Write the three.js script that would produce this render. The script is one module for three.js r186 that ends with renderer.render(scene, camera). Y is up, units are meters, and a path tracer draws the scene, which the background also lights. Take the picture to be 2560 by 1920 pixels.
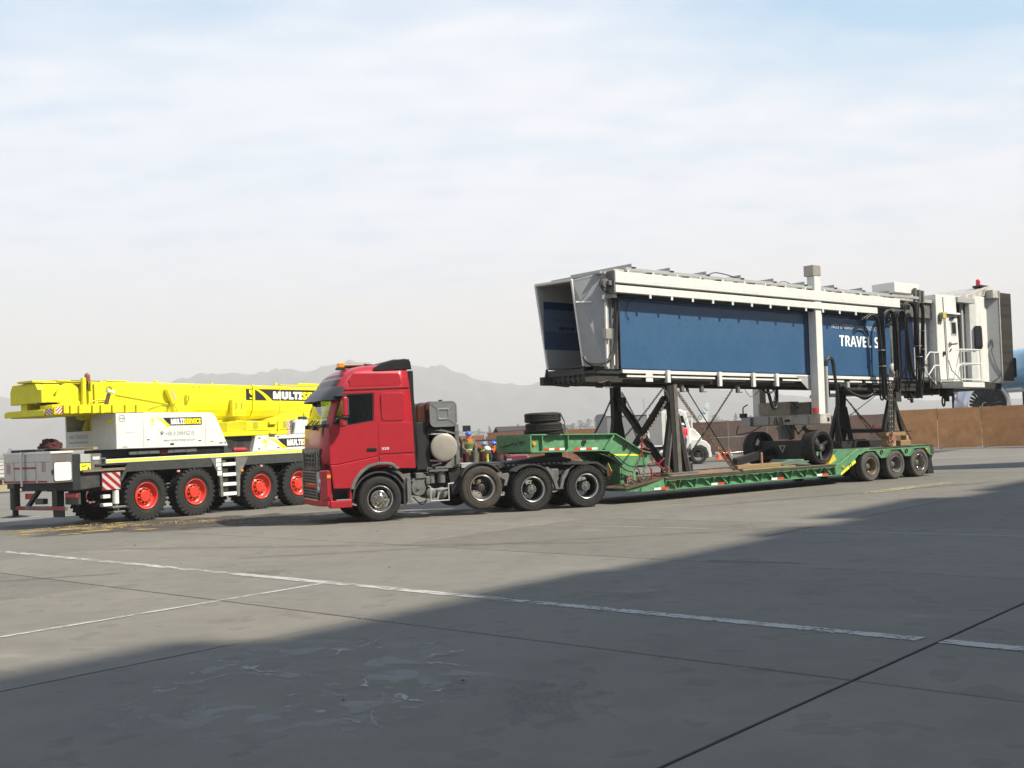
import * as THREE from 'three';
import { mergeGeometries } from 'three/addons/utils/BufferGeometryUtils.js';
import { RoundedBoxGeometry } from 'three/addons/geometries/RoundedBoxGeometry.js';
import { MarchingCubes } from 'three/addons/objects/MarchingCubes.js';
import { Brush, Evaluator, SUBTRACTION } from 'three-bvh-csg';
import { createNoise2D, createNoise3D, createNoise4D } from 'simplex-noise';

// ---------- camera, sky, sun, exposure ----------
const RAD = Math.PI / 180;
const EXPOSURE = 2.2, SUN_POWER = 3.7, SUN_ELEV = 47, SUN_AZ = 21;   // azimuth: degrees from +x towards the camera
const scene = new THREE.Scene();
const camera = new THREE.PerspectiveCamera(2 * Math.atan(960 / 3050) / RAD, 4 / 3, 0.1, 9000);
camera.position.set(0, 2, 0);
camera.rotation.order = 'XYZ';
camera.rotation.set(2.195 * RAD, 0, -2.5 * RAD);
const renderer = new THREE.WebGLRenderer({ antialias: true });
renderer.toneMapping = THREE.LinearToneMapping;
renderer.toneMappingExposure = EXPOSURE;
renderer.shadowMap.enabled = true;

function mulberry(a) { return () => { a |= 0; a = a + 0x6D2B79F5 | 0; let t = Math.imul(a ^ a >>> 15, 1 | a); t = t + Math.imul(t ^ t >>> 7, 61 | t) ^ t; return ((t ^ t >>> 14) >>> 0) / 4294967296; }; }
const n2 = createNoise2D(mulberry(11)), n3 = createNoise3D(mulberry(12)), n4 = createNoise4D(mulberry(13));
const fbm2 = (x, y, o = 4) => { let s = 0, a = .5; for (let i = 0; i < o; i++) { s += a * n2(x, y); x *= 2.03; y *= 2.03; a *= .5; } return s; };
const fbm3 = (x, y, z, o = 4) => { let s = 0, a = .5; for (let i = 0; i < o; i++) { s += a * n3(x, y, z); x *= 2.03; y *= 2.03; z *= 2.03; a *= .5; } return s; };
const clamp = (x, a = 0, b = 1) => Math.min(b, Math.max(a, x)), sstep = (a, b, x) => { x = clamp((x - a) / (b - a)); return x * x * (3 - 2 * x); }, lerp = (a, b, t) => a + (b - a) * t;
const lin = (c) => c <= .04045 ? c / 12.92 : ((c + .055) / 1.055) ** 2.4;

{ // thin high overcast with a few openings of blue, warm haze at the horizon
  const W = 1536, H = 768, data = new Float32Array(W * H * 4);
  for (let j = 0; j < H; j++) for (let i = 0; i < W; i++) {
    const el = (j + .5) / H * Math.PI - Math.PI / 2, az = ((i + .5) / W - .5) * 2 * Math.PI;   // equirect: u = atan2(z, x)
    const dx = Math.cos(el) * Math.cos(az), dy = Math.sin(el), dz = Math.cos(el) * Math.sin(az);
    const k = 1 / (Math.max(dy, 0) + .09), px = dx * k, pz = dz * k;
    const right = dx / Math.max(-dz, .25);
    const streak = fbm2(px * .55 + 3.1, pz * 1.5 - 1.7, 5), fine = fbm2(px * 2.6 + pz * .7, pz * 5.2, 4), wisp = fbm2(px * 5 - 9, pz * 11 + 4, 4);
    let cover = .99 + .42 * streak + .22 * fine - sstep(.22, .55, dy) * .20 - sstep(.16, .30, dy) * sstep(.06, .4, right) * .72 - sstep(.25, .31, dy) * .24 + sstep(.16, .0, dy) * .4;
    cover = clamp(cover + .07 * wisp);
    const up = sstep(.0, .75, dy);
    const blue = [lerp(.62, .26, up), lerp(.86, .46, up), lerp(1.02, .80, up)];
    const warm = sstep(.19, .0, dy) , mid = [.935 + .06 * fine, .965 + .055 * fine, 1.045 + .035 * fine], hor = [.95, .885, .80];
    const dim = lerp(1, .80, sstep(.3, 1, dy)), cool = sstep(.1, -.35, right) * .03;
    for (let c = 0; c < 3; c++) {
      const cl = lerp(mid[c] * dim - cool * (1 - c * .5), hor[c], warm);
      let v = lerp(blue[c], cl, cover);
      if (dy < 0) v = lerp(hor[c], [.30, .285, .27][c], sstep(0, -.08, dy));
      data[(j * W + i) * 4 + c] = v / EXPOSURE;
    }
    data[(j * W + i) * 4 + 3] = 1;
  }
  const t = new THREE.DataTexture(data, W, H, THREE.RGBAFormat, THREE.FloatType);
  t.mapping = THREE.EquirectangularReflectionMapping; t.magFilter = t.minFilter = THREE.LinearFilter; t.needsUpdate = true;
  scene.background = t; scene.environment = t;
}
const sun = new THREE.DirectionalLight(new THREE.Color(1, .94, .80), SUN_POWER);
sun.position.set(Math.cos(SUN_AZ * RAD) * Math.cos(SUN_ELEV * RAD), Math.sin(SUN_ELEV * RAD), Math.sin(SUN_AZ * RAD) * Math.cos(SUN_ELEV * RAD)).multiplyScalar(90);
sun.position.z -= 34; sun.target.position.set(0, 0, -34);
sun.castShadow = true; sun.shadow.radius = 2.6; sun.shadow.mapSize.set(4096, 4096);
Object.assign(sun.shadow.camera, { left: -70, right: 70, top: 50, bottom: -50, near: 1, far: 260 });
scene.add(sun, sun.target);
scene.fog = new THREE.FogExp2(new THREE.Color(.96, .93, .895), .00049);

// ---------- geometry helpers ----------
const V = (x, y, z) => new THREE.Vector3(x, y, z);
function B(w, h, d, x, y, z, c = 0, rx = 0, ry = 0, rz = 0) {
  const g = c ? new RoundedBoxGeometry(w, h, d, 1, Math.min(c, w / 2.2, h / 2.2, d / 2.2)) : new THREE.BoxGeometry(w, h, d);
  if (rx || ry || rz) g.applyMatrix4(new THREE.Matrix4().makeRotationFromEuler(new THREE.Euler(rx, ry, rz)));
  return g.translate(x, y, z);
}
const X = (x0, x1, y0, y1, z0, z1, c = 0) => B(Math.abs(x1 - x0), Math.abs(y1 - y0), Math.abs(z1 - z0), (x0 + x1) / 2, (y0 + y1) / 2, (z0 + z1) / 2, c);
function along(g, a, b) { const d = V().subVectors(b, a); g.applyQuaternion(new THREE.Quaternion().setFromUnitVectors(V(0, 1, 0), d.clone().normalize())); return g.translate((a.x + b.x) / 2, (a.y + b.y) / 2, (a.z + b.z) / 2); }
const v3 = (p) => V(p[0], p[1], p[2]);
const C = (a, b, r, seg = 12, r2 = r) => along(new THREE.CylinderGeometry(r2, r, v3(a).distanceTo(v3(b)), seg), v3(a), v3(b));
function bar(a, b, w, d = w, roll = 0) { return along(new THREE.BoxGeometry(w, v3(a).distanceTo(v3(b)), d).rotateY(roll), v3(a), v3(b)); }
const TU = (pts, r, n = 0, seg = 7, tension) => new THREE.TubeGeometry(new THREE.CatmullRomCurve3(pts.map(v3), false, 'catmullrom', tension ?? .5), n || pts.length * 7, r, seg);
const PIPE = (pts, r, seg = 8) => pts.slice(1).flatMap((p, i) => [C(pts[i], p, r, seg), new THREE.SphereGeometry(r * 1.02, seg, 5).translate(...p)]);
function PR(pts, z0, z1, bev = 0, holes = []) {              // polygon in x,y pushed along z
  const s = new THREE.Shape(pts.map((p) => new THREE.Vector2(p[0], p[1])));
  for (const h of holes) s.holes.push(new THREE.Path(h.map((p) => new THREE.Vector2(p[0], p[1]))));
  const g = new THREE.ExtrudeGeometry(s, { depth: Math.abs(z1 - z0) - 2 * bev, bevelEnabled: bev > 0, bevelThickness: bev, bevelSize: bev, bevelOffset: -bev, bevelSegments: 1, curveSegments: 8 });
  return g.translate(0, 0, Math.min(z0, z1) + bev);
}
const PX = (zy, x0, x1, bev = 0, holes = []) => PR(zy.map((p) => [-p[0], p[1]]), x0, x1, bev, holes.map((h) => h.map((p) => [-p[0], p[1]]))).rotateY(Math.PI / 2);
const PY = (xz, y0, y1, bev = 0) => PR(xz.map((p) => [p[0], -p[1]]), y0, y1, bev).rotateX(-Math.PI / 2);
const LA = (pts, seg = 32) => new THREE.LatheGeometry(pts.map((p) => new THREE.Vector2(p[0], p[1])), seg).rotateX(Math.PI / 2);   // profile (radius, z), axis along z
const circ = (x, y, r, n = 16) => Array.from({ length: n }, (_, i) => [x + r * Math.cos(i / n * 2 * Math.PI), y + r * Math.sin(i / n * 2 * Math.PI)]);
function SH(w, h, at) {                                       // a sheet w x h with 0..1 uv, facing +z, moved by at()
  const g = new THREE.PlaneGeometry(w, h); g.userData.ownUv = true; return at ? at(g) : g;
}
function boxUv(g) {                                           // uv in metres by the way each face points
  const p = g.attributes.position, n = g.attributes.normal, u = new Float32Array(p.count * 2);
  for (let i = 0; i < p.count; i++) {
    const ax = Math.abs(n.getX(i)), ay = Math.abs(n.getY(i)), az = Math.abs(n.getZ(i));
    if (ay >= ax && ay >= az) { u[2 * i] = p.getX(i); u[2 * i + 1] = p.getZ(i); } else if (ax > az) { u[2 * i] = p.getZ(i); u[2 * i + 1] = p.getY(i); } else { u[2 * i] = p.getX(i); u[2 * i + 1] = p.getY(i); }
  }
  g.setAttribute('uv', new THREE.BufferAttribute(u, 2));
}
function join(list) {
  const flat = list.flat(9).map((g) => {
    const q = g.index ? g.toNonIndexed() : g;
    for (const k of Object.keys(q.attributes)) if (!['position', 'normal', 'uv'].includes(k)) q.deleteAttribute(k);
    q.morphAttributes = {};
    if (!q.attributes.normal) q.computeVertexNormals();
    if (!g.userData.ownUv) boxUv(q);
    return q;
  });
  const m = flat.length > 1 ? mergeGeometries(flat, false) : flat[0];
  m.clearGroups(); return m;
}
// ---------- object helpers ----------
const taken = new Map();
function numbered(name) { const k = taken.get(name) ?? 0; taken.set(name, k + 1); return k ? name + '_' + String(k).padStart(3, '0') : name; }
function tag(o, label, category, group, kind) { if (label) o.userData.label = label; if (category) o.userData.category = category; if (group) o.userData.group = group; if (kind) o.userData.kind = kind; return o; }
function shade(o) { o.castShadow = o.receiveShadow = true; return o; }
function part(parent, name, mat, list, label) {
  const m = shade(new THREE.Mesh(join([list]), mat)); m.name = name; if (label) m.userData.label = label; parent.add(m); return m;
}
const each = (parent, name, mat, list, label) => list.flat(9).map((g) => part(parent, name, mat, [g], label));   // one part per piece
function frame(p, th, half, pitch = 0) {                      // near-side point on the ground, heading, half width
  const m = new THREE.Matrix4().makeRotationFromEuler(new THREE.Euler(0, th * RAD, pitch * RAD, 'YXZ'));
  const o = V(p[0], 0, p[2]).sub(V(0, 0, half).applyMatrix4(new THREE.Matrix4().makeRotationY(th * RAD)));
  return { o, th, pitch, w: (x, y, z) => V(x, y, z).applyMatrix4(m).add(o) };
}
function thing(name, label, category, fr, at = [0, 0, 0], group) {
  const g = new THREE.Group(); g.name = numbered(name); g.position.copy(fr.w(...at)); g.rotation.order = 'YXZ'; g.rotation.y = fr.th * RAD; g.rotation.z = fr.pitch * RAD;
  scene.add(g); return tag(g, label, category, group);
}
function single(name, label, category, mat, list, fr, at, group, kind) {   // a thing that is one mesh
  const m = shade(new THREE.Mesh(join([list]), mat)); m.name = numbered(name);
  if (fr) { m.position.copy(fr.w(...at)); m.rotation.order = 'YXZ'; m.rotation.y = fr.th * RAD; m.rotation.z = fr.pitch * RAD; }
  scene.add(m); return tag(m, label, category, group, kind);
}
const WORLD = { o: V(0, 0, 0), th: 0, pitch: 0, w: (x, y, z) => V(x, y, z) };
const spot = (x, z, th = 0) => ({ o: V(x, 0, z), th, pitch: 0, w: (a, b, c) => V(a, b, c).applyAxisAngle(V(0, 1, 0), th * RAD).add(V(x, 0, z)) });
const TRACTOR = frame([-3.25, 0, -28.84], 20.7, 1.25), CRANE = frame([-10.09, 0, -33.29], 52.5, 1.35), TRAILER = frame([11.74, 0, -37.8], 36.5, 1.5), BRIDGE = { ...frame([0, 0, 0], 38.5, 0, -1.4) };
{ const at = TRAILER.w(-3, 0, 0), off = V(-3, 0, 0).applyAxisAngle(V(0, 1, 0), 38.5 * RAD); BRIDGE.o = at.sub(off); BRIDGE.w = (x, y, z) => V(x, y, z).applyMatrix4(new THREE.Matrix4().makeRotationFromEuler(new THREE.Euler(0, 38.5 * RAD, -1.4 * RAD, 'YXZ'))).add(BRIDGE.o); }

// ---------- textures and materials ----------
function tex(size, f, srgb = true, repeat = 1, h = size) {
  const d = new Uint8Array(size * h * 4);
  for (let j = 0; j < h; j++) for (let i = 0; i < size; i++) { const c = f(i / size, j / h), q = (j * size + i) * 4; for (let k = 0; k < 4; k++) d[q + k] = clamp(c[k] ?? 1) * 255; }
  const t = new THREE.DataTexture(d, size, h); t.wrapS = t.wrapT = THREE.RepeatWrapping; t.magFilter = THREE.LinearFilter; t.minFilter = THREE.LinearMipmapLinearFilter; t.generateMipmaps = true;
  if (srgb) t.colorSpace = THREE.SRGBColorSpace; t.repeat.set(repeat, repeat); t.needsUpdate = true; return t;
}
const per = (u, v, f, o = 4) => {                             // noise that wraps round, about f features across
  const a = 2 * Math.PI, cu = Math.cos(a * u) / a, su = Math.sin(a * u) / a, cv = Math.cos(a * v) / a, sv = Math.sin(a * v) / a; let s = 0, k = .5;
  for (let i = 0; i < o; i++) { s += k * n4(cu * f + i * 7.3, su * f, cv * f, sv * f); f *= 2.03; k *= .5; } return s;
};
const grime = tex(512, (u, v) => { const a = per(u, v, 6, 5), s = per(u + .3, v, 40, 3), k = .93 + .07 * a + .05 * s - (s > .42 ? .12 : 0) - (a > .35 ? .05 : 0); return [k, k * .995, k * .985]; }, true, .5);
const dirt = tex(512, (u, v) => { const a = per(u, v, 7, 5), s = per(u + .3, v, 46, 3), k = .80 + .22 * a + .10 * s; return [k * 1.02, k * .99, k * .95]; }, true, .6);
const scuff = tex(256, (u, v) => { const k = .55 + .35 * per(u, v, 9, 5) + .1 * per(u, v + .4, 60, 2); return [k, k, k]; }, false, .6);
const grain = tex(512, (u, v) => { const w = per(u * .5, v, 3, 3), r = per(u * .2 + w * .02, v + w * .02, 60, 2), k = .82 + .16 * Math.sin(v * 90 + w * 9) * .5 + .14 * r; return [k, k * .96, k * .9]; }, true, 1);
const fineBump = tex(256, (u, v) => { const k = .5 + .5 * per(u, v, 50, 3); return [k, k, k]; }, false, 2);
function M(c, rough = .5, metal = 0, o = {}) {
  const P = o.clearcoat || o.transmission || o.sheen ? THREE.MeshPhysicalMaterial : THREE.MeshStandardMaterial;
  return new P({ color: new THREE.Color().setRGB(...c), roughness: rough, metalness: metal, ...o });
}
const mt = {
  red: M([.44, .010, .022], .42, 0, { clearcoat: .45, clearcoatRoughness: .16, map: grime }),
  redDark: M([.20, .012, .016], .5, 0, { map: dirt }),
  redMatte: M([.30, .02, .02], .7, 0, { map: dirt }),
  white: M([.80, .795, .765], .42, 0, { map: grime }),
  whiteDirty: M([.64, .64, .62], .55, 0, { map: dirt }),
  lightGrey: M([.42, .43, .43], .5, 0, { map: grime }),
  midGrey: M([.20, .205, .21], .55, 0, { map: dirt }),
  darkGrey: M([.062, .064, .066], .55, 0, { map: dirt }),
  black: M([.018, .018, .019], .6, 0, { map: dirt }),
  plastic: M([.022, .022, .024], .38, 0, { map: dirt }),
  steel: M([.50, .50, .49], .38, .75, { map: dirt, roughnessMap: scuff }),
  alu: M([.62, .62, .61], .3, .85, { map: grime }),
  chassis: M([.055, .058, .062], .6, 0, { map: dirt }),
  frameGrey: M([.23, .24, .245], .5, .1, { map: dirt }),
  rubber: M([.020, .0195, .019], .8, 0, { map: dirt, bumpMap: fineBump, bumpScale: .002 }),
  rubberDusty: M([.070, .060, .050], .9, 0, { map: dirt, bumpMap: fineBump, bumpScale: .002 }),
  rubberGrey: M([.12, .118, .115], .9, 0, { map: dirt, bumpMap: fineBump, bumpScale: .002 }),
  yellow: M([.82, .74, .006], .6, 0, { map: grime }),
  yellowMark: M([.78, .80, .05], .5),
  craneRed: M([.80, .050, .028], .4, 0, { clearcoat: .6, clearcoatRoughness: .15, map: grime }),
  craneGrey: M([.075, .082, .088], .45, 0, { map: dirt }),
  craneDeep: M([.022, .03, .035], .55, 0, { map: dirt }),
  green: M([.15, .40, .21], .5, 0, { map: dirt }),
  greenDark: M([.15, .40, .21], .5, 0, { map: dirt }),
  deckSteel: M([.14, .115, .10], .7, .2, { map: dirt, roughnessMap: scuff }),
  wood: M([.40, .27, .15], .8, 0, { map: grain }),
  woodOld: M([.27, .215, .17], .85, 0, { map: grain }),
  woodPale: M([.50, .40, .24], .8, 0, { map: grain }),
  blue: M([.050, .125, .25], .12, 0, { clearcoat: .7, clearcoatRoughness: .06, map: grime, bumpMap: tex(256, (u, v) => { const k = .5 + .5 * per(u, v, 3, 3); return [k, k, k]; }, false, .3), bumpScale: .012 }),
  blueDark: M([.014, .03, .075], .3, 0, { map: grime }),
  cable: M([.020, .020, .021], .5, 0, { map: dirt }),
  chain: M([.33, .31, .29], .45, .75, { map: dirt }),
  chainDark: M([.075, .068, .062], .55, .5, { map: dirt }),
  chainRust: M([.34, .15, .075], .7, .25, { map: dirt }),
  redPaint: M([.50, .03, .04], .5, 0, { map: dirt }),
  orange: M([.85, .27, .02], .3, 0, { clearcoat: .5 }),
  redLamp: M([.55, .02, .02], .25, 0, { clearcoat: .6 }),
  reflRed: M([.60, .05, .03], .35), reflWhite: M([.75, .75, .70], .35),
  glass: M([.62, .70, .70], .03, 0, { transmission: 1, thickness: 0, ior: 1.5 }),
  glassDark: M([.55, .60, .60], .04, 0, { transmission: 1, thickness: 0, ior: 1.5 }),
  glassBlack: M([.012, .014, .016], .06, 0, { clearcoat: 1, clearcoatRoughness: .03 }),
  cream: M([.40, .37, .32], .42, .2, { map: grime }),
  maroon: M([.12, .035, .03], .45, .2, { map: dirt }),
  skin: M([.42, .24, .16], .6), jeans: M([.04, .055, .09], .9), dark: M([.02, .02, .024], .85), vest: M([.36, .46, .05], .7), hiOrange: M([.85, .16, .03], .7),
  helmetBlue: M([.04, .13, .55], .3), helmetWhite: M([.75, .75, .74], .3), redShirt: M([.62, .02, .05], .85), navy: M([.03, .035, .055], .85), khaki: M([.12, .10, .07], .9),
};
function canvasMap(w, h, draw) {
  const c = document.createElement('canvas'); c.width = w; c.height = h; const x = c.getContext('2d'); draw(x, w, h);
  const t = new THREE.CanvasTexture(c); t.colorSpace = THREE.SRGBColorSpace; t.anisotropy = 8; return t;
}
function print(w, h, draw, rough = .45, clear = false) {      // flat print on a sheet
  const t = canvasMap(w, h, draw);
  return new THREE.MeshStandardMaterial({ map: t, roughness: rough, ...(clear ? { alphaTest: .5 } : {}) });
}
// ---------- ground, slabs, paint ----------
const concreteMap = tex(1024, (u, v) => {
  const big = per(u, v, 3, 5), mid = per(u + .37, v + .11, 14, 4), sp = per(u, v + .5, 220, 2), str = per(u * 1, v, 9, 3);
  let k = .50 + .060 * big + .045 * mid + .028 * sp + .02 * str - .05 * sstep(.22, .34, mid) + .04 * sstep(.25, .4, big) - (sp > .5 ? .07 : 0) + (sp < -.55 ? .04 : 0);
  return [k * .84, k * .805, k * .738];
}, true, 1 / 9);
const concreteBump = tex(512, (u, v) => { const k = .5 + .3 * per(u, v, 90, 3) + .2 * per(u, v, 8, 3); return [k, k, k]; }, false, 1 / 3);
const slabMats = [1, .93, 1.05, .88].map((k, i) => M([k, k * (1 - .006 * i), k * (1 - .012 * i)], .86, 0, { map: concreteMap, bumpMap: concreteBump, bumpScale: .004, roughnessMap: null }));
{
  const ground = single('ground', 'pale concrete apron reaching to the horizon', null, M([.86, .85, .84], .9, 0, { map: concreteMap }), [PY([[-2600, 120], [2600, 120], [2600, -3900], [-2600, -3900]], -.05, -.03)], WORLD, [0, 0, 0], null, 'structure');
  const joint = shade(new THREE.Mesh(PY([[-70, 12], [60, 12], [60, -64], [-70, -64]], -.026, -.014), M([.030, .028, .026], .9))); joint.name = 'joint_sealant'; ground.add(joint); tag(joint, 'dark sealant between the concrete slabs');
  const e1 = [.7071, .7071], e2 = [.629, -.777], P0 = [-1.78, -13.59], S1 = 6.03, S2 = 6.02, g = .016, rnd = mulberry(5);
  let n = 0;
  for (let i = -9; i <= 9; i++) for (let j = -4; j <= 11; j++) {
    const q = (a, b) => [P0[0] + S1 * a * e1[0] + S2 * b * e2[0], P0[1] + S1 * a * e1[1] + S2 * b * e2[1]], m = q(i + .5, j + .5);
    if (m[1] > 5 || m[1] < -60 || Math.abs(m[0]) > .46 * -m[1] + 9) continue;
    const a = g / S1, lift = (rnd() - .5) * .003;
    const s = shade(new THREE.Mesh(join([PY([q(i + a, j + a), q(i + 1 - a, j + a), q(i + 1 - a, j + 1 - a), q(i + a, j + 1 - a)], -.034, lift, .006)]), slabMats[Math.floor(rnd() * 4)]));
    s.name = n ? 'slab_' + String(n).padStart(3, '0') : 'slab'; ground.add(s); n++;
  }
}
// worn paint: alpha from noise, so the concrete shows through
const worn = (seed, keep, w = 1024, h = 64) => {
  const t = tex(w, (u, v) => { const n = fbm2(u * 40 + seed, v * 3 + seed, 4) + .35 * fbm2(u * 160, v * 12 + seed, 2), gone = fbm2(u * 9 + seed * 3, seed, 3); const e = Math.min(v, 1 - v) * 3.5; const k = sstep(-.08, .08, keep + n * .9 + gone * .5 - .5 + Math.min(e, .5) - .25); return [k, k, k]; }, false, 1, h);
  t.wrapS = t.wrapT = THREE.ClampToEdgeWrapping; return t;
};
const sheetAt = (a, b, w, y) => {                              // a strip on the ground from a to b
  const len = Math.hypot(b[0] - a[0], b[1] - a[1]), th = Math.atan2(-(b[1] - a[1]), b[0] - a[0]);
  return SH(len, w, (g) => g.rotateX(-Math.PI / 2).rotateY(th).translate((a[0] + b[0]) / 2, y, (a[1] + b[1]) / 2));
};
const strip = (name, label, a, b, w, seed, keep, c = [.36, .355, .325]) => single(name, label, null, M(c, .85, 0, { alphaMap: worn(seed, keep), transparent: true }), [sheetAt(a, b, w, .006)], WORLD, [0, 0, 0], null, 'structure');
const ln = (p, t) => [p[0] + .7071 * t, p[1] + .7071 * t];
strip('painted_line', 'long worn white line across the sunlit concrete on the left', ln([-1.64, -16.02], -26), ln([-1.64, -16.02], 2.4), .21, 3, .37);
strip('painted_line', 'long worn white line running through the building shadow on the right', ln([-1.64, -16.02], 2.5), ln([-1.64, -16.02], 7.28), .21, 21, .53);
strip('painted_line', 'end of the worn white line at the right edge past the joint', ln([-1.64, -16.02], 7.48), ln([-1.64, -16.02], 11), .21, 9, .58);
strip('painted_line', 'thin white line branching off to the lower left', [-2.74, -17.0], [-8.2, -10.2], .11, 14, .52);
strip('painted_line', 'faint thin white line in front of the trailer wheels', [-3.2, -28.9], [3.6, -23.0], .09, 31, .40, [.31, .30, .27]);
strip('painted_line', 'faint thin white line at the right in the shadow', [5.0, -21.8], [9.2, -18.0], .09, 37, .42, [.33, .325, .30]);
strip('painted_line', 'pale yellow worn mark near the rear trailer wheels', [8.9, -31.4], [12.2, -34.6], .6, 41, .34, [.30, .26, .15]);
strip('painted_line', 'white line on the far apron behind the trailer', [11, -43.5], [34, -41], .16, 45, .75);
strip('painted_line', 'white line on the apron left of the crane', [-30, -40.2], [-9, -36.6], .16, 47, .72);
strip('painted_line', 'second white line on the apron left of the crane', [-36, -46.2], [-12, -45], .2, 49, .75);
// tide marks of dried water: ragged light outlines
const tide = (label, x, z, w, h, seed, th) => {
  const a = tex(512, (u, v) => { const w = .35 * fbm2(u * 2 - seed, v * 2, 3), q = fbm2(u * 2.1 + seed + w, v * 2.1 + seed - w, 4) + .10 * fbm2(u * 18, v * 18 + seed, 3), m = sstep(.5, .2, Math.hypot(u - .5, v - .5)); const brk = sstep(-.15, .35, fbm2(u * 5 - seed, v * 5, 4)), wide = .03 + .07 * sstep(0, .5, fbm2(u * 3.1, v * 3.1 - seed, 3)); const l = sstep(wide, 0, Math.abs(q - .02)) * brk * (.65 + .35 * fbm2(u * 60, v * 60, 2)) + .22 * sstep(-.02, -.12, q) * sstep(-.1, .3, fbm2(u * 9, v * 9 + seed, 4)); const k = clamp(l * m * .95); return [k, k, k]; }, false);
  single('stain', label, null, M([.50, .49, .475], .9, 0, { alphaMap: a, transparent: true }), [SH(w, h, (g) => g.rotateX(-Math.PI / 2).rotateY(th).translate(x, .007, z))], WORLD, [0, 0, 0], null, 'structure');
};
tide('light outline of dried water on the shaded concrete', -1.75, -10.3, 4.2, 5.2, 2.2, .3);
{ // old oil and water blotches, ragged, on single spots
  const r = mulberry(61), maps = [0, 1, 2].map((s) => tex(256, (u, v) => { const q = fbm2(u * 4 + s * 9, v * 4, 5), m = 1 - Math.hypot((u - .5) * 2, (v - .5) * 2), f = fbm2(u * 26 + s, v * 26, 3); const k = clamp(sstep(.0, .3, m * .8 + q * .8 - .25) * (.5 + .8 * f)); return [k * .2, k * .2, k * .2]; }, false));
  const dark = maps.map((m) => M([.060, .056, .050], .9, 0, { alphaMap: m, transparent: true })), pale = maps.map((m) => M([.25, .235, .205], .95, 0, { alphaMap: m, transparent: true }));
  for (let i = 0; i < 34; i++) { const z = -9 - r() * 26, x = (r() - .5) * -z * .86, s = .35 + 1.1 * r() * r(), d = r() < .6; single('stain', (d ? 'dark oily blotch' : 'pale dusty blotch') + ' on the concrete apron', null, (d ? dark : pale)[i % 3], [SH(s * 1.7, s, (g) => g.rotateX(-Math.PI / 2).rotateY(r() * 6.3).translate(x, .0042 + i * .00004, z))], WORLD, [0, 0, 0], 'old blotches on the apron', 'structure'); }
}
{ // rubber streaks and oil marks
  const streak = (label, a, b, w, seed, k) => single('tyre_mark', label, null, M([.055, .052, .05], .9, 0, { alphaMap: tex(256, (u, v) => { const q = fbm2(u * 14 + seed, v * 2, 3), e = sstep(0, .3, Math.min(v, 1 - v)) * sstep(0, .12, Math.min(u, 1 - u)); const z = clamp((.42 + .6 * q) * e * k); return [z, z, z]; }, false, 1, 64), transparent: true }), [sheetAt(a, b, w, .005)], WORLD, [0, 0, 0], null, 'structure');
  streak('dark rubber streak in front of the truck', [-9, -24.6], [2, -21.0], .5, 4, .34);
  streak('dark rubber streak crossing the sunlit concrete', [-6, -21], [5.5, -22.6], .45, 8, .30);
  streak('dark rubber streak beside the rear trailer wheels', [4, -29], [14, -34.4], .6, 12, .42);
  streak('short dark smudge in the middle of the shadow', [2.6, -17.8], [4.0, -16.8], .3, 16, .55);
  streak('dark rubber streak at the left edge', [-9, -18.9], [-6.2, -19.6], .3, 19, .5);
}
{ // spilled sand and clods in front of the crane's rear wheels
  const a = tex(512, (u, v) => { const q = fbm2(u * 5, v * 3 + 9, 5), m = 1 - Math.hypot((u - .5) * 2, (v - .5) * 2.1); const k = sstep(-.02, .22, m * .75 + q * .75 - .12); return [k, k, k]; }, false);
  const c = tex(256, (u, v) => { const q = per(u, v, 8, 5), s = per(u, v, 60, 2); const y = sstep(-.1, .35, q + (.45 - u) * .8); const k = 1 + .3 * s; return [lerp(.25, .60, y) * k, lerp(.21, .50, y) * k, lerp(.17, .28, y) * k]; }, true);
  const clods = [], rnd = mulberry(77);
  for (let i = 0; i < 420; i++) { const t = rnd(), x = lerp(-12.1, -7.2, t) + (rnd() - .5) * .8, z = lerp(-31.4, -31.6, t) + (rnd() - .5) * 2.6 * Math.sin(Math.PI * clamp(t + .05)), r = .008 + .035 * rnd() ** 3; clods.push(new THREE.IcosahedronGeometry(r, 0).scale(1, .6, 1).rotateY(rnd() * 6).translate(x, r * .4, z)); }
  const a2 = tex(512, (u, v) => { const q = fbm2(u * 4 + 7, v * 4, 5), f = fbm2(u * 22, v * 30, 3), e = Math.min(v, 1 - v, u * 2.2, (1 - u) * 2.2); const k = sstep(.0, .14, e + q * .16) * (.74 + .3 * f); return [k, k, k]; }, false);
  single('dark_patch', 'dark ragged patch of ground between the crane and the truck', null, M([.062, .056, .050], .95, 0, { alphaMap: a2, transparent: true }), [SH(9.2, 5.0, (g) => g.rotateX(-Math.PI / 2).rotateY(.03).translate(-7.4, .0045, -31.2))], WORLD, [0, 0, 0], null, 'structure');  // sheet that darkens the ground, fading out at ragged edges
  const dirtSheet = single('spilled_dirt', 'brown and yellowish spilled sand on the ground before the crane wheels', null, M([1, 1, 1], .95, 0, { map: c, alphaMap: a, transparent: true }), [SH(7.8, 4.6, (g) => g.rotateX(-Math.PI / 2).rotateY(.12).translate(-9.2, .008, -31.5))], WORLD, [0, 0, 0], null, 'stuff');
  part(dirtSheet, 'clods', M([.34, .26, .14], .95, 0, { map: dirt }), clods).userData.kind = 'stuff';
  const bits = [], r2 = mulberry(91);
  for (let i = 0; i < 40; i++) { const z = -9 - r2() * 24, x = (r2() - .42) * -z * .8, r = .006 + r2() * .011; bits.push(new THREE.IcosahedronGeometry(r, 0).scale(1.5, .5, 1).rotateY(r2() * 6).translate(x, r * .4, z)); }
  single('debris', 'small scattered crumbs of litter on the concrete', null, M([.10, .09, .08], .9), bits, WORLD, [0, 0, 0], null, 'stuff');
}
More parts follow.
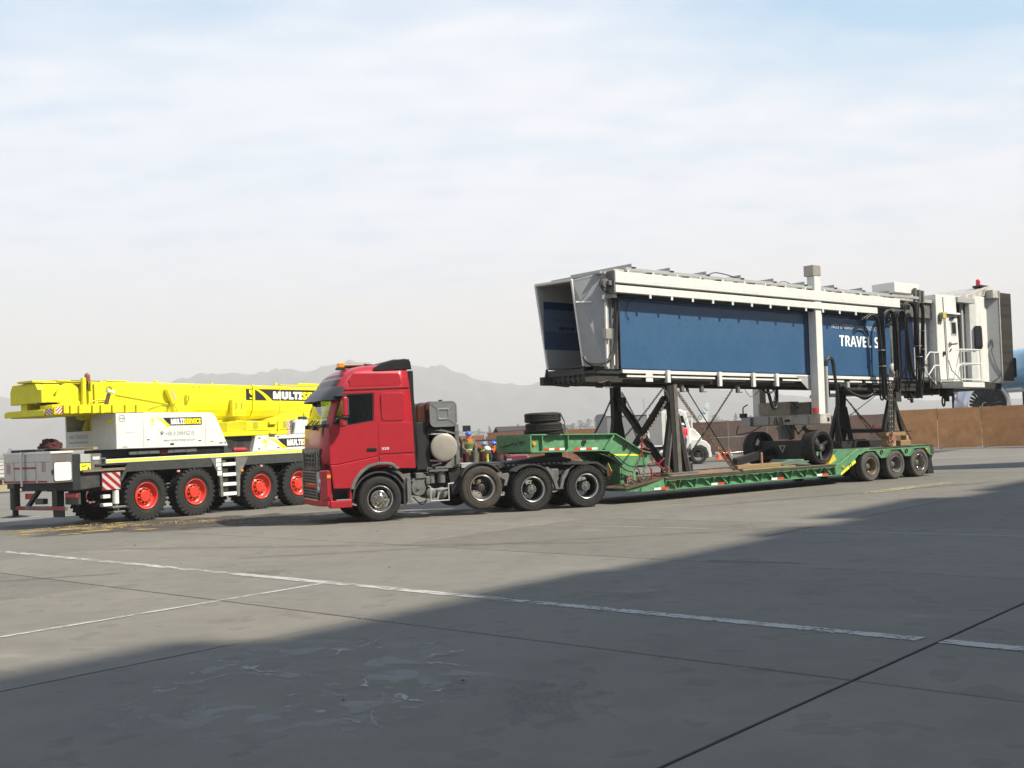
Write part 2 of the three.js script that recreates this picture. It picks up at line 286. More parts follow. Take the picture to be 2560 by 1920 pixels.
single('dry_grass', 'flat dry tan grass beyond the apron at the far left', null, M([.42, .34, .20], .95, 0, { map: tex(256, (u, v) => { const k = .82 + .3 * per(u, v, 20, 4); return [k, k * .97, k * .9]; }, true, .12) }), [PY([[-120, -58], [-18, -51.5], [-14, -66], [-20, -92], [-120, -98]], -.04, -.022)], WORLD, [0, 0, 0], null, 'structure');

// ---------- hills ----------
{
  const ridge = [[-1900, 150], [-1400, 170], [-1150, 150], [-1050, 118], [-985, 98], [-930, 80], [-850, 78], [-760, 92], [-670, 121], [-640, 131], [-600, 139], [-520, 140], [-440, 139.5], [-384, 145], [-290, 150], [-215, 149], [-190, 143], [-150, 135], [-137, 133], [-100, 121], [-60, 107], [-10, 96], [40, 92], [75, 97], [108, 103], [150, 106], [220, 100], [320, 84], [450, 60], [600, 40], [800, 26], [1100, 20], [1900, 14]];
  const hAt = (x) => { let i = 1; while (i < ridge.length - 1 && ridge[i][0] < x) i++; const [x0, a] = ridge[i - 1], [x1, b] = ridge[i]; return lerp(a, b, sstep(0, 1, (x - x0) / (x1 - x0)) * .5 + .5 * clamp((x - x0) / (x1 - x0))); };
  const NX = 380, NZ = 26, pos = [], idx = [];
  for (let j = 0; j <= NZ; j++) for (let i = 0; i <= NX; i++) {
    const x = -1900 + 3800 * i / NX, t = j / NZ, z = -1750 - t * 1000, s = t < .75 ? sstep(-.05, .75, t) : 1 - .5 * sstep(.75, 1, t);
    const gul = fbm2(x * .011, z * .004, 5), h = hAt(x * (t < .75 ? lerp(.85, 1, t / .75) : 1)) * s * (1 + (t < .7 ? .34 : .03) * gul * (1 - s * .6)) + (s > .9 ? 2.2 * fbm2(x * .06, 3, 3) : 0);
    pos.push(x, Math.max(h, -.2) - (j === 0 ? 3 : 0), z);
  }
  for (let j = 0; j < NZ; j++) for (let i = 0; i < NX; i++) { const a = j * (NX + 1) + i, b = a + NX + 1; idx.push(a, b, a + 1, a + 1, b, b + 1); }
  const g = new THREE.BufferGeometry(); g.setAttribute('position', new THREE.Float32BufferAttribute(pos, 3)); g.setIndex(idx); g.computeVertexNormals();
  const h = shade(new THREE.Mesh(g, M([.10, .095, .085], 1))); h.name = 'hills'; scene.add(h); tag(h, 'hazy grey mountain ridge behind the vehicles', null, null, 'structure');
}
// ---------- far trees ----------
function tree(x, z, h, w, label, kind, seed) {
  const t = thing('tree', label, 'tree', spot(x, z), [0, 0, 0], 'hazy trees beyond the apron'), r = mulberry(seed), leaves = [], tr = [C([0, -.1, 0], [0, h * .55, 0], h * .028, 7, h * .014)];
  for (let i = 0; i < 5; i++) { const a = r() * 6.3, y = h * (.3 + .3 * r()); tr.push(C([0, y, 0], [Math.cos(a) * w * .32, y + h * .16, Math.sin(a) * w * .32], h * .012, 5, h * .005)); }
  part(t, 'trunk', M([.07, .055, .04], .9), tr);
  const clumps = []; for (let i = 0; i < 15; i++) { const u = i / 14, y = kind === 'poplar' ? h * (.18 + .8 * u) : h * (.3 + .62 * u), rr = kind === 'poplar' ? w * .42 * Math.sin(Math.PI * clamp(u * .85 + .12)) : w * .5 * Math.sqrt(clamp(1 - (2 * u - .8) ** 2 * .8, .05)), a = r() * 6.3, d = rr * Math.sqrt(r()) * .8; clumps.push([Math.cos(a) * d, y, Math.sin(a) * d, rr * (.35 + .3 * r()) + h * .04]); }
  for (const c of clumps) for (let i = 0; i < 46; i++) {
    const d = V(r() - .5, r() - .5, r() - .5).normalize().multiplyScalar(c[3] * Math.cbrt(r())), s = h * (.02 + .022 * r());
    leaves.push(new THREE.PlaneGeometry(s, s * 1.4).rotateX(r() * 6.3).rotateY(r() * 6.3).translate(c[0] + d.x, c[1] + d.y * .9, c[2] + d.z));
  }
  part(t, 'crown', M([.055, .065, .04], .9), leaves);
}
const k8 = 800 / 320;
[[-9.2, 2.85, 'poplar', 4, 'slim hazy tree above the workers, left of the others'], [-6.45, 3.39, 'poplar', 3.4, 'tall slender hazy tree above the orange hoarding'], [-3.9, 3.19, 'round', 6, 'rounded hazy tree right of the slender one'], [-1.9, 2.4, 'round', 7.5, 'low wide hazy tree left of the spare tyres'], [.96, 3.64, 'poplar', 4.2, 'tall hazy tree close to the left of the spare tyres'], [2.46, 3.19, 'round', 5.5, 'hazy tree half hidden by the spare tyres'], [15.6, 3.3, 'round', 6, 'low hazy tree just right of the spare tyres'], [17.42, 4.0, 'round', 7, 'hazy tree beside the low grey building'], [19.5, 4.3, 'round', 8, 'hazy bushy tree second from the black post'], [21.65, 4.8, 'poplar', 7, 'tall hazy tree left of the chain on the gooseneck'], [24.1, 5.06, 'round', 9, 'dense hazy tree nearest the black post'], [28, 4.6, 'round', 9, 'hazy tree seen between the black braces'], [52.9, 3.9, 'round', 8.6, 'rounded hazy tree right of the tail fin'], [58.2, 3.95, 'poplar', 4.6, 'hazy tree near the white bogie box'], [62, 3.3, 'round', 5, 'low hazy tree beside the far bogie wheel'], [-132.3, 3.04, 'poplar', 7, 'hazy tree at the left edge under the crane tail'], [-137, 2.6, 'round', 8, 'low hazy tree at the very left edge'], [-127.5, 2.3, 'round', 6, 'low hazy tree right of the left edge']].forEach(([x, y, kind, w, label], i) => tree(x * k8, -800, 2 + (y - 2) * k8 + .2, w * .85, label, kind, 100 + i));
{ // ragged low scrub that fills the line between the single trees
  const g = [], r = mulberry(300);
  for (let i = 0; i < 5200; i++) { const x = (r() * 480 - 190), m = fbm2(x * .03, 7, 3), h = 2.2 + 2.4 * Math.max(0, m + .25), s = .35 + .4 * r(); if (x > -150 && x < -40 && r() < .6) continue; g.push(new THREE.PlaneGeometry(s, s * 1.3).rotateX(r() * 6.3).rotateY(r() * 6.3).translate(x, h * Math.sqrt(r()), -830 - r() * 8)); }
  single('treeline', 'low hazy scrub along the far edge of the airfield', null, M([.06, .065, .045], .95), g, WORLD, [0, 0, 0], null, 'stuff');
}
// ---------- plywood hoarding ----------
{
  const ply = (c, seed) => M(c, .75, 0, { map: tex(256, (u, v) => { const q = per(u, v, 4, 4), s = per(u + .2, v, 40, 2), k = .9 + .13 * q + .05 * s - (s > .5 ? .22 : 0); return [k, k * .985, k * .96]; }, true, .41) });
  const tones = { warm: [ply([.74, .37, .155], 1), ply([.78, .40, .17], 2), ply([.70, .35, .145], 3)], grey: [ply([.36, .235, .17], 4), ply([.40, .265, .195], 5)], orange: [ply([.52, .24, .12], 6), ply([.42, .20, .13], 7)] };  // grey: boards darkened in colour for the shade on the middle run
  const post = M([.58, .50, .36], .8, 0, { map: grain });
  const run = (label, a, b, h, ts, hs) => {
    const len = Math.hypot(b[0] - a[0], b[1] - a[1]), th = Math.atan2(-(b[1] - a[1]), b[0] - a[0]) / RAD, n = Math.round(len / 2.4), w = len / n;
    const t = thing('plywood_hoarding', label, 'fence', spot(a[0], a[1], th)), r = mulberry(len * 100 | 0);
    for (let i = 0; i < n; i++) { part(t, 'panel', ts[Math.floor(r() * ts.length)], [X(i * w + .012, (i + 1) * w - .012, .02 + (hs ?? 0), h + (r() - .5) * .02, -.02 + (r() - .5) * .012, .0)]); if (i) part(t, 'batten', post, [X(i * w - .028, i * w + .028, h - .62, h + .05, .004, .035)]); if (i) part(t, 'foot', mt.white, [X(i * w - .2, i * w + .2, -.03, .07, .02, .3)]); }
    each(t, 'brace', post, Array.from({ length: n }, (_, i) => bar([i * w, .0, -1.1], [i * w, h - .2, -.03], .07)));
  };
  run('brown plywood hoarding at the right before the aircraft engine', [21.6, -69.2], [42, -52.5], 2.2, tones.warm);
  run('plywood hoarding behind the white truck, shade put into its greyish brown boards', [8.4, -74.4], [21.4, -69.4], 2.02, tones.grey);
  run('orange brown plywood hoarding behind the spare tyres', [-1.7, -77.2], [8.2, -74.6], 1.93, tones.orange);
  run('lower orange plywood hoarding behind the workers', [-16, -79], [-1.9, -77.3], 1.80, tones.orange.slice(0, 1));
}
// ---------- terminal buildings that shade the foreground ----------
{
  const fr = { o: V(17.3, 0, -12.4), th: 51.3, pitch: 0 }; fr.w = (x, y, z) => V(x, y, z).applyAxisAngle(V(0, 1, 0), fr.th * RAD).add(fr.o);
  const t = thing('terminal_building', 'tall grey terminal whose roof edge shades the apron, outside the picture', 'building', fr);
  part(t, 'wall', M([.74, .73, .71], .7, 0, { map: grime }), [X(-75, 46, 0, 16.9, 0, 24)]);
  part(t, 'roof', M([.30, .30, .31], .8), [X(-75.4, 46.4, 16.9, 17.5, .01, 24.4)]);
  for (const [x0, x1, h] of [[-75, -7.6, 1.0], [-4.2, -1.5, .3], [3.5, 5.6, .5], [7.4, 13.2, 1.15], [15.5, 46, .62]]) part(t, 'parapet', M([.5, .5, .5], .8), [X(x0, x1, 17.5, 17.5 + h, .02, .5)]);
  for (let i = 0; i < 20; i++) for (const y of [2, 9]) { const w = part(t, 'window', M([.60, .60, .60], .5, .2), [X(-73 + i * 6, -68.2 + i * 6, y, y + 4.2, -.08, -.01)]); part(w, 'pane', M([.30, .33, .35], .1, .3), [X(-72.85 + i * 6, -68.35 + i * 6, y + .15, y + 4.05, -.11, -.085)]); }
  const f2 = spot(20.6, -41.7, 1);
  const b = thing('boarding_bridge', 'parked grey boarding bridge outside the right edge of the picture', 'boarding bridge', f2);
  part(b, 'tunnel', mt.lightGrey, [X(0, 42, 4.4, 7.2, -1.6, 1.6, .08)]); part(b, 'pillar', mt.midGrey, [X(8, 8.6, 0, 4.4, -1.5, -1), X(8, 8.6, 0, 4.4, 1, 1.5), X(7.8, 8.8, .2, 1.2, -1.8, 1.8)]); part(b, 'pillar', mt.midGrey, [X(36, 37, 0, 4.4, -.5, .5)]);
}
// ---------- wheels ----------
// tyre profile as (radius, z) with the outer face towards +z and z = 0 at the middle
function tyreGeo(R, r, w, tread = 0, blocks = 0, seg = 56) {
  const h = w / 2, p = [[r * .97, -h * .72], [r * 1.03, -h * .86], [lerp(r, R, .45), -h], [lerp(r, R, .8), -h * .97], [R - .022, -h * .86], [R - .004, -h * .72], [R, -h * .6]];
  const grooves = [-.3, 0, .3], mid = []; for (const q of grooves) mid.push([R, h * (q - .055)], [R - .013, h * (q - .045)], [R - .013, h * (q + .045)], [R, h * (q + .055)]);
  const q = p.map(([a, z]) => [a, -z]).reverse(), list = [LA([...p, ...mid, ...q], seg)];
  for (const s of [-1, 1]) list.push(LA([[lerp(r, R, .3), s * h * .955], [lerp(r, R, .32), s * (h + .005)], [lerp(r, R, .36), s * (h + .005)], [lerp(r, R, .38), s * h * .99]], seg));
  for (let i = 0; i < blocks; i++) for (const s of [-1, 1]) { const a = (i + (s > 0 ? .5 : 0)) / blocks * 2 * Math.PI; list.push(B(R * 2 * Math.PI / blocks * .52, tread * 2, h * .62, 0, R - .002, s * h * .66, 0, 0, s * .28, 0).rotateZ(a), B(R * 2 * Math.PI / blocks * .42, .07, .02, 0, R - .055, s * h * .93, 0, s * .3, 0, 0).rotateZ(a)); }
  return join(list);
}
const nutsAt = (n, rad, z, r = .016, len = .03) => Array.from({ length: n }, (_, i) => { const a = i / n * 2 * Math.PI + .2; return C([rad * Math.cos(a), rad * Math.sin(a), z], [rad * Math.cos(a), rad * Math.sin(a), z + len], r, 6); });
function wheel(tyreMat, tg, parts) {                           // parts: [name, material, geometries]
  const w = new THREE.Group(); w.name = 'wheel'; part(w, 'tyre', tyreMat, [tg.clone()]); for (const [n, m, g] of parts) part(w, n, m, g); return w;
}
function setWheel(parent, proto, x, y, z, far = false, spin = 0, label) { const w = proto.clone(); w.position.set(x, y, z); w.rotation.set(0, far ? Math.PI : 0, 0); w.children.forEach((c) => c.rotation.z = spin); if (label) w.userData.label = label; parent.add(w); return w; }
const disc = (r0, r1, z, t = .012, holes = 0, rad = 0, hr = .03) => { const s = new THREE.Shape(); s.absarc(0, 0, r1, 0, 7, false); if (r0) { const h = new THREE.Path(); h.absarc(0, 0, r0, 0, 7, true); s.holes.push(h); } for (let i = 0; i < holes; i++) { const a = i / holes * 2 * Math.PI, h = new THREE.Path(); h.absellipse(rad * Math.cos(a), rad * Math.sin(a), hr, hr, 0, 7, true); s.holes.push(h); } return new THREE.ExtrudeGeometry(s, { depth: t, bevelEnabled: false, curveSegments: 20 }).translate(0, 0, z); };

// ---------- red tractor unit ----------
const truck = thing('tractor_unit', 'dark red tractor truck with high sleeper cab pulling the green trailer', 'truck', TRACTOR);
{
  const t = truck, rx0 = .26, rz0 = .46;
  // plan of the cab at a height: straight sides, rounded front corners, slightly bowed front
  const lev = [[1.20, -1.26, .90, 1.21], [1.30, -1.30, .915, 1.225], [1.62, -1.315, .91, 1.25], [2.0, -1.30, .905, 1.255], [2.28, -1.27, .90, 1.255], [2.6, -1.19, .89, 1.245], [2.95, -1.08, .875, 1.235], [3.1, -1.03, .865, 1.23], [3.25, -.965, .855, 1.215], [3.42, -.85, .845, 1.185], [3.56, -.70, .84, 1.13], [3.66, -.48, .82, 1.02], [3.715, -.2, .78, .86], [3.735, .05, .70, .6]];
  const at = (y) => { let i = 1; while (i < lev.length - 1 && lev[i][0] < y) i++; const a = lev[i - 1], b = lev[i], k = clamp((y - a[0]) / (b[0] - a[0])); return [lerp(a[1], b[1], k), lerp(a[2], b[2], k), lerp(a[3], b[3], k)]; };
  const plan = (y, off = 0, from = 0, to = 1) => {                // ring of points from the near rear round the front to the far rear
    const [xf, xr, hw] = at(y), rx = rx0, rz = Math.min(rz0, hw * .5), pts = [], half = [];
    half.push([xr + off * .2, hw + off]); for (let i = 1; i < 6; i++) half.push([lerp(xr, xf + rx, i / 6), hw + off]);
    for (let i = 0; i <= 7; i++) { const a = i / 7 * Math.PI / 2; half.push([xf + rx - (rx + off) * Math.sin(a) * 1, hw - rz + (rz + off) * Math.cos(a)]); }
    half.push([xf - off - .025, (hw - rz) * .55]);
    pts.push(...half, [xf - off - .035, 0], ...half.slice().reverse().map(([x, z]) => [x, -z]));
    const n = pts.length - 1; return pts.slice(Math.round(from * n), Math.round(to * n) + 1);
  };
  const skin = (ys, off, from = 0, to = 1, caps = false, offs) => {
    const rings = ys.map((y, i) => plan(y, offs ? offs[i] : off, from, to).map(([x, z]) => [x, y, z])), pos = [], idx = [], n = rings[0].length;
    rings.forEach((r) => r.forEach((p) => pos.push(...p)));
    for (let j = 0; j < rings.length - 1; j++) for (let i = 0; i < n - (caps ? 0 : 1); i++) { const a = j * n + i, b = j * n + (i + 1) % n, c = a + n, d = b + n; idx.push(a, c, b, b, c, d); }
    if (caps) { for (const [j, flip] of [[0, 1], [rings.length - 1, 0]]) { const c = pos.length / 3, r = rings[j]; pos.push(r.reduce((s, p) => s + p[0], 0) / n, r[0][1], 0); for (let i = 0; i < n; i++) { const a = j * n + i, b = j * n + (i + 1) % n; flip ? idx.push(c, a, b) : idx.push(c, b, a); } } }
    const g = new THREE.BufferGeometry(); g.setAttribute('position', new THREE.Float32BufferAttribute(pos, 3)); g.setAttribute('uv', new THREE.Float32BufferAttribute(new Float32Array(pos.length / 3 * 2), 2)); g.setIndex(idx); g.computeVertexNormals(); return g;
  };
  const thick = (g, d) => { const q = g.clone(), p = q.attributes.position, n = q.attributes.normal; for (let i = 0; i < p.count; i++) p.setXYZ(i, p.getX(i) - n.getX(i) * d, p.getY(i) - n.getY(i) * d, p.getZ(i) - n.getZ(i) * d); return [g, q]; };
  const win = [[-1.0, 2.33], [-.80, 3.0], [-.07, 3.02], [-.09, 2.40], [-.70, 2.31]];
  const ev = new Evaluator(); ev.useGroups = false; ev.attributes = ['position', 'normal', 'uv'];
  const br = (g) => { const b = new Brush(g); b.updateMatrixWorld(); return b; };
  const ys = [1.28, ...lev.slice(2).map((l) => l[0])];
  let shell = br(skin(ys, 0, 0, 1, true));
  const inner = [1.34, ...ys.slice(1, -2)];
  shell = ev.evaluate(shell, br(skin(inner, -.055, 0, 1, true)), SUBTRACTION);
  shell = ev.evaluate(shell, br(PR(win, -1.6, 1.6)), SUBTRACTION);
  shell = ev.evaluate(shell, br(PR([[-2, 2.34], [-1.07, 2.34], [-.93, 2.93], [-2, 2.93]], -1.12, 1.12)), SUBTRACTION);
  const cab = new THREE.Group(); cab.name = 'cab'; t.add(cab);
  part(cab, 'shell', mt.red, [shell.geometry, PR([[.05, 1.55], [.05, 1.37], [.35, 1.34], [.52, 1.23], [.925, 1.21], [.915, 1.55]], 1.12, 1.25, .008), PR([[.05, 1.55], [.05, 1.37], [.35, 1.34], [.52, 1.23], [.925, 1.21], [.915, 1.55]], -1.25, -1.12, .008)]);
  part(cab, 'floor', mt.black, [X(-1.25, .85, 1.3, 1.38, -1.15, 1.15)]);
  part(cab, 'rubber_seal', mt.black, [PR(win.map(([x, y]) => [(x + .53) * 1.035 - .53, (y - 2.66) * 1.05 + 2.66]), 1.225, 1.262, 0, [win])]);
  part(cab, 'side_window', mt.glassDark, [PR(win, 1.222, 1.228)]); part(cab, 'side_window', mt.glassDark, [PR(win, -1.228, -1.222)]);
  part(cab, 'windscreen', mt.glass, [skin([2.33, 2.5, 2.7, 2.94], -.02, 7 / 29, 22 / 29)]);
  part(cab, 'roof_panel', mt.plastic, thick(skin([3.24, 3.35, 3.46, 3.57], .006, 9 / 29, 20 / 29), .004));
  part(cab, 'sun_visor', M([.025, .025, .027], .42), thick(skin([2.90, 3.0, 3.1, 3.21], 0, 6 / 29, 23 / 29, false, [.20, .17, .11, .02]), .008));
  part(cab, 'pillar_trim', mt.black, [bar([-1.24, 2.30, 1.08], [-.86, 2.3, 1.258], .09, .03), skin([2.26, 2.345], .006, 8 / 29, 21 / 29)]);
  const seat = (z) => [B(.5, .14, .5, -.45, 1.95, z, .05), B(.14, .72, .5, -.2, 2.3, z, .05, 0, 0, -.15), B(.1, .2, .28, -.14, 2.74, z, .04)];
  part(cab, 'seat', mt.dark, [seat(.62), seat(-.62)]); part(cab, 'dashboard', mt.black, [X(-1.25, -.95, 1.8, 2.27, -1.1, 1.1, .05), new THREE.TorusGeometry(.22, .016, 6, 20).rotateY(-1.2).translate(-.78, 2.3, .62)]);
  // door skin: proud sheet with its joint lines, pressing and handle
  const door = part(t, 'door', mt.red, [PR([[-1.135, 1.40], [-1.14, 2.26], [-1.01, 2.335], [-.70, 2.285], [-.06, 2.375], [-.03, 3.06], [.03, 3.06], [.035, 2.3], [.02, 1.60], [-.02, 1.545], [-1.0, 1.395]], 1.252, 1.266, .004), PR([[-1.135, 1.385], [-1.0, 1.378], [-.02, 1.53], [.02, 1.58], [.03, 1.40], [-.25, 1.33], [-.5, 1.11], [-.655, .815], [-1.08, .83]], 1.16, 1.285, .02), PR([[-1.05, 2.36], [-1.02, 2.36], [-.835, 3.03], [-.05, 3.04], [-.05, 3.075], [-.865, 3.065]], 1.252, 1.268, .003)]);
  const hd = part(door, 'handle', mt.plastic, [X(-.255, -.015, 1.655, 1.745, 1.262, 1.278, .012), X(-.22, -.06, 1.69, 1.715, 1.278, 1.292)]);
  part(t, 'door', mt.red, [PR([[-1.135, 1.385], [-1.0, 1.378], [-.02, 1.53], [.03, 1.40], [-.25, 1.33], [-.5, 1.11], [-.655, .815], [-1.08, .83]], -1.285, -1.16, .02)]);
  const rr = (x0, x1, y0, y1, r) => { const p = []; for (const [cx, cy, a0] of [[x1 - r, y1 - r, 0], [x0 + r, y1 - r, 1], [x0 + r, y0 + r, 2], [x1 - r, y0 + r, 3]]) for (let i = 0; i <= 4; i++) { const a = (a0 + i / 4) * Math.PI / 2; p.push([cx + r * Math.cos(a), cy + r * Math.sin(a)]); } return p; };
  part(t, 'side_panel', mt.red, [PR(rr(.13, .72, 2.36, 3.03, .1), 1.24, 1.268, .012), PR([[.05, 1.60], [.05, 2.31], [.885, 2.31], [.893, 1.60]], 1.25, 1.262, .004), PR([[-.60, 3.19], [-.62, 3.35], [-.5, 3.52], [.62, 3.5], [.68, 3.24], [.6, 3.19]], 1.165, 1.226, .02)]);
  each(t, 'gutter', mt.redDark, [bar([-.86, 3.13, 1.235], [.85, 3.145, 1.235], .025, .02)]);
  { const m = new THREE.MeshStandardMaterial({ roughness: .35, alphaTest: .5 }); m.map = canvasMap(512, 160, (x, w, h) => { x.clearRect(0, 0, w, h); x.font = 'bold 150px sans-serif'; x.textAlign = 'center'; x.textBaseline = 'middle'; x.fillStyle = '#d9d4d2'; x.setTransform(1.5, 0, 0, 1, 0, 0); x.fillText('520', w / 3, h / 2 + 6); }); part(t, 'number', m, [SH(.25, .085, (g) => g.translate(.20, 1.715, 1.2665))]); }
  // front
  const gr = part(t, 'grille', mt.black, [skin([1.30, 1.78], .012, 10.5 / 29, 18.5 / 29)]);
  part(gr, 'bars', mt.midGrey, [...[1.34, 1.44, 1.54, 1.64].map((y) => skin([y, y + .03], .035, 11 / 29, 18 / 29)), ...[-.7, -.35, 0, .35, .7].map((z) => X(-1.385, -1.35, 1.3, 1.72, z - .02, z + .02))]);
  part(gr, 'surround', mt.frameGrey, [...thick(skin([1.68, 1.775], .05, 10.5 / 29, 18.5 / 29), .03), ...thick(skin([1.265, 1.33], .05, 10.5 / 29, 18.5 / 29), .03), X(-1.37, -1.27, 1.27, 1.77, .80, .90, .02), X(-1.37, -1.27, 1.27, 1.77, -.90, -.80, .02)]);
  const bp = (s) => [[-1.12, 1.235 * s], [-1.22, 1.235 * s], [-1.33, 1.10 * s], [-1.39, .84 * s], [-1.41, .5 * s]];
  part(t, 'bumper', mt.red, [PY([...bp(1), [-1.42, 0], ...bp(-1).reverse(), [-1.12, -1.0], [-1.12, 1.0]], .43, .58, .02), PY([[-1.13, 1.255], [-1.22, 1.25], [-1.33, 1.12], [-1.35, 1.02], [-1.2, 1.0], [-1.13, 1.0]], .56, 1.27, .025), PY([[-1.13, -1.255], [-1.22, -1.25], [-1.33, -1.12], [-1.35, -1.02], [-1.2, -1.0], [-1.13, -1.0]], .56, 1.27, .025), PY([[-1.1, .8], [-1.36, .8], [-1.39, 0], [-1.36, -.8], [-1.1, -.8]], .84, .95, .015)]);
  part(t, 'air_intake', mt.black, [X(-1.36, -1.1, .58, .84, -.85, .85), X(-1.36, -1.1, .95, 1.22, -.85, .85)]);
  part(t, 'intake_bars', mt.frameGrey, [.63, .7, .77, 1.0, 1.07, 1.14].map((y) => X(-1.385, -1.35, y, y + .025, -.83, .83)));
  part(t, 'intake_frame', mt.midGrey, [X(-1.39, -1.32, .57, 1.23, .80, .86, .015), X(-1.39, -1.32, .57, 1.23, -.86, -.80, .015), X(-1.40, -1.34, 1.20, 1.245, -.86, .86, .01)]);
  for (const s of [1, -1]) {
    const hl = part(t, 'headlight', mt.lightGrey, [PY([[-1.16, 1.19 * s], [-1.30, 1.12 * s], [-1.385, .9 * s], [-1.38, .86 * s], [-1.16, .86 * s]], .74, 1.24, .02)]);
    part(hl, 'lens', mt.alu, [new THREE.SphereGeometry(.085, 14, 8).scale(.4, 1, 1).translate(-1.345, .99, 1.02 * s), new THREE.SphereGeometry(.07, 14, 8).scale(.4, 1, 1).translate(-1.36, .82, .98 * s)]);
    part(t, 'side_lamp', mt.orange, [B(.09, .08, .02, -1.18, 1.12, 1.26 * s, .02)]);
  }
  part(t, 'tow_eye', mt.black, [C([-1.2, .62, 1.235], [-1.2, .62, 1.262], .035, 12)]);
  each(t, 'step', mt.red, [X(-1.16, -.645, .375, .55, .98, 1.262, .02), X(-1.14, -1.09, .5, .84, 1.0, 1.2, .02), X(-.70, -.648, .5, .80, .98, 1.25, .015), X(-1.14, -.66, .5, .8, .9, .95), X(-1.16, -.645, .375, .55, -1.262, -.98, .02)]);
  each(t, 'step_tread', mt.alu, [X(-1.02, -.68, .55, .575, 1.08, 1.255, .006), X(-1.02, -.68, .55, .575, -1.255, -1.08, .006)]);
  part(t, 'step_recess', mt.black, [X(-1.1, -.7, .56, .82, .95, 1.0), PR([[-1.15, .84], [-1.15, 1.36], [-1.10, 1.36], [-1.075, .84], [-.66, .82], [-.64, .74], [-1.15, .76]], 1.1, 1.2)]);
  part(t, 'wiper', mt.black, [bar([-1.34, 2.3, .35], [-1.27, 2.42, .85], .02), bar([-1.34, 2.3, -.5], [-1.27, 2.45, .1], .02), B(.07, .09, .14, -1.34, 2.26, .55, .02), B(.07, .09, .1, -1.35, 2.30, -.3, .02)]);
  // mirrors
  const mir = part(t, 'mirror', mt.red, [B(.13, .47, .24, -.80, 2.73, 1.47, .05, 0, .12), B(.13, .20, .22, -.84, 2.36, 1.45, .05, 0, .12)]);
  part(mir, 'mirror_arm', mt.plastic, [TU([[-1.02, 2.36, 1.24], [-.93, 2.45, 1.38], [-.86, 2.47, 1.45]], .022), TU([[-.9, 2.98, 1.22], [-.87, 3.01, 1.36], [-.82, 2.97, 1.45]], .02), B(.30, .05, .22, -.86, 2.985, 1.40, .02), B(.15, .06, .24, -.80, 2.475, 1.47, .02)]);
  part(mir, 'mirror_glass', mt.alu, [B(.01, .40, .2, -.73, 2.73, 1.465, 0, 0, .12), B(.01, .15, .18, -.772, 2.36, 1.447, 0, 0, .12)]);
  const mir2 = part(t, 'mirror', mt.red, [B(.13, .47, .24, -.80, 2.73, -1.47, .05, 0, -.12), B(.13, .20, .22, -.84, 2.36, -1.45, .05, 0, -.12)]);
  part(mir2, 'mirror_arm', mt.plastic, [TU([[-1.02, 2.36, -1.24], [-.93, 2.45, -1.38], [-.86, 2.47, -1.45]], .022), B(.30, .05, .22, -.86, 2.985, -1.40, .02)]);
  // roof
  const bc = part(t, 'beacon', mt.orange, [B(.16, .13, .2, -.66, 3.74, .62, .03)]);
  part(bc, 'beacon_base', mt.black, [B(.2, .05, .24, -.66, 3.66, .62)]);
  each(t, 'light_bar', mt.cream, [B(.72, .07, .9, -.18, 3.76, 0, .03), B(.5, .03, .6, -.1, 3.81, 0, .01)]); part(t, 'aerial', mt.black, [bar([.1, 3.72, .7], [-.1, 3.74, .7], .05)]);
  const fin = [[.0, 3.575], [.03, 3.64], [.22, 3.745], [.5, 3.815], [.80, 3.84], [.90, 3.82], [.935, 3.75], [.955, 3.585], [.82, 3.575], [.1, 3.555]];
  each(t, 'roof_deflector', mt.plastic, [PR(fin, 1.06, 1.15, .02), PR(fin, -1.15, -1.06, .02), PY([[.5, 1.1], [.92, 1.1], [.92, -1.1], [.5, -1.1]], 3.74, 3.83, .01)]);
  each(t, 'rear_seal', mt.plastic, [X(.86, .985, 1.25, 3.55, 1.06, 1.16, .02), X(.86, .985, 1.25, 3.55, -1.16, -1.06, .02), TU([[.99, 1.25, 1.1], [1.03, 1.6, 1.1], [.99, 2.4, 1.1], [.93, 3.5, 1.1]], .035, 40)]);
  // mudguards, arch trim
  const arc = (cx, cy, r0, r1, a0, a1, n = 16, sx = 1) => [...Array.from({ length: n + 1 }, (_, i) => { const a = lerp(a0, a1, i / n) * RAD; return [cx + sx * r1 * Math.cos(a), cy + r1 * Math.sin(a)]; }), ...Array.from({ length: n + 1 }, (_, i) => { const a = lerp(a1, a0, i / n) * RAD; return [cx + sx * r0 * Math.cos(a), cy + r0 * Math.sin(a)]; })];
  const trim = [[-.69, .80], [-.62, .97], [-.53, 1.12], [-.4, 1.25], [-.25, 1.345], [.0, 1.405], [.28, 1.39], [.4, 1.34], [.53, 1.235], [.46, 1.20], [.33, 1.30], [.24, 1.33], [.0, 1.335], [-.2, 1.28], [-.34, 1.19], [-.46, 1.07], [-.55, .93], [-.60, .79]];
  each(t, 'wheel_arch', mt.midGrey, [PR(trim, 1.13, 1.296, .01), PR(trim, -1.296, -1.13, .01)]);
  for (const s of [1, -1]) part(t, 'mudguard', mt.darkGrey, [PR(arc(.03, .53, .62, .66, -5, 178), s > 0 ? .75 : -1.2, s > 0 ? 1.2 : -.75), X(-.2, .62, .5, 1.25, s * .72, s * .76), X(.62, .68, .36, .9, s * .76, s * 1.2)]);
  each(t, 'mudguard_strut', mt.frameGrey, [X(.70, .80, .40, 1.0, 1.10, 1.235, .01), PR([[.34, 1.17], [.5, 1.19], [.62, 1.08], [.80, 1.10], [.80, .92], [.70, .8], [.62, .95], [.5, 1.1]], 1.1, 1.2, .01), X(.69, .82, .39, .44, 1.10, 1.25), X(.70, .80, .40, 1.08, -1.235, -1.10, .01)]);
  // transverse tanks behind the cab
  const sq = rr(1.36, 2.05, 2.17, 2.79, .13);
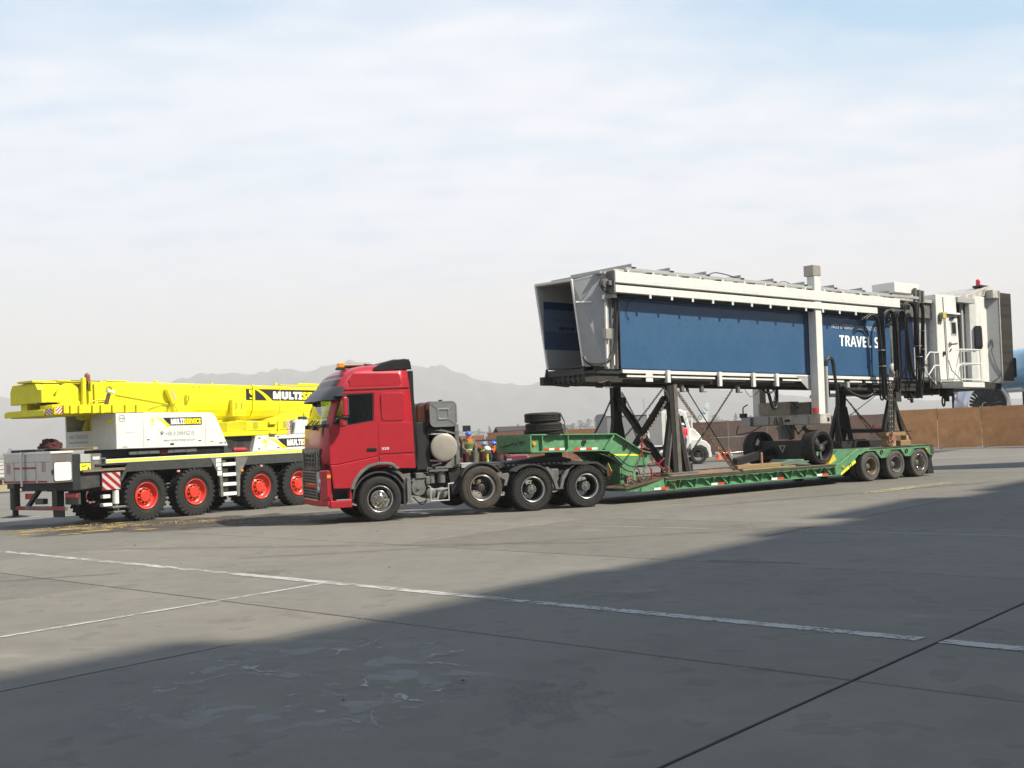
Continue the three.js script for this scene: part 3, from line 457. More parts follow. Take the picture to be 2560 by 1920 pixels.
  const tank = part(t, 'upper_tank', mt.maroon, [PR(sq, -1.1, 1.13, .02)]);
  const rim = (x0, x1, y0, y1, r, d) => PR(rr(x0, x1, y0, y1, r), 1.13, 1.15, 0, [rr(x0 + d, x1 - d, y0 + d, y1 - d, r * .7)]);
  part(tank, 'end_cap', mt.alu, [PR(rr(1.385, 2.025, 2.195, 2.765, .11), 1.128, 1.142, .005), rim(1.36, 2.05, 2.17, 2.79, .13, .03), PR(rr(1.55, 1.86, 2.34, 2.62, .04), 1.14, 1.165, .008, [rr(1.59, 1.82, 2.38, 2.58, .03)]), ...[[1.41, 2.22, 1.55, 2.34], [2.0, 2.22, 1.86, 2.34], [1.41, 2.74, 1.55, 2.62], [2.0, 2.74, 1.86, 2.62]].map(([a, b, c, d]) => bar([a, b, 1.143], [c, d, 1.148], .025, .02))]);
  each(tank, 'strap', mt.black, [-.7, 0, .7].map((z) => PR(rr(1.35, 2.06, 2.16, 2.80, .13), z, z + .06, 0, [sq])));
  part(tank, 'filler_cap', mt.black, [C([1.72, 2.78, .9], [1.72, 2.83, .9], .05, 12)]);
  part(t, 'lower_tank', mt.chassis, [C([1.70, 1.675, -1.0], [1.70, 1.675, 1.1], .315, 40)]);
  part(t, 'tank_end', mt.cream, [new THREE.SphereGeometry(1, 40, 10, 0, 2 * Math.PI, 0, Math.PI / 2).scale(.335, .05, .335).rotateX(Math.PI / 2).translate(1.70, 1.675, 1.12), C([1.70, 1.675, 1.08], [1.70, 1.675, 1.122], .337, 40)]);
  part(t, 'tank_stand', mt.black, [X(1.02, 1.3, 1.15, 2.3, -1.0, 1.02, .02), X(1.3, 1.98, 1.1, 1.32, -.9, .98), X(1.3, 2.05, 2.02, 2.17, -1.0, 1.05), X(1.3, 1.36, 1.2, 2.6, .9, 1.0)]);
  part(t, 'tank_bracket', mt.frameGrey, [X(1.99, 2.09, 1.24, 2.22, .55, 1.12, .01), PR([[1.7, 1.2], [2.09, 1.6], [2.09, 1.2]], .95, 1.08), bar([1.38, 2.02, 1.08], [1.62, 2.1, 1.1], .025), bar([1.62, 2.1, 1.1], [1.98, 2.0, 1.1], .04), bar([1.4, 1.24, 1.05], [1.62, 1.3, 1.1], .03)]);
  part(t, 'hose', mt.cable, [TU([[1.36, 2.0, 1.05], [1.5, 2.08, 1.12], [1.66, 2.05, 1.1], [1.9, 1.95, 1.0]], .02), TU([[1.98, 1.9, .9], [2.12, 1.95, .9], [2.22, 1.75, .85], [2.24, 1.4, .8]], .022), TU([[1.0, 2.0, .9], [1.05, 1.75, 1.0], [1.0, 1.5, 1.0]], .02)]);
  // chassis and equipment
  part(t, 'chassis_frame', mt.chassis, [.42, -.42].map((z) => [X(-1.2, 6.05, .82, 1.10, z - .04, z + .04, .01)]).concat([[.4, 1.6, 3.2, 4.6, 5.9].map((x) => X(x, x + .12, .86, 1.06, -.4, .4))]));
  part(t, 'engine', mt.black, [X(-1.1, .5, .55, 1.3, -.5, .5, .05), X(.9, 2.0, .6, 1.15, -.7, .85, .04)]);
  part(t, 'silencer', mt.frameGrey, [PR([...circ(0, 0, .2, 20)].filter(([x, y]) => y < .12).concat([[.2, .2], [-.12, .22], [-.2, .16]]).sort((a, b) => Math.atan2(a[1], a[0]) - Math.atan2(b[1], b[0])).map(([x, y]) => [x * .95 + 1.02, y * 1.05 + .74]), .6, 1.12, .02), C([1.0, .72, 1.12], [1.0, .72, 1.15], .03, 10), bar([.97, .70, 1.15], [1.06, .74, 1.16], .02)]);
  const tk = (x, y, r, z0, z1) => [C([x, y, z0], [x, y, z1], r, 22), new THREE.SphereGeometry(r, 22, 8, 0, 7, 0, Math.PI / 2).scale(1, .35, 1).rotateX(Math.PI / 2).translate(x, y, z1)];
  part(t, 'air_tank', mt.frameGrey, [tk(1.36, .58, .135, .3, 1.0)]); part(t, 'air_tank', mt.frameGrey, [tk(1.62, .575, .14, .3, 1.05), C([1.63, .6, 1.08], [1.63, .6, 1.12], .02, 8)]);
  part(t, 'tank_guard', mt.lightGrey, [PIPE([[1.25, .76, 1.12], [1.285, .74, 1.2], [1.285, .40, 1.2], [1.74, .40, 1.2], [1.74, .79, 1.2], [1.88, .80, 1.16]], .018), bar([1.285, .68, 1.2], [1.74, .69, 1.2], .03, .02), bar([1.45, .40, 1.19], [1.50, .60, 1.19], .03)]);
  part(t, 'valve_block', mt.midGrey, [B(.2, .14, .3, 1.05, 1.02, 1.0, .02), B(.1, .2, .2, 1.25, .9, 1.05, .02), C([1.38, .82, .95], [1.38, 1.03, .95], .09, 14), C([1.64, .82, .95], [1.64, 1.05, .95], .1, 14), C([1.38, 1.03, .95], [1.38, 1.06, .95], .11, 14), C([1.64, 1.05, .95], [1.64, 1.08, .95], .115, 14), bar([1.2, .86, 1.1], [1.42, 1.0, 1.1], .02), B(.08, .08, .1, 1.16, 1.0, 1.1, .01), X(1.3, 1.78, 1.1, 1.15, .8, 1.1)]);
  part(t, 'bracket', mt.frameGrey, [X(1.26, 1.40, 1.18, 1.2, 1.02, 1.06), X(1.26, 1.275, 1.12, 1.2, 1.02, 1.06), X(1.385, 1.40, 1.12, 1.2, 1.02, 1.06), X(1.46, 1.9, 1.17, 1.215, .9, 1.1), X(1.46, 1.49, 1.08, 1.2, .9, 1.1), X(1.64, 1.66, 1.08, 1.2, .9, 1.1), X(.86, 1.06, .9, .93, 1.0, 1.1)]);
  part(t, 'hose', mt.cable, [TU([[.95, .5, .9], [1.05, .38, 1.0], [1.2, .40, 1.0], [1.26, .5, .95]], .012), TU([[.92, .52, .9], [1.1, .33, 1.02], [1.26, .42, 1.0]], .012), TU([[1.0, .95, 1.0], [1.2, 1.08, 1.08], [1.4, 1.06, 1.05]], .014)]);
  each(t, 'side_flap', mt.black, [PR([[1.82, 1.05], [2.12, 1.22], [2.12, .55], [1.9, .5]], .75, 1.0), X(.66, .72, .35, .75, .8, 1.05)]);
  part(t, 'catwalk', mt.lightGrey, [X(2.16, 2.62, 1.225, 1.255, .35, 1.0, .005), X(2.16, 2.62, 1.15, 1.225, .98, 1.0)]);
  // rear mudguards and fifth wheel
  each(t, 'rear_fender', mt.darkGrey, [PR(arc(2.6, .66, .58, .61, 35, 150), .72, 1.2), PR(arc(3.9, .53, .60, .63, 48, 132), .72, 1.2), PR(arc(5.36, .53, .60, .63, 30, 132), .72, 1.2), PR([[4.86, 1.1], [5.2, 1.16], [5.7, 1.13], [6.0, .92], [6.0, .78], [5.96, .78], [5.94, .9], [5.68, 1.08]], .72, 1.22)].concat([PR(arc(2.6, .66, .58, .61, 35, 150), -1.2, -.72), PR(arc(3.9, .53, .60, .63, 48, 132), -1.2, -.72), PR(arc(5.36, .53, .60, .63, 30, 132), -1.2, -.72)]));
  each(t, 'fender_strut', mt.frameGrey, [PR([[4.28, 1.06], [4.36, 1.06], [4.50, .9], [4.60, .62], [4.62, .51], [4.54, .51], [4.5, .64], [4.42, .84]], 1.1, 1.2, .01), PR([[4.95, 1.0], [4.84, .95], [4.72, .8], [4.65, .51], [4.73, .51], [4.79, .72], [4.88, .86]], 1.1, 1.2, .01), PR([[3.0, .95], [3.3, .97], [3.3, .85], [3.24, .66], [3.16, .66], [3.2, .8], [3.05, .88]], 1.1, 1.2, .01), X(4.54, 4.74, .50, .53, 1.1, 1.2)]);
  part(t, 'fifth_wheel', mt.chassis, [PR([[3.1, 1.16], [4.9, 1.32], [5.3, 1.22], [5.3, 1.16], [4.7, 1.16]], -.5, .5, .02), X(3.0, 5.5, 1.08, 1.16, -.55, .55), ...Array.from({ length: 8 }, (_, i) => B(.05, .06, .9, 3.5 + i * .22, 1.19, 0, 0, 0, 0, .5)), X(4.7, 5.1, 1.1, 1.42, .15, .4, .02)]);
  part(t, 'walkway', mt.chassis, [X(2.6, 3.2, 1.2, 1.24, -.9, .95, .01), ...Array.from({ length: 22 }, (_, i) => B(.03, .03, .12, 2.75 + i * .135, 1.14, .86, 0, 0, 0, .6))]);
  each(t, 'axle_hanger', mt.midGrey, [X(3.05, 3.2, .6, 1.0, .6, 1.0, .02), X(4.5, 4.7, .45, 1.0, .6, 1.05, .02), X(3.15, 3.35, .86, .94, .8, 1.1)]);
  part(t, 'tail_lamp', mt.redLamp, [X(6.0, 6.04, .74, .92, .8, 1.15, .01)]);
  part(t, 'hazard_plate', M([.42, .52, .12], .5, 0, { map: dirt }), [B(.012, .3, .3, 6.12, .86, .95, 0, Math.PI / 4)]);
  part(t, 'gas_bottle', mt.maroon, [C([2.75, 1.24, -.4], [2.75, 1.48, -.4], .09, 14)]); part(t, 'gas_bottle', mt.midGrey, [C([2.98, 1.24, -.4], [2.98, 1.52, -.4], .09, 14)]); part(t, 'gas_bottle', mt.maroon, [C([3.2, 1.24, -.4], [3.2, 1.5, -.4], .09, 14)]);
  // wheels
  const R = .53, r = .305, tg = tyreGeo(R, r, .31, .006, 0), tgR = tyreGeo(R, r, .30, .010, 46);
  const front = wheel(mt.rubber, tg, [['rim', mt.alu, [LA([[.30, .10], [.315, .14], [.30, .148], [.285, .12], [.275, .06], [.26, .045]], 40), disc(.10, .27, .035, .02, 10, .225, .026)]], ['hub', mt.steel, [LA([[.215, .05], [.21, .09], [.17, .105], [.12, .10], [.11, .14], [.075, .165], [0, .168]], 30), ...nutsAt(10, .165, .095, .022, .05)]]]);
  const dish = wheel(mt.rubberDusty, tg, [['rim', mt.alu, [LA([[.30, .10], [.318, .145], [.30, .152], [.283, .13], [.272, .05]], 40)]], ['rim_disc', mt.chassis, [LA([[.275, .06], [.27, .02], [.24, .0]], 40), disc(.08, .25, -.01, .02, 10, .205, .026)]], ['hub', mt.chassis, [LA([[.11, .0], [.10, .05], [.07, .07], [0, .07]], 24), ...nutsAt(10, .145, .005, .016, .035)]]]);
  const drive = wheel(mt.rubber, tgR, [['rim', mt.alu, [LA([[.30, .10], [.318, .145], [.30, .152], [.283, .13], [.272, .06]], 40)]], ['rim_disc', mt.black, [LA([[.275, .07], [.265, -.05], [.23, -.11]], 40), disc(.09, .24, -.12, .02, 10, .2, .024)]], ['hub', mt.frameGrey, [LA([[.135, -.11], [.12, .0], [.115, .07], [.095, .08], [.09, .075], [.055, .075], [.05, .09], [0, .09]], 26), ...nutsAt(8, .1, .07, .018, .02), ...nutsAt(10, .165, -.10, .016, .04)]]]);
  const inn = wheel(mt.rubber, tgR, []);
  setWheel(t, front, .03, R, 1.095, false, .1); setWheel(t, front, .03, R, -1.095, true);
  setWheel(t, dish, 2.59, .645, 1.09, false, .4, 'dusty wheel of the lifted axle'); setWheel(t, dish, 2.59, .645, -1.09, true);
  for (const x of [3.91, 5.37]) { setWheel(t, drive, x, R, 1.095, false, x); setWheel(t, drive, x, R, -1.095, true); setWheel(t, inn, x, R, .76); setWheel(t, inn, x, R, -.76); }
  each(t, 'axle', mt.chassis, [C([.03, .53, -1], [.03, .53, 1], .08), C([2.59, .645, -1], [2.59, .645, 1], .08), C([3.91, .53, -1], [3.91, .53, 1], .1), C([5.37, .53, -1], [5.37, .53, 1], .1), new THREE.SphereGeometry(.25, 14, 10).translate(3.91, .53, 0), new THREE.SphereGeometry(.25, 14, 10).translate(5.37, .53, 0)]);
}
// ---------- lowbed trailer ----------
const trailer = thing('lowbed_trailer', 'green lowbed trailer with wooden deck and raised gooseneck behind the red truck', 'trailer', TRAILER);
{
  const t = trailer, NW = .72;
  const neckOut = [[-13.5, 1.46], [-13.5, 1.87], [-10.72, 1.79], [-9.79, 1.30], [-9.53, 1.25], [-9.50, 1.06], [-9.56, .945], [-9.66, .93], [-10.18, .93], [-10.2, .38], [-10.5, .37], [-10.49, 1.0], [-10.7, 1.17], [-10.98, 1.385], [-11.3, 1.41]];
  const offs = (p, d) => p;                                     // (outline kept; flanges below stand proud of it)
  for (const s of [1, -1]) part(t, 'neck_web', mt.green, [PR(offs(neckOut), s > 0 ? NW - .13 : -NW + .09, s > 0 ? NW - .09 : -NW + .13)]);
  const flange = (pts, w = .03) => pts.slice(1).map((p, i) => { const a = pts[i], dx = p[0] - a[0], dy = p[1] - a[1], l = Math.hypot(dx, dy); return B(l + .02, w, NW * 2 + .02, (a[0] + p[0]) / 2, (a[1] + p[1]) / 2, 0, 0, 0, 0, Math.atan2(dy, dx)); });
  const narrow = (pts, z, w = .03, d = .22) => pts.slice(1).map((p, i) => { const a = pts[i], dx = p[0] - a[0], dy = p[1] - a[1], l = Math.hypot(dx, dy); return B(l + .02, w, d, (a[0] + p[0]) / 2, (a[1] + p[1]) / 2, z, 0, 0, 0, Math.atan2(dy, dx)); });
  part(t, 'top_flange', mt.green, [flange([[-13.5, 1.88], [-10.71, 1.80], [-9.78, 1.312], [-9.52, 1.26]])]);
  for (const s of [1, -1]) part(t, 'lower_flange', mt.green, [narrow([[-13.5, 1.45], [-11.3, 1.395], [-10.98, 1.37], [-10.7, 1.155], [-10.505, .99]], s * (NW - .1))]);
  part(t, 'neck_front', mt.green, [X(-13.54, -13.5, 1.45, 1.88, -NW, NW)]);
  for (const x of [-13.15, -12.32]) for (const s of [1, -1]) part(t, 'neck_rib', mt.greenDark, [X(x - .012, x + .012, 1.47, 1.85, s * (NW - .1), s * NW)]);
  for (const s of [1, -1]) part(t, 'neck_rib', mt.greenDark, [bar([-10.77, 1.765, s * (NW - .05)], [-11.1, 1.41, s * (NW - .05)], .05, .1)]);
  part(t, 'neck_post', mt.green, [X(-10.2, -9.98, .40, .95, -NW + .1, NW - .1, .01), C([-9.62, .96, -NW + .12], [-9.62, .96, NW - .12], .09, 18), X(-10.18, -9.6, .93, 1.2, -NW + .14, NW - .14)]);
  part(t, 'kingpin_plate', mt.green, [X(-13.4, -11.3, 1.40, 1.43, -NW + .2, NW - .2)]);
  part(t, 'cross_web', mt.green, [X(-10.54, -10.50, .40, 1.0, -NW + .1, NW - .1)]);
  part(t, 'reflective_stripe', mt.yellowMark, [PR([[-10.93, 1.24], [-10.93, 1.285], [-9.73, 1.225], [-9.70, 1.18]], NW - .088, NW - .083)]);
  const tape = (x0, x1, y, z, n, dy = 0) => { const r = [], w = []; for (let i = 0; i < n; i++) (i % 2 ? w : r).push(B((x1 - x0) / n - .004, .055, .004, lerp(x0, x1, (i + .5) / n), y + dy * (i + .5) / n, z)); return [r, w]; };
  for (const [a, b, y] of [[-13.06, -12.38, 1.50], [-12.07, -11.29, 1.465]]) { const [r, w] = tape(a, b, y, NW - .085, 4, -.02); each(t, 'reflector_red', mt.reflRed, r); each(t, 'reflector_white', mt.reflWhite, w); }
  part(t, 'side_lamp', mt.orange, [C([-13.38, 1.66, NW - .09], [-13.38, 1.66, NW - .05], .05, 12)]);
  // scrawl on the front plate and the round lifting eyes, painted dark
  const scr = print(1.3, .36, (x, w, h) => { x.clearRect(0, 0, w, h); x.strokeStyle = '#0c2c1c'; x.lineWidth = 5; x.beginPath(); const r = mulberry(4); let px = 20, py = 120; x.moveTo(px, py); for (let i = 0; i < 34; i++) { px += 13; const q = 150 - px * .16; x.quadraticCurveTo(px - 10, q - 34 * r(), px, q + 26 * (r() - .5)); } x.stroke(); x.beginPath(); x.moveTo(330, 20); x.lineTo(352, 60); x.lineTo(325, 70); x.moveTo(330, 26); x.lineTo(356, 30); x.stroke(); }, .6, true);
  scr.map = canvasMap(512, 160, (x, w, h) => { x.clearRect(0, 0, w, h); x.strokeStyle = '#0b2a1a'; x.lineWidth = 6; x.beginPath(); const r = mulberry(4); let px = 20; x.moveTo(px, 120); for (let i = 0; i < 34; i++) { px += 13; const q = 120 - px * .12; x.quadraticCurveTo(px - 10, q - 44 * r(), px, q + 30 * (r() - .5)); } x.stroke(); x.beginPath(); x.moveTo(330, 12); x.lineTo(352, 44); x.lineTo(325, 52); x.moveTo(330, 16); x.lineTo(356, 22); x.stroke(); });
  part(t, 'scrawl', scr, [SH(1.25, .36, (g) => g.rotateY(-Math.PI / 2).translate(-13.545, 1.66, 0))]);
  for (const [x, y] of [[-11.75, 1.63], [-10.35, 1.45]]) part(t, 'lashing_eye', mt.black, [new THREE.TorusGeometry(.05, .018, 6, 14).translate(x, y, NW - .06)]);
  // ramp plate with holes between neck and deck
  const hole = []; for (let i = 0; i < 6; i++) for (let j = 0; j < 8; j++) hole.push(circ(.14 + i * .2, .22 + j * .36 + (i % 2) * .12, .055, 10));
  const ramp = new THREE.Shape([[0, 0], [1.36, 0], [1.36, 2.9], [0, 2.9]].map((p) => new THREE.Vector2(...p))); for (const h of hole) ramp.holes.push(new THREE.Path(h.map((p) => new THREE.Vector2(...p))));
  part(t, 'ramp_plate', M([.13, .085, .06], .8, .1, { map: dirt }), [new THREE.ExtrudeGeometry(ramp, { depth: .03, bevelEnabled: false }).rotateX(-Math.PI / 2).translate(0, 0, 1.45).rotateZ(.145).translate(-11.08, .37, 0)]);
  part(t, 'ramp_body', mt.greenDark, [PR([[-11.08, .32], [-11.08, .36], [-9.72, .56], [-9.72, .30], [-10.55, .29]], -1.4, 1.4)]);
  for (const s of [1, -1]) part(t, 'ramp_side', mt.green, [PR([[-10.60, .285], [-10.56, .375], [-9.74, .575], [-9.74, .285]], s > 0 ? 1.40 : -1.45, s > 0 ? 1.45 : -1.40)]);
  // deck
  part(t, 'deck_beam', mt.greenDark, [[1.05, .35, -.35, -1.05].map((z) => X(-9.7, -2.6, .24, .555, z - .1, z + .1))].flat().slice(0, 1)); for (const z of [.35, -.35, -1.05]) part(t, 'deck_beam', mt.greenDark, [X(-9.7, -2.6, .24, .555, z - .1, z + .1)]);
  for (const s of [1, -1]) {
    part(t, 'side_beam', mt.green, [X(-9.73, -2.6, .275, .545, s * 1.33, s * 1.36), X(-9.73, -2.58, .265, .285, s * 1.30, s * 1.47)]);
    part(t, 'deck_edge', mt.deckSteel, [X(-9.73, -2.84, .548, .60, s * 1.44, s * 1.5)]);
    part(t, 'outer_rail', mt.green, [X(-9.73, -2.84, .515, .547, s * 1.37, s * 1.485)]);
  }
  const ribX = [-9.71, -9.19, -8.58, -7.92, -7.25, -6.65, -6.0, -5.37, -4.74, -4.11, -3.48, -2.86];
  for (const s of [1, -1]) ribX.forEach((x, i) => {
    part(t, 'rib', mt.green, [PX([[s * 1.36, .285], [s * 1.36, .514], [s * 1.485, .514], [s * 1.485, .47], [s * 1.47, .44], [s * 1.385, .285]], x - .012, x + .012)]);
    if (i) part(t, 'bracket', mt.green, [bar([x - .36, .505, s * 1.44], [x - .06, .30, s * 1.38], .05, .02), X(x - .42, x - .14, .495, .512, s * 1.37, s * 1.478)]);
  });
  for (const [x, a] of [[-9.98, 0], [-7.9, 0], [-5.5, 0], [-3.55, 0]]) { each(t, 'reflector_white', mt.reflWhite, [B(.24, .06, .004, x - .12 + .1, .325, x < -9.7 ? 1.453 : 1.473)]); each(t, 'reflector_red', mt.reflRed, [B(.24, .06, .004, x + .25, .325, x < -9.7 ? 1.453 : 1.473)]); }
  for (const x of [-9.05, -5.0, -3.3]) part(t, 'lashing_eye', mt.black, [new THREE.TorusGeometry(.05, .016, 6, 14).translate(x, .38, 1.372)]);
  part(t, 'side_lamp', mt.orange, [B(.07, .04, .03, -5.3, .42, 1.375, .01)]); part(t, 'side_lamp', mt.orange, [B(.07, .04, .03, -9.45, .43, 1.375, .01)]);
  { // deck boards run along the trailer
    const r = mulberry(8), mats = [mt.woodOld, M([.24, .20, .165], .85, 0, { map: grain }), M([.31, .24, .18], .85, 0, { map: grain })];
    for (let k = 0; k < 11; k++) for (let q = 0; q < 3; q++) { const z0 = -1.42 + k * .26, x0 = -9.7 + q * 2.35, dy = (r() - .5) * .012; part(t, 'deck_board', mats[Math.floor(r() * 3)], [X(x0 + .006, x0 + 2.344, .555, .602 + dy, z0 + .006, z0 + .254, .006)]); }
  }
  // slope up to the rear deck, rear deck and its sides
  part(t, 'rear_slope', mt.greenDark, [PR([[-2.84, .28], [-2.84, .60], [-1.80, 1.0], [-1.7, 1.0], [-1.7, .9], [-2.5, .28]], -1.36, 1.36)]);
  for (const s of [1, -1]) {
    part(t, 'slope_side', mt.green, [PR([[-2.84, .265], [-2.86, .60], [-2.6, .62], [-1.80, 1.0], [-1.2, 1.0], [-1.2, .93], [-1.45, .92], [-1.72, .82], [-2.3, .42], [-2.56, .265]], s > 0 ? 1.42 : -1.47, s > 0 ? 1.47 : -1.42, .008)]);
    part(t, 'fender', mt.green, [PR([[-1.22, .93], [-1.22, .99], [.0, .985], [.0, .93], [-.20, .915], [-.44, .70], [-.73, .69], [-1.0, .915]], s > 0 ? 1.43 : -1.46, s > 0 ? 1.46 : -1.43)]);
    part(t, 'fender', mt.green, [PR([[.0, .925], [.0, .985], [1.2, .98], [1.2, .92], [.98, .91], [.76, .69], [.48, .70], [.28, .91]], s > 0 ? 1.43 : -1.46, s > 0 ? 1.46 : -1.43)]);
    part(t, 'fender', mt.green, [PR([[1.2, .925], [1.2, .98], [1.86, .975], [1.86, .67], [1.78, .67], [1.52, .91]], s > 0 ? 1.43 : -1.46, s > 0 ? 1.46 : -1.43)]);
    const edge = [[-1.72, .83], [-1.45, .925], [-.98, .925], [-.72, .685], [-.45, .695], [-.19, .92], [.29, .915], [.49, .69], [.75, .685], [.99, .915], [1.5, .915], [1.78, .665], [1.9, .665]];
    part(t, 'fender_lip', mt.green, [edge.slice(1).map((p, i) => bar([edge[i][0], edge[i][1], s * 1.43], [p[0], p[1], s * 1.43], .02, .17))]);
    part(t, 'reflective_stripe', mt.yellowMark, [PR([[-2.60, .255], [-2.60, .33], [-1.92, .685], [-1.88, .60]], s > 0 ? 1.471 : -1.476, s > 0 ? 1.476 : -1.471)]);
    for (const [x, y] of [[-2.15, .53], [-.62, .86], [.62, .84]]) part(t, 'lashing_eye', mt.black, [new THREE.TorusGeometry(.055, .018, 6, 14).translate(x, y, s * 1.47)]);
    part(t, 'mud_flap', mt.black, [PR([[1.72, .06], [1.76, .66], [2.05, .66], [1.97, .52], [2.06, .06]], s > 0 ? .9 : -1.42, s > 0 ? 1.42 : -.9)]);
    part(t, 'side_lamp', mt.orange, [B(.1, .05, .03, 1.66, .86, s * 1.475, .01)]); part(t, 'side_lamp', mt.orange, [B(.1, .05, .03, -2.5, .50, s * 1.482, .01)]);
  }
  part(t, 'rear_deck', mt.deckSteel, [X(-1.78, 2.06, .94, .995, -1.46, 1.46, .008), X(1.87, 2.06, .66, .94, -1.46, 1.46, .01)]);
  part(t, 'rear_frame', mt.craneDeep, [X(-1.7, 1.8, .55, .93, -.6, .6)]);
  const R = .455, tg = tyreGeo(R, .25, .27, .006, 0, 48), mk = (rim, tyre = mt.rubberGrey) => wheel(tyre, tg, [['rim', rim, [LA([[.245, .10], [.262, .132], [.248, .138], [.235, .12], [.225, .05], [.205, -.04], [.18, -.055]], 36), disc(.07, .2, -.065, .018, 8, .155, .025)]], ['hub', mt.frameGrey, [LA([[.09, -.05], [.085, .0], [.07, .02], [0, .025]], 20), ...nutsAt(8, .115, -.045, .014, .03)]]]);
  const w1 = mk(M([.33, .27, .19], .5, .4, { map: dirt })), w2 = mk(mt.frameGrey), w3 = mk(mt.steel);
  [[-1.2, w1, 'trailer wheel with a tan rim'], [.03, w2, 'trailer wheel with a dark rim'], [1.26, w3, 'trailer wheel with a silver rim']].forEach(([x, w, l], i) => { setWheel(t, w, x, R, 1.365, false, i, l); setWheel(t, w, x, R, -1.365, true); setWheel(t, wheel(mt.rubberGrey, tg, []), x, R, 1.06); });
  part(t, 'axle', mt.chassis, [C([-1.2, R, -1.2], [-1.2, R, 1.2], .07)]); part(t, 'axle', mt.chassis, [C([.03, R, -1.2], [.03, R, 1.2], .07)]); part(t, 'axle', mt.chassis, [C([1.26, R, -1.2], [1.26, R, 1.2], .07)]);
  for (const [pts, r] of [[[[-11.4, 1.36, .6], [-11.1, 1.25, .72], [-10.8, 1.1, .76], [-10.5, .85, .78], [-10.25, .78, .8]], .016], [[[-11.0, 1.36, .66], [-10.75, 1.2, .78], [-10.45, .98, .8], [-10.1, .86, .82], [-10.0, .7, .8]], .014], [[[-12.0, 1.36, .5], [-11.7, 1.28, .6], [-11.45, 1.38, .55]], .014]]) part(t, 'air_hose', mt.cable, [TU(pts, r)]);
}
// ---------- tyres carried on the gooseneck ----------
{
  const g = tyreGeo(.47, .27, .245, .006, 0, 48).rotateX(Math.PI / 2), grp = 'spare tyres stacked on the gooseneck';
  single('spare_tyre', 'upper of the two spare tyres stacked on the gooseneck', 'tyre', mt.rubber, [g.clone()], TRAILER, [-12.84, 2.30, .36], grp);
  single('spare_tyre', 'lower of the two upright spare tyres, under the top one', 'tyre', mt.rubber, [g.clone().rotateZ(.012)], TRAILER, [-12.82, 2.05, .36], grp);
  single('spare_tyre', 'flat ribbed tyre lying at the bottom of the spare tyre stack', 'tyre', mt.rubber, [tyreGeo(.50, .28, .10, .006, 40, 48).rotateX(Math.PI / 2)], TRAILER, [-12.78, 1.935, .30], grp);
  single('ratchet_strap', 'grey strap slung over the spare tyre stack', 'strap', mt.lightGrey, [[[-12.62, 2.415, .30], [-12.60, 2.405, .78], [-12.52, 2.18, .84], [-12.44, 1.9, .76]]].map((p) => p.slice(1).map((q, i) => bar(p[i], q, .06, .006, .3))), TRAILER, [0, 0, 0]);
}
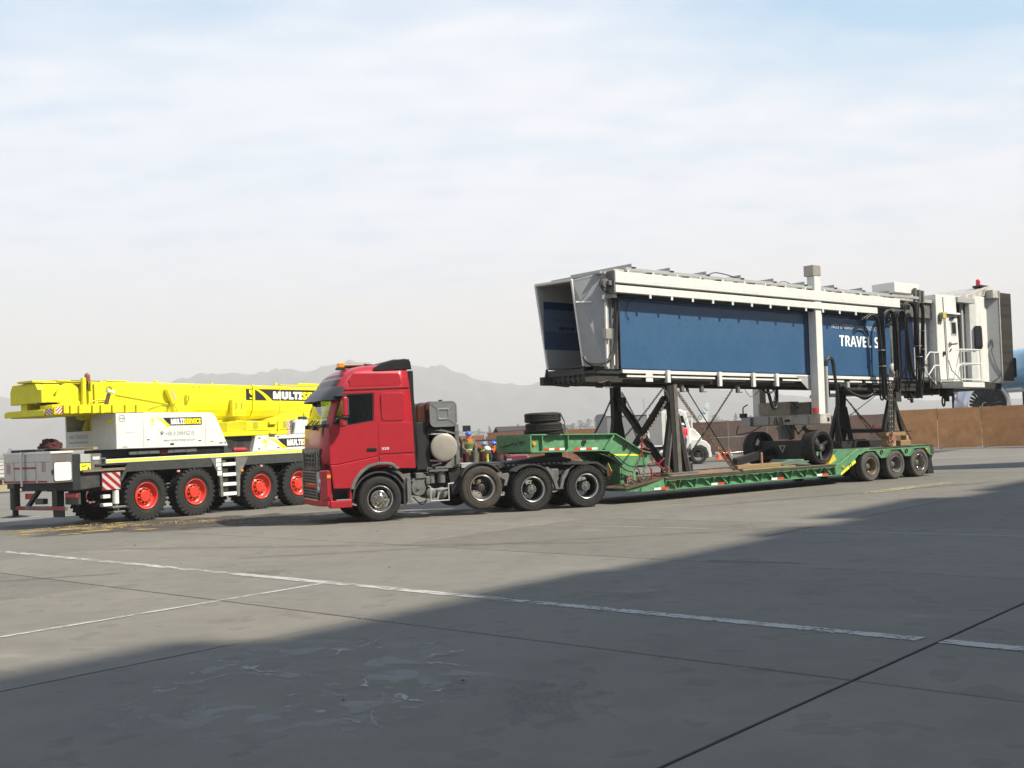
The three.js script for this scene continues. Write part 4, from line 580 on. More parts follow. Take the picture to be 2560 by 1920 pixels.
// ---------- passenger boarding bridge riding on the trailer ----------
{
  const t = thing('passenger_boarding_bridge', 'long white and blue airport boarding bridge riding on the green trailer', 'boarding bridge', BRIDGE);
  // tunnel shell
  part(t, 'roof', mt.whiteDirty, [X(-11.2, 3.3, 5.70, 5.80, -1.0, 1.0, .01)]);
  part(t, 'floor', mt.craneDeep, [X(-11.9, 3.4, 3.08, 3.16, -.95, .95)]);
  for (const s of [1, -1]) {
    part(t, 'panel', mt.blue, [X(-10.98, -3.44, 3.225, 5.2, s * .93, s * .95)]);
    part(t, 'panel', mt.blue, [X(-3.40, .88, 3.225, 5.2, s * .93, s * .95)]);
    part(t, 'panel', mt.midGrey, [X(1.0, 1.66, 3.2, 5.2, s * .72, s * .78)]); part(t, 'panel', mt.blueDark, [X(1.66, 2.4, 3.2, 5.2, s * .76, s * .80)]); part(t, 'panel', mt.lightGrey, [X(2.4, 3.3, 3.1, 5.2, s * .70, s * .80)]);
    part(t, 'panel_trim', mt.blueDark, [X(-11.02, .9, 3.195, 3.225, s * .93, s * .965)]); part(t, 'panel_trim', mt.blueDark, [X(-3.47, -3.37, 3.225, 5.3, s * .93, s * .962)]);
    part(t, 'upper_wall', mt.midGrey, [X(-11.0, 3.3, 5.2, 5.7, s * .86, s * .93)]);
    part(t, 'floor_rail', mt.white, [X(-10.98, .9, 3.10, 3.19, s * .9, s * 1.0, .008)]);
    part(t, 'gallery_strip', mt.white, [X(-10.85, -9.45, 3.0, 3.05, s * .98, s * 1.02)]); for (const [a, b] of [[-9.2, -7.5], [-7.3, -6.05], [-5.85, -4.85], [-4.6, -3.75], [-3.0, -1.7], [-1.4, -.8], [-.6, .7]]) part(t, 'gallery_strip', mt.white, [X(a, b, 3.0, 3.05, s * .98, s * 1.02)]);
  }
  part(t, 'panel_seam', mt.blueDark, [X(-10.98, -3.48, 4.985, 5.015, .95, .962)]); part(t, 'panel_seam', mt.blueDark, [X(-3.36, .88, 4.985, 5.015, .95, .962)]);
  const under = M([.045, .043, .040], .7, .1, { map: dirt });
  for (const z of [.82, -.82]) part(t, 'underframe_beam', under, [X(-12.2, 2.6, 2.86, 3.08, z - .08, z + .08, .01)]);
  for (let i = 0; i < 12; i++) part(t, 'cross_beam', under, [X(-11.6 + i * 1.2, -11.5 + i * 1.2, 2.9, 3.08, -.74, .74)]);
  for (const [x, y0] of [[-9.36, 2.87], [-7.33, 2.80], [-5.92, 2.80], [-4.90, 2.83]]) part(t, 'gallery_post', mt.white, [X(x - .06, x + .06, y0, 3.2, 1.0, 1.08, .008)]); part(t, 'gallery_post', mt.lightGrey, [X(-1.62, -1.5, 2.83, 3.02, 1.0, 1.08, .008)]);
  for (const x of [-8.62, -9.84 + 2.0, -6.35]) part(t, 'hanger_stub', mt.midGrey, [X(x - .05, x + .05, 2.66, 2.90, .78, .86), X(x - .05, x + .12, 2.64, 2.665, .78, .9)]);
  part(t, 'hanger_plate', mt.white, [X(-10.15, -9.9, 2.89, 3.12, .99, 1.01), C([-10.08, 2.94, 1.01], [-10.08, 2.94, 1.014], .014, 8), C([-9.97, 2.94, 1.01], [-9.97, 2.94, 1.014], .014, 8)]); part(t, 'hanger_plate', mt.craneDeep, [X(-11.75, -11.5, 2.72, 2.92, .78, .8)]);
  // cable trunking along the top
  part(t, 'upper_beam', mt.white, [X(-11.43, .985, 5.40, 5.685, 1.06, 1.30, .012), X(-11.43, .985, 5.468, 5.474, 1.298, 1.303)]);
  part(t, 'lower_beam', mt.white, [X(-11.43, -.235, 5.145, 5.335, 1.12, 1.30, .012)]);
  for (let i = 0; i < 12; i++) part(t, 'beam_tab', mt.white, [X(-10.22 + i * .803, -10.15 + i * .803, 5.05, 5.145, 1.27, 1.298)]);
  for (let i = 0; i < 13; i++) part(t, 'beam_tab', mt.white, [X(-10.95 + i * .9, -10.90 + i * .9, 5.685, 5.76, 1.24, 1.27)]);
  each(t, 'trunking_cable', mt.cable, [0, 1, 2, 3].map((k) => TU([[-11.3, 5.0 - k * .25, 1.02], [-11.15, 5.06 + k * .01, 1.1], [-10.6, 5.09 + k * .012, 1.14], [-5, 5.09 + k * .012, 1.15 + k * .01], [-.3, 5.09 + k * .012, 1.15]], .022, 50)));
  part(t, 'trunking_back', mt.midGrey, [X(-11.4, .9, 5.12, 5.72, .955, .985)]);
  part(t, 'beam_end', mt.midGrey, [X(-11.47, -11.435, 5.13, 5.70, 1.0, 1.29)]);
  // roof edge rail, ribs, boxes
  part(t, 'roof_rail', mt.lightGrey, [X(-10.95, 2.2, 5.75, 5.835, 1.12, 1.2, .008)]); part(t, 'roof_rail', mt.lightGrey, [X(-10.95, 2.2, 5.75, 5.835, -1.2, -1.12, .008)]);
  for (let i = 0; i < 9; i++) { part(t, 'roof_rib', mt.lightGrey, [X(-10.75 + i * 1.415, -10.735 + i * 1.415, 5.80, 5.94, -1.2, 1.2)]); part(t, 'rib_foot', mt.black, [X(-10.74 + i * 1.415, -10.6 + i * 1.415, 5.836, 5.856, .98, 1.22)]); }
  for (let i = 0; i < 9; i++) part(t, 'roof_bracket', mt.midGrey, [X(-10.1 + i * 1.35, -9.9 + i * 1.35, 5.7, 5.752, .98, 1.16)]);
  part(t, 'roof_cable', mt.cable, [TU([[-7.6, 5.86, .9], [-7.3, 5.98, .95], [-6.8, 5.94, 1.0], [-6.5, 5.86, 1.05]], .015), TU([[-4.6, 5.86, .9], [-4.3, 5.93, .95], [-4.0, 5.86, 1.0]], .012)]);
  part(t, 'roof_box', mt.lightGrey, [X(-6.9, -6.5, 5.80, 5.9, .5, .9, .01)]); part(t, 'roof_box', mt.lightGrey, [X(-9.0, -8.7, 5.80, 5.92, .3, .7, .01)]);
  const ac = part(t, 'roof_unit', mt.white, [X(1.22, 2.62, 5.96, 6.29, .1, .95, .015)]); part(ac, 'unit_leg', mt.midGrey, [X(1.3, 1.4, 5.80, 5.96, .2, .3)]); part(ac, 'unit_leg', mt.midGrey, [X(2.4, 2.5, 5.80, 5.96, .2, .3)]); for (const [x, h] of [[2.2, 6.14], [2.42, 6.1], [2.62, 6.08]]) part(t, 'roof_post', mt.midGrey, [X(x, x + .09, 5.72, h, .98, 1.07)]);
  // square mouth of the tunnel at the left, skewed
  const A = (z, d = 0) => [[-12.22 - (z + .95) * .2 + d, 5.54], [-11.86 - (z + .95) * .2 + d, 3.30]];   // leading edge, top and bottom
  const q = (a, b, c, d, th) => { const P = [a, b, c, d].map(v3), n = V().subVectors(P[1], P[0]).cross(V().subVectors(P[3], P[0])).normalize().multiplyScalar(th), pos = [], idx = [0, 1, 2, 0, 2, 3, 4, 6, 5, 4, 7, 6, 0, 4, 5, 0, 5, 1, 1, 5, 6, 1, 6, 2, 2, 6, 7, 2, 7, 3, 3, 7, 4, 3, 4, 0]; for (const p of P) pos.push(p.x, p.y, p.z); for (const p of P) pos.push(p.x + n.x, p.y + n.y, p.z + n.z); const g = new THREE.BufferGeometry(); g.setAttribute('position', new THREE.Float32BufferAttribute(pos, 3)); g.setAttribute('uv', new THREE.Float32BufferAttribute(new Float32Array(16), 2)); g.setIndex(idx); const f = g.toNonIndexed(); f.computeVertexNormals(); return f; };
  const nT = [-12.08, 5.535, .35], nB = [-11.74, 3.30, .35], fT = [-12.22, 5.54, -.95], fB = [-11.86, 3.30, -.95];
  const hood = new THREE.Group(); hood.name = 'tunnel_mouth'; t.add(hood);
  part(hood, 'side_wall', mt.lightGrey, [q(nT, nB, [-11.50, 3.26, .97], [-11.44, 5.72, .97], -.05)]);
  part(hood, 'side_wall', mt.lightGrey, [q(fT, fB, [-9.2, 3.26, -.95], [-9.2, 5.72, -.95], .05)]);
  part(hood, 'roof_plate', mt.lightGrey, [q(nT, fT, [-9.2, 5.74, -.95], [-9.2, 5.74, .55], .05), q(nT, [-9.2, 5.74, .55], [-9.2, 5.74, .97], [-11.44, 5.72, .97], .05), q([-11.66, 5.70, .97], [-11.66, 5.70, -.97], [-11.1, 5.74, -.97], [-11.1, 5.74, .97], .05)]);
  part(hood, 'inner_floor', mt.craneDeep, [q([-11.74, 3.28, .35], [-11.86, 3.28, -.93], [-9.0, 3.22, -.93], [-9.0, 3.22, .85], -.05)]);
  part(hood, 'inner_ceiling', mt.midGrey, [X(-9.3, -9.25, 3.2, 5.7, -.90, .90)]);
  const lip = (a, b) => part(hood, 'lip', mt.white, [bar(a, b, .055, .055)]); lip(nT, nB); lip(fT, fB); lip(nT, fT);
  // corrugated flap under the mouth
  part(hood, 'floor_flap', M([.05, .052, .06], .6, .1, { map: dirt }), Array.from({ length: 9 }, (_, i) => { const k = i / 8, z = lerp(.6, -.9, k); return bar([lerp(-11.80, -11.9, k), 2.98 + .02 * (i % 2), z], [-11.2, 2.93 + .02 * (i % 2), z], .20, .10); }).concat([bar([-11.76, 3.3, .36], [-11.80, 2.95, .4], .05), bar([-11.88, 3.3, -.97], [-11.95, 2.95, -.97], .05), q([-11.76, 3.25, .4], [-11.8, 2.95, .4], [-11.9, 2.95, -.97], [-11.9, 3.25, -.97], .03)]));
  // interior advert on the far wall: dark blue band, grey field, small lettering
  const ad = print(1, 1, () => {}, .35); ad.map = canvasMap(768, 512, (x, w, h) => { x.fillStyle = '#56657f'; x.fillRect(0, 0, w, h); x.fillStyle = '#1c2f5e'; x.fillRect(0, 0, w, h * .16); x.fillStyle = '#40506c'; x.fillRect(0, h * .62, w, h * .38); x.fillStyle = '#23334f'; x.font = '42px sans-serif'; x.fillText('VUELA EN SKY', 90, 208); x.fillRect(150, 262, 60, 34); x.fillRect(222, 262, 30, 34); x.fillRect(262, 262, 50, 34); x.beginPath(); x.arc(520, 300, 70, 0, 7); x.fill(); });
  part(hood, 'advert', ad, [SH(2.7, 1.28, (g) => g.translate(-10.66, 4.47, -.893))]);
  // open framework between mouth and first panel
  part(t, 'end_frame', mt.lightGrey, [X(-11.50, -11.42, 3.2, 5.66, .90, 1.0, .01), PY([[-11.36, .72], [-11.2, .9], [-11.24, .93], [-11.4, .75]], 3.2, 5.2)]); part(t, 'end_channel', mt.white, [X(-11.55, -11.50, 3.25, 4.9, .98, 1.03), X(-11.28, -11.24, 3.3, 4.8, .95, 1.0)]);
  part(t, 'end_wall', mt.midGrey, [PY([[-11.48, .45], [-11.06, .93], [-11.10, .95], [-11.52, .47]], 3.2, 5.6)]); part(t, 'cross_arm', mt.lightGrey, [bar([-11.66, 5.03, 1.02], [-11.22, 5.10, 1.1], .10, .05)]); part(t, 'arm_cap', mt.white, [X(-11.36, -11.22, 5.03, 5.13, 1.06, 1.12)]);
  part(t, 'sunlit_patch_bar', mt.white, [bar([-12.0, 4.95, .40], [-11.75, 4.93, .72], .04, .05)]);  // white bar added in place of a sunlit patch on the mouth wall
  part(t, 'junction_box', mt.cream, [X(-11.66, -11.45, 3.95, 4.22, 1.0, 1.14, .015)]); part(t, 'winch_motor', mt.midGrey, [C([-11.62, 5.38, 1.0], [-11.62, 5.38, 1.16], .12, 16), X(-11.60, -11.46, 5.32, 5.44, 1.14, 1.24, .01)]);
  each(t, 'cable_bundle', mt.cable, [0, 1, 2].map((k) => TU([[-11.15, 5.0, 1.03 + k * .03], [-11.2 + k * .02, 4.5, 1.04], [-11.3 + k * .025, 3.8, 1.05], [-11.55 + k * .03, 3.42, 1.06], [-12.0, 3.26 + k * .03, 1.08], [-12.3 + k * .02, 3.36, 1.06], [-12.34 + k * .03, 3.5, 1.0]], .032, 60)));
  each(t, 'loose_wire', mt.cable, [TU([[-11.56, 5.7, 1.0], [-11.7, 5.5, 1.05], [-11.7, 5.25, 1.08], [-11.55, 5.15, 1.08], [-11.42, 5.25, 1.05]], .016, 30), TU([[-11.85, 2.9, .8], [-11.7, 2.84, .9], [-11.45, 2.9, .92], [-11.35, 2.86, .9]], .02, 20), TU([[-11.6, 2.86, .9], [-11.55, 2.72, .95], [-11.4, 2.74, .95], [-11.36, 2.86, .9]], .006, 20), TU([[-10.65, 5.06, 1.1], [-10.72, 4.9, 1.0], [-10.76, 4.65, .98], [-10.66, 4.5, .97]], .008, 20)]);
  // lettering
  const txt = print(1, 1, () => {}, .3, true); txt.map = canvasMap(1536, 512, (x, w, h) => { x.clearRect(0, 0, w, h); x.fillStyle = '#fff'; x.textBaseline = 'top'; x.save(); x.scale(1.02, 1); x.font = '92px sans-serif'; x.fillStyle = '#c3cbd6'; x.fillText('NOS UNIMOS PARA UNIR C', 4, 14, 1500); x.restore(); x.fillStyle = '#ffffff'; x.font = 'bold 236px sans-serif'; x.fillText('TRAVEL S', 190, 150, 1320); });
  part(t, 'lettering', txt, [SH(3.05, 1.016, (g) => g.translate(-.62, 4.34, .9535))]);
  // lift columns with the jack housing on the near one
  for (const s of [1, -1]) part(t, 'lift_column', mt.white, [X(-3.28, -2.98, 2.03, s > 0 ? 6.14 : 5.6, s * .98, s * 1.26, .012)]);
  part(t, 'jack_housing', mt.cream, [X(-3.34, -2.97, 6.14, 6.46, .92, 1.27, .012)]);
  part(t, 'column_plate', mt.lightGrey, [PR([[-3.95, 3.15], [-3.3, 3.15], [-3.3, 2.75], [-3.4, 2.75]], .97, 1.0)]);
  // bogie: carriage, pivot, axle beam, two solid wheels
  part(t, 'carriage', mt.whiteDirty, [X(-3.32, -2.80, 1.73, 2.03, -1.70, 1.31, .02)]); each(t, 'carriage_cheek', mt.lightGrey, [X(-3.36, -3.32, 1.76, 2.0, -1.2, -.6), X(-3.38, -3.32, 1.74, 1.96, .3, .9)]);
  each(t, 'carriage_gusset', mt.midGrey, [-.35, -.15].map((z) => PX([[z - .08, 1.74], [z + .08, 1.74], [z + .03, 1.98], [z - .03, 1.98]], -3.36, -3.32)));
  part(t, 'control_box', M([.42, .41, .36], .5, 0, { map: dirt }), [X(-3.28, -2.85, 2.03, 2.44, -1.05, .18, .015)]); part(t, 'box_lug', mt.black, [X(-3.2, -3.1, 2.44, 2.48, -.55, -.45)]); part(t, 'control_box', mt.midGrey, [X(-3.2, -2.9, 2.03, 2.40, .40, .85, .01)]);
  part(t, 'electric_box', mt.lightGrey, [X(-3.45, -3.32, 1.72, 2.0, -1.62, -1.25, .01)]); part(t, 'electric_box', mt.black, [X(-3.45, -3.32, 2.0, 2.14, -1.68, -1.46, .01)]);
  part(t, 'warning_lamp', mt.redLamp, [C([-3.36, 2.06, 1.16], [-3.36, 2.2, 1.16], .08, 14)]); part(t, 'square_mark', mt.black, [X(-2.98, -2.88, 1.80, 1.92, 1.311, 1.315)]); part(t, 'vent_grid', mt.black, [X(-3.333, -3.322, 1.82, 1.9, .0, .2)]);
  part(t, 'pivot', mt.midGrey, [C([-3.12, 1.30, -.12], [-3.12, 1.74, -.12], .24, 20, .27), C([-3.12, 1.60, -.12], [-3.12, 1.66, -.12], .31, 20)]);
  const dk = M([.030, .030, .031], .6, .1, { map: dirt });
  part(t, 'axle_beam', dk, [X(-3.38, -2.86, .70, 1.26, -1.0, .80, .04), C([-3.12, 1.03, -1.4], [-3.12, 1.03, 1.2], .12, 14)]); part(t, 'axle_mark', mt.lightGrey, [PX([[-.22, 1.12], [.05, 1.12], [-.08, .88]], -3.386, -3.381, 0, [[[-.16, 1.09], [-.01, 1.09], [-.08, .95]]])]);
  const solid = wheel(M([.022, .022, .023], .75, 0, { map: dirt }), tyreGeo(.515, .40, .46, 0, 0, 56), [['rim', dk, [LA([[.40, .20], [.41, .225], [.39, .23], [.375, .18], [.37, .02]], 44)]], ['spokes', mt.darkGrey, [disc(.0, .13, .05, .05), ...[0, 1, 2].map((i) => bar([.1 * Math.cos(i * 2.094 + .5), .1 * Math.sin(i * 2.094 + .5), .1], [.38 * Math.cos(i * 2.094 + .5), .38 * Math.sin(i * 2.094 + .5), .16], .07, .05))]], ['hub', mt.frameGrey, [C([0, 0, .05], [0, 0, .17], .085, 18), ...nutsAt(8, .06, .16, .012, .02)]], ['inner_disc', dk, [disc(0, .38, -.02, .02)]]]);
  setWheel(t, solid, -3.22, 1.045, 1.07); setWheel(t, solid, -3.12, 1.045, -1.22, true);
  part(t, 'tow_bar', dk, [bar([-3.38, .95, -.5], [-5.3, .66, -.3], .22, .16), bar([-3.5, 1.2, -1.1], [-3.7, .7, -.9], .05)]); part(t, 'bogie_arm', mt.chassis, [bar([-3.1, 1.65, .5], [-3.0, 1.35, .8], .12), bar([-3.6, 1.7, .2], [-3.6, 1.3, .45], .1)]);
  each(t, 'hydraulic_hose', mt.cable, [TU([[-3.72, 1.75, -1.5], [-3.9, 1.5, -1.4], [-3.85, 1.55, -.9], [-3.7, 1.72, -.6]], .018, 24), TU([[-3.3, 2.4, .3], [-3.2, 2.25, .4], [-3.1, 2.1, .7], [-3.2, 2.04, .9]], .025, 24), TU([[-3.3, 1.7, .3], [-3.2, 1.45, .4], [-3.4, 1.5, .6], [-3.3, 1.7, .8]], .018, 24), TU([[-3.7, 2.1, -1.3], [-3.75, 2.3, -1.25], [-3.6, 2.4, -1.2]], .02, 16)]);
  // hose tower beside the near column
  part(t, 'pipe', mt.lightGrey, [C([-2.82, 1.9, 1.2], [-2.82, 3.45, 1.2], .06, 10)]); each(t, 'hose', mt.cable, [0, 1].map((k) => TU([[-2.84 + k * .05, 3.4, 1.2], [-2.80 + k * .05, 3.62, 1.2], [-2.60 + k * .02, 3.74 - k * .06, 1.2], [-2.44 - k * .05, 3.6, 1.2], [-2.40 - k * .04, 3.3, 1.2], [-2.28, 2.5, 1.2], [-2.2, 1.9, 1.1], [-1.95, 1.2, 1.0], [-1.9, 1.05, .9]], .04, 60)));
  // festoon loops at the sliding joint
  const loops = [[[-.9, 4.95], [-.84, 5.02], [-.52, 5.12], [-.2, 4.95], [-.14, 4.2], [-.1, 3.3], [-.1, 2.6], [.02, 2.5], [.06, 2.8], [.03, 3.6]], [[.02, 2.7], [.03, 4.2], [.08, 5.05], [.38, 5.31], [.68, 5.12], [.74, 4.3], [.78, 3.4], [.72, 2.75], [.60, 2.85]], [[.72, 3.4], [.74, 5.05], [1.0, 5.33], [1.29, 5.13], [1.37, 4.3], [1.46, 3.5], [1.62, 3.15]], [[1.15, 4.7], [1.18, 5.42], [1.48, 5.64], [1.82, 5.46], [1.86, 4.6], [1.9, 3.6], [1.86, 2.6]], [[1.86, 4.2], [1.92, 5.4], [2.1, 5.66], [2.28, 5.42], [2.22, 4.6], [2.12, 3.6], [1.90, 2.55]]];
  loops.forEach((p, i) => each(t, 'cable_loop', mt.cable, [0, 1, 2].map((k) => TU(p.map(([x, y], j) => [x + (k - 1) * .035 * Math.cos(j), y - (k === 1 ? 0 : .03), 1.20 + k * .06]), .027, 64))));
  each(t, 'cable_clamp', mt.lightGrey, [[-.12, 4.0], [-.10, 3.5], [1.88, 4.2], [1.9, 3.85], [2.2, 4.7], [2.15, 4.1], [2.12, 3.5]].map(([x, y]) => X(x - .08, x + .08, y, y + .02, 1.18, 1.38)));
  each(t, 'under_cable', mt.cable, [TU([[-4.7, 2.85, .5], [-4.6, 2.4, .55], [-4.5, 2.22, .55], [-4.35, 2.3, .55], [-4.25, 2.85, .5]], .05, 30), TU([[-5.3, 2.86, .7], [-5.0, 2.66, .75], [-4.75, 2.72, .78], [-4.9, 2.84, .8]], .03, 24), TU([[-6.0, 2.85, .7], [-5.7, 2.55, .7], [-5.45, 2.62, .7], [-5.2, 2.8, .7]], .008, 20), TU([[-1.6, 2.85, .9], [-1.2, 2.66, .95], [-.8, 2.56, 1.0], [-.4, 2.6, 1.0], [-.1, 2.75, 1.0]], .045, 40), TU([[-1.4, 2.85, .8], [-.9, 2.6, .9], [-.5, 2.5, .9], [.0, 2.66, .9]], .03, 40), TU([[-2.3, 2.86, .5], [-2.1, 2.6, .6], [-1.9, 2.65, .6], [-1.8, 2.86, .5]], .03, 24)]);
  part(t, 'cable_tray', under, [X(-1.3, 2.6, 2.78, 2.95, .3, .9)]);
  part(t, 'junction_box', mt.darkGrey, [X(.52, .9, 3.0, 3.3, .82, .98, .01)]); part(t, 'plastic_bag', mt.whiteDirty, [new THREE.IcosahedronGeometry(.17, 2).scale(1, 1.2, .6).translate(.95, 3.45, .95)]);
  // cabin at the aircraft end
  const cabin = new THREE.Group(); cabin.name = 'cabin'; t.add(cabin);
  part(cabin, 'front_box', mt.white, [PR([[3.30, 3.08], [3.30, 5.99], [4.50, 6.0], [4.64, 3.12]], -1.1, 1.1, .012)]);
  part(cabin, 'groove', mt.darkGrey, [bar([3.72, 5.92, 1.1], [3.80, 3.15, 1.1], .035, .02)]);
  part(cabin, 'door', mt.white, [PR([[3.80, 5.33], [4.50, 5.33], [4.60, 3.2], [3.88, 3.16]], 1.10, 1.125, .006)]); part(cabin, 'door_window', mt.glassBlack, [PR([[4.13, 5.08], [4.37, 5.08], [4.38, 4.72], [4.15, 4.72]], 1.125, 1.131)]); part(cabin, 'window_frame', mt.lightGrey, [PR([[4.09, 5.13], [4.41, 5.13], [4.42, 4.67], [4.11, 4.67]], 1.125, 1.137, 0, [[[4.125, 5.09], [4.375, 5.09], [4.385, 4.71], [4.145, 4.71]]])]);
  part(cabin, 'door_canopy', mt.white, [X(3.74, 4.56, 5.36, 5.42, 1.08, 1.22)]); part(cabin, 'door_closer', mt.black, [bar([4.02, 5.22, 1.15], [4.3, 5.26, 1.17], .05), C([4.18, 5.24, 1.15], [4.18, 5.24, 1.2], .04, 10)]);
  part(cabin, 'handle', mt.maroon, [new THREE.TorusGeometry(.06, .014, 6, 14).translate(3.98, 4.35, 1.15), bar([4.05, 4.36, 1.14], [4.45, 4.40, 1.14], .02), bar([3.95, 4.1, 1.14], [4.05, 4.2, 1.14], .03)]);
  part(cabin, 'lamp', M([.55, .45, .12], .4), [X(3.46, 3.66, 5.18, 5.40, 1.1, 1.26, .02)]); part(cabin, 'lamp_bracket', mt.midGrey, [X(3.40, 3.5, 5.1, 5.34, 1.1, 1.2, .02)]);
  part(cabin, 'intercom', mt.black, [X(3.60, 3.70, 3.98, 4.1, 1.1, 1.16, .01)]);
  // rotunda, shutter and head
  part(cabin, 'shutter_housing', mt.lightGrey, [X(4.55, 5.6, 5.80, 5.98, .3, 1.15, .01)]);
  each(cabin, 'shutter_slat', M([.06, .062, .058], .6, 0, { map: dirt }), Array.from({ length: 7 }, (_, i) => X(4.62 + i * .12, 4.725 + i * .12, 3.15, 5.80, .78 + .03 * (i % 2), .86 + .03 * (i % 2))));
  part(cabin, 'shutter_guide', mt.lightGrey, [X(5.05, 5.15, 3.15, 5.8, .86, .96)]);
  const wall = [[5.48, .70], [5.62, .92], [5.85, 1.02], [6.2, 1.03], [6.5, .98], [6.66, .94]];
  part(cabin, 'curved_wall', mt.white, [PY([...wall, ...wall.map(([x, z]) => [x, z - .06]).reverse()], 3.14, 6.1)]);
  part(cabin, 'side_window', mt.glassBlack, [PR([[5.72, 4.30], [5.72, 5.0], [5.78, 5.06], [6.08, 5.07], [6.15, 5.0], [6.17, 4.36], [6.11, 4.28], [5.78, 4.24]].map(([x, y]) => [x, y]), 1.0, 1.045)]);
  part(cabin, 'head_wall', mt.lightGrey, [PY([[6.66, .94], [6.95, 1.24], [6.99, 1.20], [6.70, .90]], 3.10, 6.34), PY([[6.66, -.94], [6.95, -1.24], [6.99, -1.20], [6.70, -.90]], 3.10, 6.34), X(6.66, 6.72, 3.1, 6.3, -.94, .94)]);
  part(cabin, 'head_roof', mt.whiteDirty, [PR([[4.5, 5.98], [5.5, 6.13], [6.7, 6.48], [6.95, 6.52], [6.95, 6.2], [5.5, 5.98]], -1.05, .98, .012), X(6.6, 7.1, 6.05, 6.34, -1.2, 1.25, .015)]); part(cabin, 'side_cheek', mt.lightGrey, [PR([[4.55, 5.98], [5.35, 6.12], [5.35, 5.3], [4.56, 5.4]], .5, .56), PR([[5.35, 5.96], [5.42, 6.14], [6.68, 6.46], [6.68, 5.96]], .80, .93)]);
  part(cabin, 'beacon', mt.redLamp, [C([6.62, 6.50, .7], [6.62, 6.70, .7], .085, 14, .075), new THREE.SphereGeometry(.075, 14, 6, 0, 7, 0, 1.57).translate(6.62, 6.70, .7)]); part(cabin, 'beacon_base', mt.black, [X(6.5, 6.95, 6.47, 6.54, .55, .9)]);
  // bellows: folded dark fabric round the opening
  const fold = (z0, s) => PY(Array.from({ length: 13 }, (_, i) => [6.98 + i * .068, z0 + s * (i % 2) * .07]).concat(Array.from({ length: 13 }, (_, i) => [6.98 + (12 - i) * .068, z0 - s * .08])), 3.16, 6.26);
  const bellMat = M([.15, .145, .13], .85, 0, { map: dirt }); part(cabin, 'bellows', bellMat, [fold(1.2, 1)]); part(cabin, 'bellows', bellMat, [fold(-1.2, -1)]); part(cabin, 'bellows', bellMat, [X(6.98, 7.8, 6.18, 6.26, -1.2, 1.2)]);
  part(cabin, 'bumper_edge', mt.whiteDirty, [X(6.98, 7.86, 3.10, 3.17, -1.3, 1.3, .015), X(6.96, 7.0, 3.1, 6.32, 1.2, 1.27)]); part(cabin, 'rubber_bumper', mt.black, [X(7.78, 7.9, 3.3, 4.0, 1.0, 1.3, .05)]);
  part(cabin, 'cabin_floor', under, [X(2.8, 7.2, 2.88, 3.08, -1.1, 1.08, .01)]);
  each(cabin, 'loose_wire', mt.cable, [TU([[6.74, 4.55, 1.03], [6.78, 4.4, 1.07], [6.72, 4.2, 1.04], [6.82, 3.7, 1.13], [6.92, 3.4, 1.23], [6.85, 3.25, 1.16], [6.68, 3.12, 1.0]], .01, 40), TU([[6.64, 6.4, .9], [6.5, 6.35, 1.0], [6.3, 6.15, 1.05]], .008, 20)]);
  part(cabin, 'socket', mt.midGrey, [X(6.70, 6.78, 4.5, 4.62, 1.0, 1.1, .01)]);
  // service landing and its railings
  part(t, 'landing', mt.white, [X(3.42, 4.72, 2.87, 3.035, 1.12, 1.90, .01)]); part(t, 'landing', under, [X(2.9, 4.66, 2.86, 3.0, 1.0, 1.12)]);
  const rail = (p) => part(t, 'railing', mt.white, PIPE(p, .022));
  rail([[3.42, 3.04, 1.87], [3.40, 4.10, 1.87], [4.56, 4.12, 1.87], [4.58, 3.04, 1.87]]); rail([[3.41, 3.64, 1.87], [4.57, 3.66, 1.87]]); rail([[3.42, 3.12, 1.87], [4.58, 3.13, 1.87]]); rail([[3.40, 4.09, 1.87], [3.14, 4.09, 1.84], [2.77, 3.72, 1.82], [2.88, 3.42, 1.84], [3.38, 3.10, 1.87]]); rail([[2.95, 3.36, 1.84], [3.40, 3.62, 1.87]]);
  rail([[4.58, 3.04, 1.15], [4.56, 4.12, 1.15], [4.56, 4.12, 1.87]]); rail([[4.57, 3.66, 1.15], [4.57, 3.66, 1.87]]);
  rail([[3.36, 3.05, 1.12], [3.32, 4.05, 1.12], [2.82, 4.05, 1.1], [2.46, 3.69, 1.08], [2.56, 3.42, 1.08], [3.08, 3.0, 1.12]]); rail([[3.06, 3.02, 1.12], [3.04, 4.05, 1.12]]); rail([[2.72, 3.3, 1.1], [3.05, 3.62, 1.12], [3.34, 3.62, 1.12]]);
  // things hanging under the floor
  part(t, 'floor_box', mt.darkGrey, [X(.93, 1.22, 2.42, 2.72, .95, 1.05, .01)]); part(t, 'floor_box', mt.craneDeep, [X(2.3, 2.75, 2.56, 2.86, .4, .8, .02)]); part(t, 'floor_box', mt.craneDeep, [X(3.9, 4.3, 2.62, 2.88, .7, 1.0, .02)]); part(t, 'floor_box', mt.maroon, [X(3.35, 3.5, 2.66, 2.82, .9, 1.0)]); part(t, 'sensor', mt.black, [C([1.95, 2.66, .9], [2.02, 2.40, .9], .05, 10), X(4.05, 4.2, 2.45, 2.66, .8, .9)]); part(t, 'floor_beam', under, [X(.4, 4.4, 2.7, 2.88, -.6, .6, .03)]);
  each(t, 'loose_wire', mt.cable, [new THREE.TorusGeometry(.11, .03, 6, 20).scale(.7, 1.4, 1).translate(3.75, 2.45, .95), TU([[1.6, 2.7, .9], [1.75, 2.5, .95], [2.05, 2.55, .95], [1.9, 2.7, .9]], .02, 20), TU([[3.0, 2.75, .9], [3.15, 2.62, .9], [3.35, 2.75, .9]], .008, 14)]);
}
